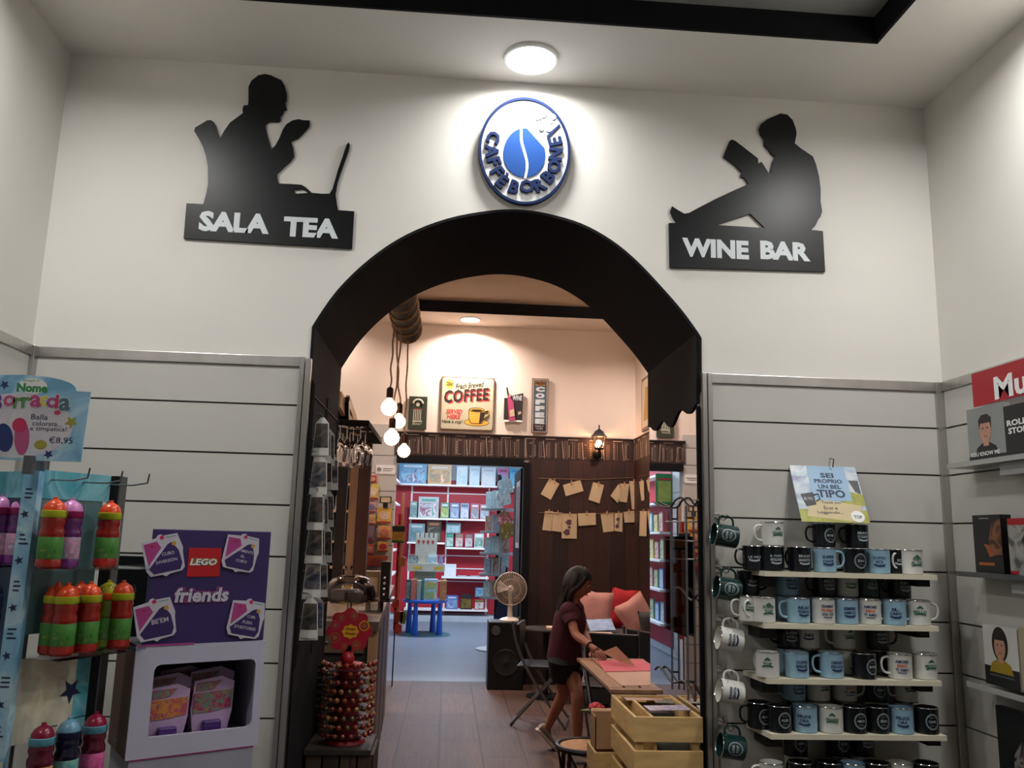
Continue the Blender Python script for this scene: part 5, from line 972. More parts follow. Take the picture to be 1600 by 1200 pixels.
for i, qd in enumerate(PAP):
    side = qd[0][0] >= 668; dd = .026+.0025*(i % 4)
    P3 = [at(820+.26667*u, 560+.26667*v, **({'X': XC-dd} if side else {'Y': YF-dd})) for u, v in qd]
    row = 'upper' if i < 8 else 'lower'; j = i if i < 8 else i-8
    rr = thing('paper_sheet', (P3[0]+P3[1])/2, 'yellowed sheet pegged on the %s string of the boarded corner, %s from left' % (row, ORD[j]), 'paper', 'paper sheets pegged on the strings')
    nn = (P3[1]-P3[0]).cross(P3[3]-P3[0]).normalized(); p = Part(); p.add(P3+[q+nn*.0012 for q in P3], [(0, 1, 2, 3), (7, 6, 5, 4), (0, 4, 5, 1), (1, 5, 6, 2), (2, 6, 7, 3), (3, 7, 4, 0)], PAPER)
    if i in (10, 13):
        a, b, c_, d_ = P3; g = lambda u, v: a+(b-a)*u+(d_-a)*v-nn*.001
        for (u, v, s_) in ((.45, .35, .2), (.35, .75, .22), (.5, .55, .1)): p.add([g(u+s_*math.cos(t*PI/5)*(1.3 if t % 2 else .8), v+s_*.6*math.sin(t*PI/5)) for t in range(10)], [tuple(range(10))], mat('ink drawing', '5a3a42', .7))
    p.put('sheet', rr); p = Part(); m_ = (P3[0]+P3[1])/2; p.box(m_+V3((-.006, -.008, -.02)), m_+V3((.006, .002, .02)), WDL); p.put('peg', rr)
for z_, lab in ((745, 'upper string of pegged papers across the boarded corner'), (799, 'lower string of pegged papers across the boarded corner')):
    A = at(842, z_+2, Y=YF-.03); B = at(992, z_+1, Y=YF-.03); C2 = at(1016, z_-4, X=XC-.03); rr = thing('string', A, lab, 'string'); p = Part(); p.tube([A, A.lerp(B, .5)+V3((0, 0, -.02)), B, C2], .0025, ROPE, 5); p.put('cord', rr)
# sweets on the far left panel
YP = YF-.05
SW = [(576, 743, 589, 754, 'c05038', 'd8a088'), (575, 756, 592, 781, 'd0b860', 'd8c0a8'), (573, 784, 588, 801, 'c88a88', '6a6a90'), (571, 804, 588, 819, 'c8a070', 'b88a60'), (570, 821, 586, 846, '7a6a7a', '9a7a80'), (571, 850, 585, 866, 'b05a48', 'c08a70'), (588, 793, 612, 818, 'd8b04a', 'd8b8a0'), (590, 821, 612, 843, 'd09a60', 'c87a60'), (589, 846, 608, 862, 'd0a050', 'b03040'), (572, 868, 606, 884, '9a4a30', '7a3a30'), (566, 886, 590, 900, '5a4a4a', '3a3a40')]
for i, (a0, b0, a1, b1, c1, c2) in enumerate(SW):
    A = at(a0, b1, Y=YP); B = at(a1, b0, Y=YP); F = FZ(A.x, YP, A.z); w_ = B.x-A.x; h_ = B.z-A.z
    rr = thing('sweets_bag', F.O, 'sweets bag on the panel by the back doorway, %s column, %s from top' % (('left', ORD[i]) if i < 6 else ('right', ORD[i-6])), 'sweets bag', 'sweets bags on the wall panel')
    p = Part(); m_ = mat('bag '+c1, c1, .3, var=.25, scale=25)
    p.poly(F, [(w_*.04, 0), (w_*.96, 0), (w_, h_*.1), (w_*.95, h_*.5), (w_, h_*.95), (w_*.55, h_), (w_*.45, h_), (0, h_*.95), (w_*.05, h_*.5), (0, h_*.1)], -.02, .01, m_); el(F, (w_*.5, h_*.5), w_*.33, h_*.28, .01, .014, mat('bagp '+c2, c2, .4, var=.3, scale=30)); p.fbox(F, w_*.03, h_*.02, w_*.97, h_*.14, .01, .012, mat('bag crimson strip', '8a1c34', .4)); p.put('bag', rr, bevel=.003)
r = thing('sweets_sign', at(602, 783, Y=YP), 'small black framed hanging label above the yellow sweets bags', 'label'); F, W_, Hh = fr_rect(593, 776, 612, 793, YF-.08); p = Part(); p.fbox(F, 0, Hh*.4, W_, Hh, -.01, 0, BLACK); p.fbox(F, .012, Hh*.48, W_-.012, Hh*.92, 0, .002, PAPER); p.fbox(F, W_*.3, 0, W_*.7, Hh*.4, -.01, 0, BLACK); p.box(F.p(W_*.45, Hh*.9, -.01), F.p(W_*.55, Hh, -.065), BLKM); p.put('label_frame', r)
# red sweet rack at the doorway
YR = 5.55; A = at(614, 985, Y=YR); B = at(627, 803, Y=YR)
r = thing('red_sweet_rack', (A.x, YR, 0), 'narrow red sweet rack standing left of the back doorway', 'rack'); p = Part(); p.box((A.x, YR, A.z), (B.x, YR+.05, B.z), mat('rack red', 'a8142a', .4))
for k in range(6): p.box((A.x+.02, YR-.002, B.z-.12-k*.1), (B.x-.02, YR, B.z-.08-k*.1), mat('rack dark dots', '4a0a14', .5))
p.put('column', r); p = Part(); q = at(620, 1022, Y=YR); p.box((A.x+.01, YR+.01, 0), (B.x-.005, YR+.04, A.z), BLACK); p.put('leg', r)
p = Part(); C_ = at(630, 800, Y=YR); p.box((B.x, YR+.02, .5), (B.x+.025, YR+.05, at(630, 770, Y=YR).z), WDL); p.put('side_rail', r)
for i, (a0, b0, a1, b1, c1) in enumerate([(612, 820, 633, 848, 'b8862c'), (613, 935, 624, 950, 'b03a30'), (615, 955, 630, 972, '8a3a2a'), (617, 975, 628, 990, 'b04a3a'), (625, 955, 634, 975, '6a7a2a'), (622, 870, 634, 885, 'a86a3a')]):
    F, W_, Hh = fr_rect(a0, b0, a1, b1, YR-.03); rr = thing('sweets_bag', F.O, ['yellow bucket bag of sweets with dark top on the red rack', 'red sweets bag, upper one on the lower red rack', 'brown sweets bag below the red one on the red rack', 'lowest red sweets bag of the red rack', 'green sweets bag at the right of the red rack', 'tan sweets bag on the wooden side of the red rack'][i], 'sweets bag')
    p = Part(); p.poly(F, [(W_*.08, 0), (W_*.92, 0), (W_, Hh*.15), (W_, Hh*.9), (W_*.6, Hh), (W_*.4, Hh), (0, Hh*.9), (0, Hh*.15)], -.028, 0, mat('bag '+c1, c1, .35, var=.25, scale=25))
    if i == 0: p.fbox(F, 0, Hh*.62, W_, Hh*.93, -.03, .003, mat('bag dark top', '26262a', .4)); p.fbox(F, 0, 0, W_, Hh*.14, -.03, .003, mat('bag green base', '2a5a2a', .4))
    p.put('bag', rr, bevel=.003)
# ================================================================ CAFE FLOOR FURNITURE
# speaker and fan
YSK = 5.44; A = at(763, 1000, Y=YSK); B = at(819, 1000, Y=YSK); sz = at(790, 972, Y=YSK).z
r = thing('loudspeaker', ((A.x+B.x)/2, 5.9, 0), 'black loudspeaker box on the floor in the back doorway, carrying the fan', 'loudspeaker')
p = Part(); p.box((A.x, YSK, 0), (B.x, YSK+.31, sz), BLACK); cb_ = p.put('cabinet', r, bevel=.01); p = Part(); p.lathe((A.x+.075, YSK, sz-.085), [(.045, 0), (.042, .006), (.03, .003), (.01, .008), (0, .008)], GREYM, 20, axis=(0, -1, 0)); p.put('tweeter', cb_); p = Part(); p.lathe(((A.x+B.x)/2, YSK, sz*.4), [(.13, 0), (.125, .008), (.09, .0), (.03, .004), (0, .01)], mat('cone grey', '1a1a1c', .6), 28, axis=(0, -1, 0)); p.put('woofer', cb_)
FWH = mat('fan ivory plastic', 'd6c8b4', .4, var=.03); YF_ = YSK+.1; c = at(798, 920, Y=YF_); b_ = at(797, 968, Y=YF_)
r = thing('table_fan', (b_.x, YF_+.02, sz), 'ivory round table fan standing on the black loudspeaker', 'fan')
p = Part(); p.lathe((b_.x, YF_+.04, sz), [(.11, 0), (.11, .012), (.08, .028), (.03, .04), (.028, .05), (.022, c.z-sz-.13), (.03, c.z-sz-.02), (0, c.z-sz)], FWH, 26); p.ball((c.x, YF_+.08, c.z), .05, FWH, 16, (1, 1.4, 1)); p.put('base', r)
rf = at(823, 920, Y=YF_).x-c.x
p = Part()
for i in range(40):
    a = 2*PI*i/40; pts = [(.02, -.028), (.06, -.034), (.11, -.03), (rf*.93, -.012), (rf, .01)]; p.tube([V3((c.x+q*math.cos(a), YF_+d, c.z+q*math.sin(a))) for q, d in pts], .0013, FWH, 4)
for rr_, d, th in ((rf, .012, .005), (rf*.6, -.032, .0018), (.022, -.03, .006)): p.tube([V3((c.x+rr_*math.cos(t), YF_+d, c.z+rr_*math.sin(t))) for t in [2*PI*i/36 for i in range(36)]], th, FWH, 6, closed=True)
p.put('grille', r); p = Part(); p.lathe((c.x, YF_+.03, c.z), [(rf*.97, 0), (rf*.97, .002)], mat('fan back grille', '75665c', .7), 32, axis=(0, 1, 0)); p.put('back_grille', r)
for k in range(3):
    a0 = 2*PI*k/3+.4; p = Part(); vs = []
    for i in range(7):
        a = a0+i*.16
        for rr_ in (.03, rf*.85): vs.append(V3((c.x+rr_*math.cos(a), YF_+.01-.006*i+.018, c.z+rr_*math.sin(a))))
    p.add(vs, [(2*i, 2*i+1, 2*i+3, 2*i+2) for i in range(6)], mat('fan blade', '9a8a80', .3)); p.put('blade', r)
# stool
SZ = .45; c = at(916, 1163, Z=SZ); sr = .15
RAT = mat('rattan seat', 'b58452', .7, var=.25, scale=60, bump=.5)
r = thing('round_stool', (c.x, c.y, 0), 'round black metal stool with woven rattan seat beside the crates', 'stool')
p = Part(); p.lathe((c.x, c.y, SZ), [(sr*.9, -.02), (sr*.9, -.004), (0, .002)], RAT, 32); p.put('seat', r); p = Part(); p.tube([V3((c.x+sr*math.cos(t), c.y+sr*math.sin(t), SZ-.01)) for t in [2*PI*i/36 for i in range(36)]], .015, BLKM, 8, closed=True); p.tube([V3((c.x+sr*.97*math.cos(t), c.y+sr*.97*math.sin(t), SZ-.22)) for t in [2*PI*i/36 for i in range(36)]], .008, BLKM, 6, closed=True); p.put('seat_ring', r)
for k in range(4):
    a = PI/4+k*PI/2; p = Part(); p.tube([(c.x+sr*.95*math.cos(a), c.y+sr*.95*math.sin(a), SZ-.02), (c.x+sr*1.12*math.cos(a), c.y+sr*1.12*math.sin(a), 0)], .011, BLKM, 8); p.put('leg', r)
for k in range(8):
    a = k*PI/4; p = Part(); b = a+PI/4 if k % 2 else a-PI/4; p.tube([(c.x+sr*.97*math.cos(a), c.y+sr*.97*math.sin(a), SZ-.025), (c.x+sr*.97*math.cos(b), c.y+sr*.97*math.sin(b), SZ-.215)], .006, BLKM, 6); p.put('lattice_bar', r)
# rose in a dark vase, on the stool
q = at(931, 1150, Y=c.y-.03); r = thing('rose_vase', (q.x, c.y-.03, SZ+.002), 'red rose with green leaves in a slim dark vase on the rattan stool', 'flower')
p = Part(); p.lathe((q.x, c.y-.03, SZ+.003), [(.022, 0), (.026, .03), (.016, .08), (.012, .11), (.016, .12)], mat('dark red vase', '3a1614', .3), 16); p.put('vase', r)
fz = at(931, 1104, Y=c.y-.03).z; p = Part(); p.cyl((q.x, c.y-.03, SZ+.05), (q.x, c.y-.03, fz-.01), .003, mat('stem green', '2f4a22', .6), 6); p.put('stem', r)
p = Part(); RO = mat('rose red', 'c23340', .6, var=.15, scale=30)
for k in range(14):
    a = k*2.4; rr_ = .006+.0022*k; p.ball((q.x+rr_*math.cos(a), c.y-.03+rr_*math.sin(a), fz+.012-k*.0012), .014, RO, 10, (1, 1, .8))
p.put('flower_head', r); p = Part(); LG = mat('leaf green', '4a6a30', .6, var=.2)
for a, l_ in ((2.9, .085), (3.6, .06), (.3, .05), (4.6, .05)):
    d = V3((math.cos(a), math.sin(a)*.6, -.1)); s_ = d.cross(V3((0, 0, 1))).normalized(); b = V3((q.x, c.y-.03, fz-.015)); n = 7; vs = []
    for i in range(n): t = i/(n-1); w_ = .026*math.sin(PI*t**.8); vs += [b+d*l_*t+s_*w_, b+d*l_*t-s_*w_, b+d*l_*t+s_*w_+V3((0, 0, .003)), b+d*l_*t-s_*w_+V3((0, 0, .003))]
    p.add(vs, [(4*i, 4*i+4, 4*i+5, 4*i+1) for i in range(n-1)]+[(4*i+2, 4*i+3, 4*i+7, 4*i+6) for i in range(n-1)], LG, True)
p.put('leaves', r)
# crates
PINE = mat('pine crate wood', 'c4a169', .6, var=.16, scale=4, stretch=(2, 2, 9), bump=.1)
def crate(x0, x1, y0, y1, z0, z1, lab, boards=3):
    r = thing('wooden_crate', ((x0+x1)/2, (y0+y1)/2, z0), lab, 'crate', 'pine crates by the mirror'); t = .012; bh = (z1-z0-.03*(boards-1))/boards
    for nm, fx in (('front_board', 0), ('back_board', 1)):
        for k in range(boards):
            zz = z1-bh-k*(bh+.03); yy = y0 if fx == 0 else y1-t; p = Part(); p.box((x0, yy, zz), (x1, yy+t, zz+bh), PINE); p.put(nm, r, bevel=.002)
    for sx in (x0+.0005, x1-t-.0005):
        for k in range(boards):
            zz = z1-bh-k*(bh+.03); p = Part(); p.box((sx, y0+t, zz), (sx+t, y1-t, zz+bh), PINE); p.put('side_board', r, bevel=.002)
    for cx_ in (x0+t+.001, x1-t-.026):
        for cy_ in (y0+t+.001, y1-t-.026): p = Part(); p.box((cx_, cy_, z0), (cx_+.025, cy_+.025, z1-.006), PINE); p.put('corner_post', r)
    p = Part(); p.box((x0+t, y0+t, z0+.004), (x1-t, y1-t, z0+.014), PINE); p.put('bottom', r)
    return r
cr = crate(.722, .985, -.035, .415, .52, .85, 'open pine crate full of booklets, topmost of the stack by the mirror')
crate(.722, .985, -.03, .41, 0, .515, 'lower pine crate under the one holding booklets', 4)
p = Part(); p.box((.80, -.022, .55), (.812, .40, .84), PINE); p.put('divider', cr)
for i in range(9):
    y = .0+.042*i; rr = thing('booklet', (.9, y, .55), 'booklet standing in the open pine crate, %s from the front' % ORD[i], 'booklet', 'booklets standing in the crate'); F = Fr((.826, y, .54), (1, 0, 0), (0, .1, 1)); p = Part(); p.fbox(F, 0, 0, .12+.004*(i % 2), .25+.012*(i % 3), -.016, 0, [mat('booklet grey', '6f7270', .5), mat('booklet dark', '2f3430', .5), mat('booklet pale', 'a8a8a0', .5), mat('booklet rose', '8a6a66', .5)][i % 4]); p.put('cover', rr)
for i, (px, py, w_, d_, a, c1, lab) in enumerate([(1045, 1106, .17, .075, .12, ['d0ccd0', '9a8ab0', 'c8c0c0', 'd8a090'], 'pale postcard with a blue feather picture lying on top of the crate'), (1035, 1092, .2, .06, .05, ['a8a088', 'b8806a', '8a9080'], 'green and red booklet lying at the back of the crate top'), (1085, 1096, .08, .07, -.1, ['8a9080', '5a5a50', 'c8b8a0'], 'small green booklet lying on the right of the crate top'), (1000, 1095, .05, .03, 0, ['d0a850', 'c09840', 'd8b870'], 'yellow note in the left compartment of the crate')]):
    zz = .842-.002*i+(.012 if i == 0 else 0); q = at(px, py, Z=zz); q.x = min(q.x, .975-w_/2); F = Fr((q.x, q.y, zz), (math.cos(a), math.sin(a), 0), (0, 1, .05)); rr = thing('postcard', (q.x, q.y, zz), lab, 'postcard'); p = Part(); p.fbox(F, -w_/2, -d_/2, w_/2, d_/2, -.002, .001, art('postcard %d' % i, c1, 16)); p.put('card', rr)
# carton on a low crate
A = at(930, 1172, Y=.5); B = at(968, 1172, Y=.5); zt = at(948, 1120, Y=.5).z
r = thing('open_carton', (A.x, .5, A.z), 'small open brown carton with torn flaps beside the pine crate', 'carton'); p = Part(); x0, x1, y0, y1, z0, z1 = A.x, B.x+.01, .5, .62, A.z, zt
for a, b in (((x0, y0, z0), (x1, y0+.004, z1)), ((x0, y1-.004, z0), (x1, y1, z1)), ((x0, y0, z0), (x0+.004, y1, z1)), ((x1-.004, y0, z0), (x1, y1, z1)), ((x0, y0, z0), (x1, y1, z0+.004))): p.box(a, b, CARDB)
p.put('box', r)
for F, w_, l_ in ((Fr((x0, y0, z1), (1, 0, 0), (0, .5, -.12)), x1-x0, .045), (Fr((x0, y1, z1), (1, 0, 0), (0, .6, .05)), x1-x0, .05)):
    p = Part(); p.poly(F, [(0, 0), (w_, 0), (w_*.95, l_), (w_*.6, l_*.8), (w_*.4, l_), (w_*.08, l_*.9)], -.002, .001, CARDB); p.put('flap', r)
crate(x0-.01, x1+.02, .46, .66, 0, A.z-.001, 'tall narrow pine crate holding up the small carton', 5)
# slatted table
TX0, TX1, TY0, TY1, TZ = .858, 1.29, 1.13, 2.26, .75
TW_ = mat('table slat wood', '9c7658', .5, var=.18, scale=4, stretch=(6, 1, 6))
r = thing('slatted_table', ((TX0+TX1)/2, (TY0+TY1)/2, 0), 'narrow brown slatted wooden table with black metal legs beside the girl', 'table')
n = 5; sw = (TX1-TX0)/n
for k in range(n): p = Part(); p.box((TX0+k*sw+.004, TY0+.06, TZ-.02), (TX0+(k+1)*sw-.006, TY1-.06, TZ), TW_); p.put('slat', r, bevel=.003)
for y in (TY0, TY1-.055): p = Part(); p.box((TX0, y, TZ-.022), (TX1, y+.055, TZ-.001), TW_); p.put('end_slat', r, bevel=.003)
p = Part()
for x in (TX0+.03, TX1-.05): p.box((x, TY0+.02, TZ-.05), (x+.02, TY1-.02, TZ-.0225), BLKM)
p.put('frame', r)
for x in (TX0+.04, TX1-.04):
    for ya, yb_ in ((TY0+.1, TY1-.15), (TY1-.1, TY0+.15)): p = Part(); p.tube([(x, ya, TZ-.05), (x, yb_, 0.01)], .012, BLKM, 8); p.put('leg', r)
def flat(nm, lab, cat, pts, m, z, th=.0015, wr=None):
    P3 = [at(a, b, Z=z) for a, b in pts]; rr = thing(nm, P3[0], lab, cat); p = Part(); F = Fr((0, 0, 0), (1, 0, 0), (0, 1, 0)); p.poly(F, [(q.x, q.y) for q in P3], z, z+th, m)
    p.put('sheet', rr); return rr
PINK = mat('pink paper', 'd0606e', .7, var=.04); BEI = mat('beige paper', 'c9a692', .7, var=.05)
flat('placemat', 'pink paper placemat lying on the far half of the slatted table', 'placemat', [(933, 1032), (1004, 1031), (1030, 1048), (945, 1050)], PINK, TZ+.001)
flat('placemat', 'beige paper placemat lying on the near half of the slatted table', 'placemat', [(946, 1051), (1032, 1049), (1050, 1071), (972, 1072)], BEI, TZ+.001)
HAND = at(940, 1019, Y=2.16)
r = thing('paper_leaf', HAND, 'brown paper leaf lifted from the table in the girl\'s hand', 'paper'); P3 = [at(941, 1019, Y=2.13), at(963, 1010, Y=2.0), at(985, 1032, Y=1.9), at(992, 1040, Y=1.86), at(968, 1034, Y=1.97)]
P3 = [V3((q.x, q.y, max(q.z, TZ+.006))) for q in P3]
p = Part(); vs = P3+[q+V3((0, 0, .0012)) for q in P3]; p.add(vs, [(4, 3, 2, 1, 0), (5, 6, 7, 8, 9)]+[(i, (i+1) % 5, (i+1) % 5+5, i+5) for i in range(5)], mat('brown leaf paper', 'b98f76', .7)); p.put('leaf', r)
# chairs
CHG = mat('chair grey tube', '6e6e72', .35, .6)
def chair(x, y, a, lab):
    r = thing('folding_chair', (0, 0, 0), lab, 'chair', 'black folding chairs'); w_ = .2
    for s_ in (-1, 1):
        p = Part(); p.tube([V3(q) for q in catmull([(s_*w_, -.22, 0.012), (s_*w_, -.02, .28), (s_*w_, .15, .56), (s_*w_, .22, .82)], 3)], .011, CHG, 8); p.put('back_upright', r)
        p = Part(); p.tube([(s_*w_*.85, .22, 0.012), (s_*w_*.85, 0, .25), (s_*w_*.85, -.19, .45)], .011, CHG, 8); p.put('leg', r)
    p = Part(); p.tube([(-w_, -.22, .012), (w_, -.22, .012)], .009, CHG, 8); p.put('front_bar', r); p = Part(); p.tube([(-w_*.85, .22, .012), (w_*.85, .22, .012)], .009, CHG, 8); p.put('rear_bar', r)
    p = Part(); p.box((-w_*.95, -.2, .45), (w_*.95, .18, .475), BLACK); p.put('seat', r, bevel=.01); p = Part(); p.box((-w_, .16, .6), (w_, .19, .80), BLACK); p.put('backrest', r, bevel=.01)
    r.location = (x, y, 0); r.rotation_euler.z = a; return r
chair(.82, 3.95, 1.35, 'black folding chair with grey tube frame left of the girl\'s leg'); chair(1.22, 3.05, -.3, 'black folding chair between the girl and the slatted table'); chair(1.72, 3.5, 2.0, 'black folding chair behind the slatted table, below the sofa')
# sofa bench and cushions
SOF = mat('charcoal sofa fabric', '2b2a2c', .85, var=.12, scale=20); SOF2 = mat('dark grey sofa throw', '3d3a3a', .85, var=.15, scale=12)
BZ = at(960, 995, Y=4.6).z
r = thing('sofa', (1.5, 5, 0), 'long charcoal sofa in the boarded corner under the pegged papers', 'sofa')
p = Part(); p.box((1.27, 4.35, .06), (XC-.03, YF-.04, BZ-.13), SOF); p.put('base', r, bevel=.02)
for k in range(2): p = Part(); p.box((1.27+k*.37, 4.33, BZ-.129), (1.632+k*.36, YF-.25, BZ), SOF if k == 0 else SOF2); p.put('seat_cushion', r, bevel=.03)
for k in range(2): p = Part(); p.box((1.28+k*.37, YF-.26, BZ-.1), (1.63+k*.36, YF-.05, BZ+.14), SOF); p.put('back_cushion', r, bevel=.03)
def cushion(px, py, Y, w_, h_, ang, m, lab, tilt=.2):
    c = at(px, py, Y=Y); r = thing('cushion', c, lab, 'cushion', 'cushions on the sofa'); n = 12; vs = []; fs = []
    F = Fr(c, (1, 0, 0), (0, tilt, 1)).rot(ang)
    for s_ in (1, -1):
        for i in range(n+1):
            for j in range(n+1):
                u = i/n*2-1; v = j/n*2-1; e = (1-u**4)*(1-v**4); pin = 1-.1*(1-abs(u*v)); vs.append(F.p(u*w_/2*pin, v*h_/2*pin, s_*.055*max(e, 0)**.5))
    k = (n+1)**2
    for i in range(n):
        for j in range(n): a = i*(n+1)+j; fs += [(a, a+n+1, a+n+2, a+1), (k+a, k+a+1, k+a+n+2, k+a+n+1)]
    p = Part(); p.add(vs, fs, m, True); p.put('cushion_cover', r); return r
ROSE = mat('dusty pink cushion', 'bd8478', .85, var=.1, scale=10, bump=.2); REDC = mat('red cushion', 'a8101c', .8, var=.08)
cushion(929, 957, 5.3, .36, .44, -.12, ROSE, 'dusty pink cushion on the left end of the sofa'); cushion(975, 952, 5.42, .28, .42, -.12, REDC, 'bright red cushion standing between the two pink ones')
cushion(996, 965, 4.62, .32, .38, .55, ROSE, 'dusty pink cushion tipped on its corner, right of the red one'); cushion(1018, 982, 4.45, .22, .32, .1, SOF2, 'dark grey cushion at the right end of the sofa', .1)
q = at(926, 984, Y=4.7); r = thing('magazine', (q.x, 4.7, BZ+.001), 'open cream magazine lying on the sofa seat', 'magazine'); p = Part(); p.box((q.x-.12, 4.6, BZ+.002), (q.x+.2, 4.85, BZ+.014), mat('cream pages', 'd8b8a0', .7)); p.put('pages', r)
q = at(942, 968, Y=4.9); r = thing('blue_book', (q.x, 4.9, BZ), 'blue and white picture book propped on the sofa against the pink cushion', 'book'); F = Fr((q.x-.12, 4.9, BZ+.016), (1, .1, .05), (0, .5, .35)); p = Part(); p.fbox(F, 0, 0, .25, .16, -.012, 0, mat('blue cover', '8aa0c0', .4, var=.3, scale=12)); p.put('cover', r)
c_ = at(853, 984, Z=.74); c_ = at(853, 981, Y=5.1); r = thing('side_table', (c_.x, 5.1, 0), 'small dark round table against the boards, left of the girl', 'table'); p = Part(); p.lathe((c_.x, 5.1, c_.z), [(.22, -.025), (.225, -.01), (.22, 0), (0, 0)], WDB, 28); p.put('tabletop', r); p = Part(); p.cyl((c_.x, 5.1, 0.02), (c_.x, 5.1, c_.z-.025), .03, BLKM); p.lathe((c_.x, 5.1, 0), [(.18, 0), (.18, .015), (.03, .03)], BLKM, 24); p.put('pedestal', r)
r = thing('paper_stack', (c_.x+.05, 5.05, c_.z), 'pale papers lying on the small dark round table', 'paper'); p = Part(); p.box((c_.x, 4.93, c_.z+.001), (c_.x+.14, 5.1, c_.z+.02), mat('cream pages', 'd8b8a0', .7)); p.put('sheets', r)
# wrought-iron rack by the mirror
r = thing('iron_rack', (.9, .4, 0), 'wrought-iron wire rack with wavy top rail standing fixed along the mirror above the crates', 'rack'); X0 = .98
def mp(px, py): return at(px, py, X=X0)
p = Part(); wave = [mp(a, b) for a, b in ((1020, 784), (1036, 792), (1048, 792), (1056, 781), (1066, 778), (1074, 788), (1084, 791), (1091, 781))]; p.tube(catmull([tuple(q) for q in wave], 4), .0045, BLKM, 6); p.put('wavy_rail', r)
for px in (1048, 1072): q = mp(px, 790); p = Part(); p.cyl((X0, q.y, .88), (X0, q.y, q.z), .0045, CHG, 8); p.put('upright', r)
for (pa, pb) in (((1040, 815), (1085, 815)), ((1040, 843), (1085, 846)), ((1048, 873), (1085, 874))): p = Part(); p.tube([mp(*pa), mp(*pb)], .003, CHG, 6); p.put('cross_wire', r)
p = Part(); p.tube(catmull([tuple(mp(a, b)) for a, b in ((1048, 925), (1058, 918), (1066, 922), (1080, 938), (1090, 930))], 4), .005, BLKM, 6); p.put('lower_wave', r)
p = Part(); p.tube(catmull([tuple(mp(a, b)) for a, b in ((1024, 1046), (1032, 1042), (1050, 1066), (1068, 1064), (1080, 1080), (1086, 1095))], 4), .005, BLKM, 6); p.put('bottom_wave', r)
p = Part(); q = mp(1048, 800); q2 = mp(1072, 800)
for y in (q.y, q2.y):
    for z in (.95, q.z-.03): p.cyl((X0, y, z), (JR-.005, y, z), .004, BLKM, 6)
p.put('wall_stay', r)
p = Part(); p.box((X0-.004, min(q.y, q2.y)-.0, 1.12), (X0-.001, max(q.y, q2.y)+.12, 1.52), thin_glass('smoked panel', (.8, .78, .75), .12)); p.put('clear_panel', r)

# ================================================================ BACK ROOM
YB1 = YB-.35
A = at(622, 850, Y=YB1); B = at(806, 850, Y=YB1)
r = thing('wall_shelving', ((A.x+B.x)/2, YB-.1, 0), 'red-backed wall shelving with white shelves in the bright back room', 'shelf unit')
p = Part(); p.box((A.x-.3, YB-.03, .12), (B.x+.2, YB-.001, 2.5), RED); p.put('back_panel', r); p = Part()
for px in (640, 697, 762): q = at(px, 850, Y=YB-.04); p.box((q.x-.015, YB-.05, .1), (q.x+.015, YB-.031, 2.5), WHITE)
p.put('upright', r)
for k, (a, b, py) in enumerate([(618, 812, 757), (637, 765, 810), (636, 695, 848), (697, 765, 855), (692, 765, 901), (690, 765, 952), (636, 688, 952)]):
    z = at(700, py, Y=YB1).z; x0 = at(a, 850, Y=YB1).x; x1 = at(b, 850, Y=YB1).x; p = Part(); p.box((x0, YB1, z-.03), (x1, YB-.051, z), WHITE); p.put('shelf', r)
for py in (771, 868, 888, 908): z = at(700, py, Y=YB-.05).z; p = Part(); p.box((at(640, 850, Y=YB-.05).x, YB-.05, z-.008), (at(764, 850, Y=YB-.05).x, YB-.0301, z+.008), WHITE); p.put('rail', r)
def fbook(a0, b0, a1, b1, Y, cols, lab, nm='book', th=.04, grp='books in the back room', kind='book', zb=None):
    A = at(a0, b1, Y=Y); B = at(a1, b0, Y=Y); F = FZ(A.x, Y, zb if zb is not None else A.z); w_ = B.x-A.x; h_ = B.z-A.z
    rr = thing(nm, F.O, lab, kind, grp); p = Part(); p.fbox(F, 0, 0, w_, h_, -th, 0, mat('cover '+cols[0], cols[0], .35)); p.put('cover', rr)
    p = Part(); p.fbox(F, w_*.08, h_*.08, w_*.92, h_*.7, 0, .002, art('cover art '+'-'.join(cols), cols, 6)); p.fbox(F, w_*.15, h_*.78, w_*.85, h_*.9, 0, .002, mat('title '+cols[-1], cols[-1], .4)); p.put('cover_picture', rr)
Z1 = at(700, 757, Y=YB1).z+.001; YK = YB1+.06
for i, (a0, b0, a1, b1, cols, d) in enumerate([(623, 726, 667, 757, ['6aa5c8', '9ac8d8', '7a5a8a', 'c8dce4'], 'wide pale blue'), (668, 727, 706, 757, ['c8a878', '8a8a70', 'd08a40', 'd8d0c0'], 'orange and brown'), (713, 728, 731, 757, ['c4dce0', 'a8c8d0', 'd8e4e4'], 'pale blue'), (733, 728, 750, 757, ['b8d4dc', 'd0e0e4', 'a0c4d0'], 'pale blue'), (752, 729, 775, 757, ['c8d8dc', 'e0e4e0', 'b0c0c8'], 'white'), (777, 729, 795, 757, ['b07aa0', '6aa8cc', '8a3a60'], 'pink and blue'), (796, 729, 811, 757, ['58aed0', '7ac0dc', '3a8ab8'], 'bright blue')]):
    fbook(a0, b0, a1, b1, YK, cols, d+' picture box on the top shelf of the back room, %s from left' % ORD[i], zb=Z1)
Z2 = at(700, 810, Y=YB1).z+.001
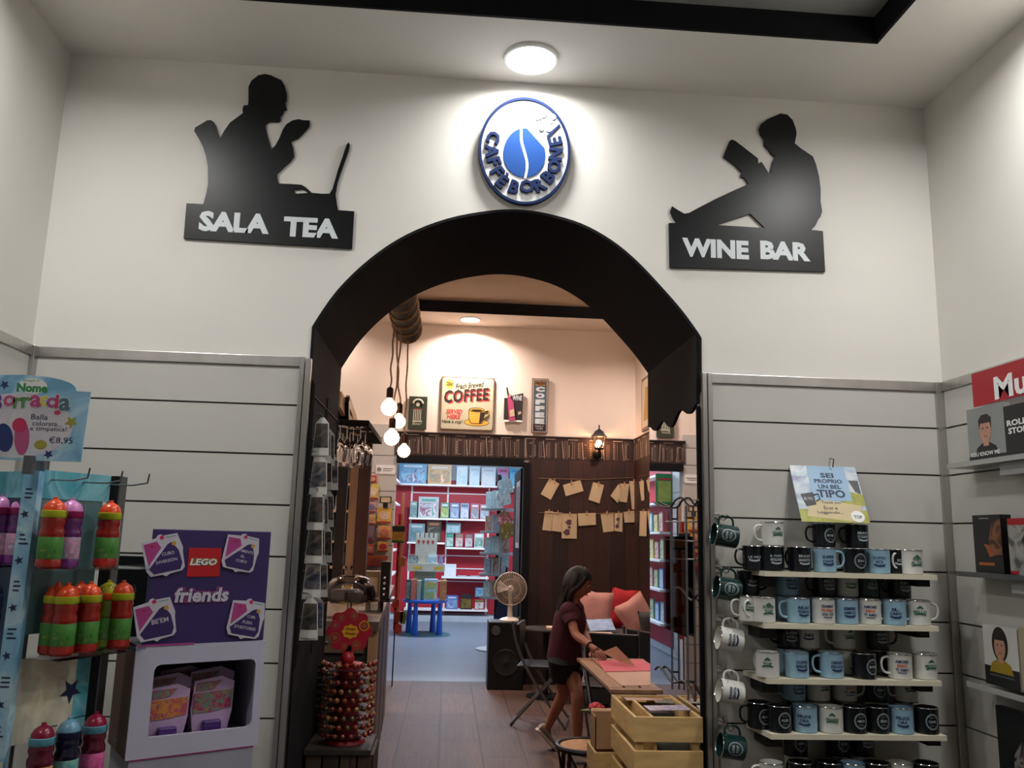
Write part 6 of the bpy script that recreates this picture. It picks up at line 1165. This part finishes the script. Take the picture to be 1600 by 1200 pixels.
for i, (a0, b0, a1, b1, cols) in enumerate([(640, 784, 652, 809, ['7a9a90', '5a7a80', 'b0c4c0']), (653, 777, 686, 809, ['a8b4b8', '8a5a6a', 'd0d4d4', '5a9a8a']), (688, 785, 702, 809, ['5a8a6a', 'a8b45a', 'c0d0d0']), (703, 785, 718, 809, ['6a80a0', '9aa8b8', 'c8d0d4']), (719, 785, 733, 809, ['8a9ab0', 'd0d4dc', '5a6a80']), (735, 785, 749, 809, ['a86a70', '7a9aa0', 'd0d4d4']), (750, 786, 764, 809, ['b08a98', '8ab0b8', 'dcd8d8'])]):
    fbook(a0, b0, a1, b1, YK, cols, ('large ' if i == 1 else '')+'children\'s book on the second shelf of the back room, %s from left' % ORD[i], zb=Z2)
Z3 = at(700, 855, Y=YB1).z+.001
for i, (a0, b0, a1, b1, cols) in enumerate([(697, 833, 709, 854, ['4a7a6a', 'c0d0c8', '3a9a8a']), (711, 833, 724, 854, ['a05a50', 'c8c4c0', '5a8a80']), (726, 833, 739, 854, ['8a4a60', 'c8ccc8', '6a8a6a']), (741, 832, 756, 854, ['b8c8c8', '3a7a5a', 'd8e0e0'])]): fbook(a0, b0, a1, b1, YK, cols, 'children\'s book on the third shelf of the back room, %s from left' % ORD[i], zb=Z3)
fbook(697, 817, 720, 833, YK+.06, ['7a9aa0', 'a8c0c4', '5a7a7a'], 'wide game box stacked above the third shelf books', nm='game_box', kind='box', grp='boxes in the back room')
Z3b = at(700, 848, Y=YB1).z+.001
for i, (a0, b0, a1, b1, cols) in enumerate([(638, 820, 664, 848, ['6a8a90', '4a6a70', 'a8b8b8']), (666, 815, 690, 848, ['3a3028', '5a6a60', '8a5a3a'])]): fbook(a0, b0, a1, b1, YK, cols, ['grey green', 'dark brown'][i]+' toy box behind the cardboard castle', nm='game_box', kind='box', grp='boxes in the back room', zb=Z3b)
Z4 = at(700, 901, Y=YB1).z+.001; fbook(695, 880, 713, 899, YK-.03, ['d8e0e4', 'e4e8ec', 'c8d0d4'], 'white box on the fourth shelf of the back room', nm='game_box', kind='box', grp='boxes in the back room', zb=Z4)
for i, px in enumerate((722, 742)): A = at(px, 899, Y=YK); rr = thing('flat_book', (A.x, YK, Z4), 'thin pale book lying flat on the fourth back room shelf, %s of two' % ['left', 'right'][i], 'book'); p = Part(); p.box((A.x-.08, YK-.04, Z4), (A.x+.08, YK+.14, Z4+.02), mat('thin pale book', 'a8b4bc', .4)); p.put('cover', rr)
Z5 = at(700, 952, Y=YB1).z+.001
for i, (a0, b0, a1, b1, cols) in enumerate([(697, 924, 716, 945, ['4a6aa8', '8aa0c0', 'c0ccd8']), (719, 924, 738, 948, ['3a1a1a', '7a6a2a', '1a2a3a']), (741, 934, 757, 950, ['b03030', 'd0d4d0', '3a8a4a']), ]): fbook(a0, b0, a1, b1, YK-.02, cols, ['blue picture book', 'dark red and gold gift box', 'red, white and green book'][i]+' on the lowest back room shelf', zb=Z5)
fbook(742, 918, 760, 933, YK+.08, ['4a7a9a', '6a9ab0', '9ab8c4'], 'blue box at the back of the lowest back room shelf', nm='game_box', kind='box', grp='boxes in the back room')
p = MB(); p.box((at(636, 960, Y=YB1).x, YB1+.02, 0), (at(765, 960, Y=YB1).x, YB-.051, .1), mat('shelf plinth', 'b8bcc0', .5)); tag(p.build('shelf_plinth'), 'pale plinth under the red back room shelving', 'plinth')
# blue children's table
BLU = mat('bright blue plastic', '1f5cc0', .35, var=.04); c = V3((at(664, 940, Y=10.1).x, 10.1, 0)); tz_ = at(664, 939, Y=9.72).z
TR = at(701, 940, Y=10.1).x-c.x-.02
r = thing('childrens_table', c, 'round bright blue plastic children\'s table in the back room', 'table')
p = Part(); p.lathe((c.x, c.y, tz_), [(TR*.95, -.045), (TR, -.03), (TR, -.005), (TR*.97, 0), (0, 0)], BLU, 40); p.put('tabletop', r)
for k in range(4):
    a = PI/4+k*PI/2+.28; p = Part(); p.lathe((c.x+TR*.78*math.cos(a), c.y+TR*.78*math.sin(a), 0), [(.048, .008), (.05, .03), (.03, tz_-.06), (.03, tz_-.046)], BLU, 16); p.put('leg', r)
p = MB(); p.lathe((0, 0, 0), [(TR*1.18, 0), (TR*1.18, .006), (0, .006)], mat('teal play mat', '3a6a72', .7), 40); o = p.build('round_mat'); o.location = (c.x, c.y, .001); tag(o, 'round teal mat under the blue children\'s table', 'mat')
# books on it and castle
for i, (a0, b0, a1, cols) in enumerate([(634, 906, 641, ['3a4a50', '5a7a70', '8a9a90']), (642, 905, 650, ['c07a60', 'c85a50', 'd8b0a0']), (651, 907, 657, ['b0b4a0', '8a9a8a', 'c8c4a8']), (658, 907, 662, ['2a6a78', '3a7a80', '5a9a9a']), (662, 905, 683, ['a8c8d8', '8ab060', 'd0b060', 'd8e4e8']), (687, 907, 697, ['c89a60', 'b8704a', '6a8a6a'])]):
    zt_ = at(a0, b0, Y=9.85).z; A = at(a0, 935, Y=9.85); B = at(a1, 935, Y=9.85); F = FZ(A.x, 9.85, tz_+.001); rr = thing('book', F.O, ['dark narrow book', 'red and pink book', 'pale grey book', 'thin teal book', 'large pale blue picture book', 'orange book'][i]+' standing on the blue children\'s table, %s from left' % ORD[i], 'book', 'books on the children\'s table')
    p = Part(); p.fbox(F, 0, 0, B.x-A.x, zt_-tz_, -.14, 0, mat('tb '+cols[0], cols[0], .4)); p.put('cover', rr); p = Part(); p.fbox(F, .005, .02, B.x-A.x-.005, (zt_-tz_)*.9, 0, .002, art('tbk '+cols[0], cols, 9)); p.put('cover_picture', rr)
YC = 10.12; BRK = bpy.data.materials.new('printed castle bricks'); BRK.use_nodes = True; nt = BRK.node_tree
bk = nt.nodes.new('ShaderNodeTexBrick'); tc = nt.nodes.new('ShaderNodeTexCoord'); mpn = nt.nodes.new('ShaderNodeMapping'); mpn.inputs['Rotation'].default_value = (PI/2, 0, 0); nt.links.new(tc.outputs['Object'], mpn.inputs[0]); nt.links.new(mpn.outputs[0], bk.inputs[0]); bk.inputs['Scale'].default_value = 11
bk.inputs['Color1'].default_value = lin('c9c5b4'); bk.inputs['Color2'].default_value = lin('bfbbaa'); bk.inputs['Mortar'].default_value = lin('8a8678'); nt.links.new(bk.outputs[0], nt.nodes['Principled BSDF'].inputs[0])
A = at(648, 878, Y=YC); B = at(683, 840, Y=YC); A2 = at(636, 892, Y=YC); B2 = at(695, 881, Y=YC)
r = thing('castle_display', ((A.x+B.x)/2, YC, tz_), 'printed cardboard castle display with battlements on the blue children\'s table', 'display'); F = FZ(A.x, YC, 0); w_ = B.x-A.x; h2 = (B.z-A.z)*.18
tow = [(0, B2.z), (w_, B2.z)]; n = 5
top = [(w_, B.z+h2)]
for k in range(4, -1, -1): top += [(w_*(k+.6)/4.6*1, B.z+h2), (w_*k/4.6, B.z+h2), (w_*k/4.6, B.z-h2*.2 if k else B.z+h2)] if k else [(w_*.13, B.z+h2), (0, B.z+h2)]
tw = []; cz = 0
for k in range(5): u0 = w_*k*.22; tw += [(u0, B.z+h2), (u0+w_*.12, B.z+h2)]+([(u0+w_*.12, B.z-.01), (u0+w_*.22, B.z-.01)] if k < 4 else [])
p = Part(); p.poly(F, [(w_, B2.z), (0, B2.z)]+tw, -.2, 0, BRK); p.put('tower', r)
p = Part(); p.box((A2.x, YC-.06, A2.z), (B2.x, YC+.22, B2.z), BRK); p.box((A.x, YC+.02, tz_), (B.x, YC+.2, A2.z), mat('castle foot', '8a8a70', .6)); p.put('base_tier', r)
for k in range(4): u = w_*(.15+k*.22); p = Part(); p.poly(F, [(u-.022, B.z-.07), (u, B.z-.11), (u+.022, B.z-.07), (u+.014, B.z-.045), (u-.014, B.z-.045)], 0, .003, mat('castle red shield', 'a83038', .5)); p.put('red_shield', r)
F2 = FZ(A2.x, YC-.06, A2.z)
for u in (.3, .85): p = Part(); p.fbox(F2, (B2.x-A2.x)*(u-.13), .03, (B2.x-A2.x)*(u+.1), .075, 0, .003, mat('castle yellow plate', 'c0a030', .5)); p.put('yellow_plate', r)
for i, (a0, b0, a1, cols) in enumerate([(638, 870, 653, ['4a6a60', '8aa0a0', 'b0b4b4']), (668, 868, 684, ['c0d4dc', '8ab0c0', 'e0e8ec']), (685, 868, 693, ['b05a80', '6a8ac0', 'd0b0c0'])]): fbook(a0, b0, a1, 881, YC-.03, cols, 'small book on the ledge of the cardboard castle, %s from left' % ORD[i], zb=B2.z+.001, th=.025)
# spinner rack at the right of the doorway
YSP = 8.4; sc_ = at(778, 850, Y=YSP)
r = thing('book_spinner', (sc_.x, YSP, 0), 'white and grey round book spinner at the right of the back room', 'display stand'); WGR = mat('spinner pale grey', 'b4b8ba', .4)
p = Part(); p.cyl((sc_.x, YSP, 0), (sc_.x, YSP, at(778, 742, Y=YSP).z), .03, BLKM); p.lathe((sc_.x, YSP, 0), [(.26, 0), (.26, .02), (.03, .05)], WGR, 28); p.put('pole', r)
SPZ = [at(775, py, Y=YSP-.2).z for py in (796, 832, 866, 899, 935)]
for z in SPZ: p = Part(); p.lathe((sc_.x, YSP, z), [(.03, -.012), (.235, -.012), (.245, 0), (.245, .02), (.235, .02), (.23, .0), (.03, 0)], WGR, 30); p.put('tier', r)
k = 0
for j, z in enumerate(SPZ):
    for a in (-2.35, -1.75, -1.15):
        if j == 0 and a > -1.2: continue
        cols = [['b8ccd0', '8aa8a8', 'd8e0e0'], ['9ab0b4', 'c8d4d0', '6a8a80'], ['c0a890', '8a5a4a', 'd0c8b8'], ['a8b8c8', '7a8a9a', 'c8d0d8'], ['8a5a50', 'b0a090', 'c0b8a8']][k % 5]; k += 1
        F = Fr((sc_.x+.235*math.cos(a)*.8, YSP+.235*math.sin(a)*.8, z+.001), (-math.sin(a), math.cos(a), 0)); rr = thing('book', F.O, 'pale picture book on the %s tier of the round spinner, %s side' % (ORD[j], {-2.35: 'left', -1.75: 'middle', -1.15: 'right'}[a]), 'book', 'books on the spinner'); hh_ = .22+.02*(k % 3)
        p = Part(); p.fbox(F, -.075, 0, .075, hh_, -.02, 0, mat('tb '+cols[0], cols[0], .4)); p.put('cover', rr); p = Part(); p.fbox(F, -.065, .015, .065, hh_*.92, 0, .002, art('tbk '+cols[0], cols, 9)); p.put('cover_picture', rr)
for i, (px, py, c1, an) in enumerate([(790, 760, ['c8ccc8', '9ab0b0', 'e0e4e0'], .3), (787, 778, ['b0c0bc', 'd8dcd8', '8aa098'], .25), (789, 812, ['3a7a50', 'c83a40', 'd8e0d0'], .6), (793, 829, ['b8902a', '7a5a2a', 'c8b060'], .4)]):
    c2 = at(px, py, Y=YSP-.3); F = Fr(c2, (1, .1, 0)).rot(an); rr = thing('gift_bag', c2, ['pale crinkled bag at the top of the spinner', 'second pale bag hanging on the spinner', 'green bag with red dot hanging on the spinner', 'yellow bag hanging on the spinner'][i], 'bag'); p = Part(); p.poly(F, [(-.09, -.1), (.09, -.1), (.1, .06), (.05, .11), (-.06, .1), (-.1, .04)], -.03, .0, art('giftbag %d' % i, c1, 12)); p.put('bag', rr, bevel=.01); p = Part(); p.tube([F.p(0, .1, -.015), V3((c2.x, YSP-.26, c2.z+.14)), V3((sc_.x, YSP, c2.z+.16))], .003, GREYM, 5); p.put('hook_arm', rr)
# blue folded fabric seat and open door with poster
DBL = mat('navy canvas', '16264e', .8, var=.15); r = thing('folded_canvas_seat', (at(795, 950, Y=7.3).x, 7.3, 0), 'folded navy canvas chair leaning behind the fan', 'chair')
q1, q2, q3, q4 = at(790, 885, Y=7.3), at(822, 888, Y=7.3), at(795, 1010, Y=7.0), at(766, 1008, Y=7.0)
p = Part(); vs = [q4, q3, q2, q1]; vs = [V3((min(v.x, .77), v.y, max(v.z, .03))) for v in vs]; p.add(vs+[v+V3((0, .02, 0)) for v in vs], [(0, 1, 2, 3), (7, 6, 5, 4), (0, 4, 5, 1), (1, 5, 6, 2), (2, 6, 7, 3), (3, 7, 4, 0)], DBL); p.put('canvas', r)
for a, b in ((q4, q1), (q3, q2)): p = Part(); a = V3((min(a.x, .77), a.y, 0)); p.tube([a, V3((min(b.x, .77), b.y, b.z))], .012, CHG, 8); p.put('frame_tube', r)
r = thing('open_door_leaf', (.78, YF+.15, 0), 'black door leaf standing open at the right of the back doorway', 'door'); p = Part(); p.box((.785, YF+.155, .01), (.82, YF+1.05, 2.25), BLACKP); lf_ = p.put('leaf', r); p = Part(); p.cyl((.76, YF+.95, 1.0), (.785, YF+.95, 1.0), .012, CHROME, 8); p.put('handle', lf_)
r = thing('door_poster', (.78, YF+.5, 1.3), 'tall grey poster with white border on the open black door', 'poster'); p = Part(); p.box((.7815, YF+.22, 1.38), (.7845, YF+.66, 2.12), WHITE); p.box((.7805, YF+.26, 1.44), (.7816, YF+.62, 2.06), art('poster greys', ['2a2a2e', '5a5c60', '8a8c90', '3a3c40'], 7)); p.put('poster_sheet', r)
# green poster stand seen in the mirror, left of the doorway inside
r = thing('green_activity_poster', (-.98, 8.6, 1.5), 'green and yellow framed poster hanging at the left of the back room', 'poster'); F = FZ(-1.045, 7.98, 1.98); p = Part(); p.fbox(F, 0, 0, .24, .42, -.012, 0, mat('poster green', '2f8a4a', .4)); p.fbox(F, .03, .04, .21, .32, 0, .002, mat('poster lime', 'b8c05a', .5, var=.2, scale=10)); p.fbox(F, .03, .33, .21, .36, 0, .002, REDS); p.put('poster_sheet', r)

# red shelving along the left wall of the back room, seen in the mirror
r = thing('side_shelving', (-1.0, 10, 0), 'red shelving with white shelves along the left wall of the back room', 'shelf unit')
p = Part(); p.box((-1.049, 8.0, .1), (-1.03, YB-.4, 2.6), RED); p.put('back_panel', r)
for z in (.42, .86, 1.25, 1.62, 2.02, 2.4): p = Part(); p.box((-1.03, 8.0, z-.03), (-.86, YB-.4, z), WHITE); p.put('shelf', r)
k = 0
for j, z in enumerate((.42, .86, 1.25, 1.62)):
    for q in range(6):
        y = 8.05+q*.3+.05*(j % 2); cols = [['6a8a90', 'a8c0c4', 'd0d8dc'], ['4a7ab0', 'c8d4e0', '8ab0d0'], ['7a9a70', 'c0d0b0', '5a7a60'], ['b06a60', 'd8c8c0', '8a4a50'], ['c0b060', 'd8d0a0', '8a8a50']][k % 5]; k += 1
        F = Fr((-.93, y, z+.001), (0, 1, 0)); hh_ = .24+.03*(k % 2); rr = thing('book', F.O, 'book on left back room shelving, %s shelf from below, %s from doorway' % (ORD[j], ORD[q]), 'book', 'books on the side shelving')
        p = Part(); p.fbox(F, 0, 0, .2, hh_, -.03, 0, mat('tb '+cols[0], cols[0], .4)); p.put('cover', rr); p = Part(); p.fbox(F, .015, .02, .185, hh_*.92, 0, .002, art('tbk '+cols[0], cols, 9)); p.put('cover_picture', rr)
# ================================================================ THE GIRL
def skin(name, chains, m, root=None, lv=2, parent=None, org=(0, 0, 0), smooth=True):
    """chains: list of [(point, radius), ...]; a chain whose first item is an int starts at that vertex index"""
    vs = []; rs = []; es = []
    for ch in chains:
        prev = None
        for it in ch:
            if isinstance(it, int): prev = it; continue
            p_, r_ = it; vs.append(V3(p_)-V3(org)); rs.append(r_ if isinstance(r_, tuple) else (r_, r_)); k = len(vs)-1
            if prev is not None: es.append((prev, k))
            prev = k
    me = bpy.data.meshes.new(name); me.from_pydata([tuple(v) for v in vs], es, []); o = bpy.data.objects.new(name, me); COL.objects.link(o)
    sm = o.modifiers.new('skin', 'SKIN'); sm.use_smooth_shade = True
    me.skin_vertices.new() if not me.skin_vertices else None
    for i, r_ in enumerate(rs): me.skin_vertices[0].data[i].radius = r_; me.skin_vertices[0].data[i].use_root = False
    me.skin_vertices[0].data[0].use_root = True
    s_ = o.modifiers.new('sub', 'SUBSURF'); s_.levels = s_.render_levels = lv
    dg = bpy.context.evaluated_depsgraph_get(); nm = bpy.data.meshes.new_from_object(o.evaluated_get(dg)); nm.name = name
    bpy.data.objects.remove(o); nm.materials.clear(); nm.materials.append(m); nm.polygons.foreach_set('use_smooth', [True]*len(nm.polygons))
    o = bpy.data.objects.new(name, nm); COL.objects.link(o)
    if parent: o.parent = parent
    return o
SK = mat('tanned skin', 'a06850', .55, var=.05, scale=12); HAIR = mat('long dark hair', '0e0a09', .62, var=.3, scale=30, stretch=(8, 8, .6)); TEE = mat('maroon shirt', '4a1526', .85, var=.1, scale=15); SHORT = mat('black shorts', '131315', .85, var=.1); SHOE = mat('grey trainer', '8a7c74', .7, var=.12, scale=20); SOLE = mat('pale sole', 'c8b8a8', .6)
def W(px, py, y): q = at(px, py, Y=y); return V3(q)
pel = W(882, 1024, 2.74); hipR = W(876, 1034, 2.68); hipL = W(888, 1034, 2.80)
waist = W(884, 1000, 2.70); chest = W(891, 968, 2.64); neck0 = W(896, 944, 2.60); neck = W(899, 934, 2.58); headc = W(903, 912, 2.56)
shR = W(889, 955, 2.50); shL = W(899, 952, 2.70)
elR = W(899, 992, 2.40); wrR = W(924, 1010, 2.22); haR = W(933, 1016, 2.18)
elL = W(914, 990, 2.66); wrL = W(925, 1017, 2.50); haL = W(930, 1021, 2.44)
knR = W(881, 1082, 2.86); anR = W(854, 1140, 3.06); kR = V3(knR)
knL = W(902, 1085, 2.62); anL = V3((knL.x+.02, 2.72, .09))
girl = thing('person', (pel.x, pel.y, 0), 'person with long dark hair, maroon shirt and black shorts leaning over the slatted table', 'person')
G = girl.location.copy()
idx = {}
chains = [[(pel, .075), (waist, (.07, .06)), (chest, (.086, .068)), (neck0, (.055, .05)), (neck, .036), (W(901, 926, 2.57), .038)],     # 0..5
 [0, (hipR, .062), (hipR.lerp(knR, .5), .06), (knR, .045), (knR.lerp(anR, .35), .045), (anR, .027), (anR+V3((.02, -.01, -.045)), .03)],    # 6..11
 [0, (hipL, .062), (hipL.lerp(knL, .5), .06), (knL, .045), (knL.lerp(anL, .35), .045), (anL, .027), (anL+V3((.02, -.01, -.04)), .03)],     # 12..17
 [2, (shR, .038), (shR.lerp(elR, .5), .034), (elR, .030), (elR.lerp(wrR, .4), .030), (wrR, .018), (haR, (.028, .014))],                # 18..23
 [2, (shL, .038), (shL.lerp(elL, .5), .034), (elL, .030), (elL.lerp(wrL, .4), .028), (wrL, .018), (haL, (.028, .014))]]
def fingers(h, wr, side, k0):
    d = (h-wr).normalized(); s_ = d.cross(V3((0, 0, 1))).normalized()*side; out = []
    for i, (o_, L_) in enumerate(((-.021, .052), (-.007, .060), (.007, .056), (.021, .044))):
        b = h+d*.006+s_*o_; out.append([(b, .0085), (b+d*L_*.5+s_*o_*.25+V3((0, 0, -.006)), .0078), (b+d*L_*.85+s_*o_*.3+V3((0, 0, -.020)), .0068), (b+d*L_*1.0+s_*o_*.3+V3((0, 0, -.032)), .0055)])
    b = h-d*.018-s_*.024; out.append([(b, .010), (b+d*.022-s_*.018+V3((0, 0, -.008)), .0085), (b+d*.045-s_*.014+V3((0, 0, -.018)), .007)])
    return out
body = skin('body', chains, SK, parent=girl, org=G)
# hands' fingers, toes of the body surface joined into the same mesh
parts = [body]
for h, wr_, sd in ((haR, wrR, 1), (haL, wrL, -1)):
    for f in fingers(h, wr_, sd, 0): parts.append(skin('finger', [f], SK, org=G, lv=1))
# head: an egg pushed into jaw, brow, nose, lips and ears
fd = V3((.90, -.12, -.35)).normalized(); up = V3((.32, -.04, .94)); up = (up-fd*up.dot(fd)).normalized(); sd = up.cross(fd).normalized()
def HP(f, s_, u): return headc+fd*f+sd*s_+up*u
hb = MB(); n = 28; k = 20; vs = []; fs = []
for j in range(k+1):
    t = PI*j/k
    for i in range(n):
        a = 2*PI*i/n; f = math.sin(t)*math.cos(a); s_ = math.sin(t)*math.sin(a); u = math.cos(t)
        rx, ry, rz = .088, .068, .105
        if u < -.1: ry *= 1-.28*(-u-.1); rx *= 1-.10*(-u-.1)
        x = f*rx; y = s_*ry; z = u*rz
        if f > .3:
            x -= .006*max(0, 1-abs(u-.12)/.14)*(1 if abs(s_) > .2 else .2)          # eye hollows
            if abs(s_) < .24: x += .021*max(0, 1-abs(u+.18)/.17)*(1-abs(s_)/.24)    # nose
            if abs(s_) < .3: x += .005*max(0, 1-abs(u+.46)/.08)                      # lips
            if abs(s_) < .35: x += .007*max(0, 1-abs(u+.78)/.16)                     # chin
        vs.append(HP(x, y, z))
for j in range(k):
    for i in range(n): q = (i+1) % n; fs.append((j*n+i, (j+1)*n+i, (j+1)*n+q, j*n+q))
hb.add(vs, fs, SK, True)
for s_ in (-1, 1): hb.ball(HP(-.005, s_*.068, -.005), .02, SK, 10, (.5, .3, 1.1))
parts.append(hb.build('head', org=G))
def join(objs):
    base = objs[0]; M = MB(); mats = [m for m in base.data.materials]
    for o in objs:
        me = o.data; off = [v.co.copy() for v in me.vertices]; mm = me.materials[0]; M.add(off, [tuple(p.vertices) for p in me.polygons], mm, True)
    for o in objs: bpy.data.objects.remove(o)
    return M
M_ = join(parts); body = M_.build('body', parent=girl, org=(0, 0, 0)); ORG[girl.name] = G
# eyes, brows, lips
p = Part()
for s_ in (-1, 1): p.ball(HP(.071, s_*.028, .012), .011, mat('eye white', 'b8aaa0', .3), 10, (.7, 1, .7)); p.ball(HP(.079, s_*.028, .011), .005, BLACK, 8)
p.put('eyes', girl)
p = Part()
for s_ in (-1, 1): p.tube([HP(.078, s_*.014, .032), HP(.078, s_*.028, .036), HP(.068, s_*.042, .032)], .003, HAIR, 5)
p.put('eyebrows', girl); p = Part(); p.tube([HP(.078, -.018, -.048), HP(.088, 0, -.047), HP(.078, .018, -.048)], [.002, .005, .002], mat('lips', '8a4038', .5), 6); p.put('lips', girl)
# hair: cap and long tresses down the back
hp = MB(); vs = []; fs = []; n = 26; k = 12
for j in range(k+1):
    t = PI*.62*j/k
    for i in range(n):
        a = 2*PI*i/n; f = math.sin(t)*math.cos(a); s_ = math.sin(t)*math.sin(a); u = math.cos(t); lim = 1.13+.02*math.sin(a*9)
        tt = t if f < .15 else min(t, .36*PI); f = math.sin(tt)*math.cos(a); s_ = math.sin(tt)*math.sin(a); u = math.cos(tt)
        vs.append(HP(f*.088*lim-.006, s_*.070*lim, u*.105*lim+.003))
for j in range(k):
    for i in range(n): q = (i+1) % n; fs.append((j*n+i, (j+1)*n+i, (j+1)*n+q, j*n+q))
hp.add(vs, fs, HAIR, True)
nb = [W(893, 905, 2.58), W(884, 935, 2.62), W(876, 965, 2.68), W(869, 995, 2.74)]
for i in range(16):
    a = -1+2*i/15; off = V3((-.012*(1-a*a), a*.075, 0)); pts = [HP(-.05+.02*abs(a), a*.055, .06), HP(-.085+.06*abs(a), a*.072, -.02)]+[q+off*(1+.3*j)+V3((.012*math.sin(i*2.1+j), .01*math.cos(i*1.7+j), 0)) for j, q in enumerate(nb[1:])]
    pts = catmull([tuple(q) for q in pts], 4); m_ = len(pts); hp.tube(pts, [.024*(1-.75*(j/(m_-1))**2) for j in range(m_)], HAIR, 8)
for s_ in (-1, 1):
    pts = catmull([tuple(HP(.03, s_*.062, .06)), tuple(HP(.012, s_*.076, 0)), tuple(HP(-.02, s_*.075, -.07)), tuple(W(889, 950, 2.6+s_*.06)+V3((0, 0, 0)))], 4); hp.tube(pts, [.02]*(len(pts)-2)+[.012, .006], HAIR, 8)
M2 = hp; M2.build('hair', parent=girl, org=G)
p = Part(); p.tube([pel+V3((.0, 0, -.02)), pel.lerp(waist, .5), waist, chest, neck0, neck0.lerp(neck, .5)], [.124, .118, .110, .115, .072, .048], TEE, 22)
for s0, e0 in ((shR, elR), (shL, elL)): p.ball(s0, .064, TEE, 16); p.tube([chest.lerp(s0, .4), s0, s0.lerp(e0, .28), s0.lerp(e0, .5)], [.08, .064, .054, .049], TEE, 16)
p.put('shirt', girl)
p = Part(); p.ball(pel+V3((0, 0, -.01)), .115, SHORT, 20, (.95, 1.05, .95)); p.ball((hipR+hipL)/2, .11, SHORT, 20, (.85, 1.15, .8))
for h_, k_ in ((hipR, knR), (hipL, knL)): p.tube([pel.lerp(h_, .4), h_, h_.lerp(k_, .25), h_.lerp(k_, .45)], [.085, .09, .084, .08], SHORT, 18)
p.put('shorts', girl)
p = Part(); d = (wrR-elR).normalized(); a_ = d.orthogonal().normalized(); b_ = d.cross(a_); c = elR.lerp(wrR, .93); p.tube([c+(a_*math.cos(t)+b_*math.sin(t))*.023 for t in [2*PI*i/18 for i in range(18)]], .005, BLACK, 6, closed=True); p.put('bracelet', girl)
def shoe(an, toe, nm):
    d = (toe-an); d = V3((d.x, d.y, d.z)).normalized(); s_ = d.cross(V3((0, 0, 1))).normalized(); u = s_.cross(d); p = Part()
    prof = [(-.055, .026, .05), (-.04, .032, .062), (0, .034, .060), (.05, .036, .045), (.10, .040, .034), (.14, .036, .026), (.165, .02, .018)]
    vs = []; n = 14
    base = an-u*.055
    for l_, w_, h_ in prof:
        for i in range(n): a = 2*PI*i/n; vs.append(base+d*l_+s_*w_*math.cos(a)+u*(h_*.5+.5*h_*math.sin(a)+.012))
    fs = [(j*n+i, j*n+(i+1) % n, (j+1)*n+(i+1) % n, (j+1)*n+i) for j in range(len(prof)-1) for i in range(n)]+[tuple(range(n-1, -1, -1)), tuple((len(prof)-1)*n+i for i in range(n))]
    p.add(vs, fs, SHOE, True); o = p.put('shoe', girl)
    q = Part(); vs = []
    for l_, w_, h_ in prof:
        for dz in (0, .018): vs += [base+d*l_*1.03+s_*w_*1.08+u*dz, base+d*l_*1.03-s_*w_*1.08+u*dz]
    fs = []
    for j in range(len(prof)-1): a = 4*j; b = a+4; fs += [(a, b, b+1, a+1), (a+2, a+3, b+3, b+2), (a, a+2, b+2, b), (a+1, b+1, b+3, a+3)]
    fs += [(0, 1, 3, 2), (24, 26, 27, 25)]; q.add(vs, fs, SOLE); q.put('sole', o)
toeR = W(872, 1163, 3.08); shoe(anR, V3((toeR.x, toeR.y, .05)), 'r'); shoe(anL, anL+V3((.16, -.02, -.035)), 'l')
for o in list(girl.children): pass
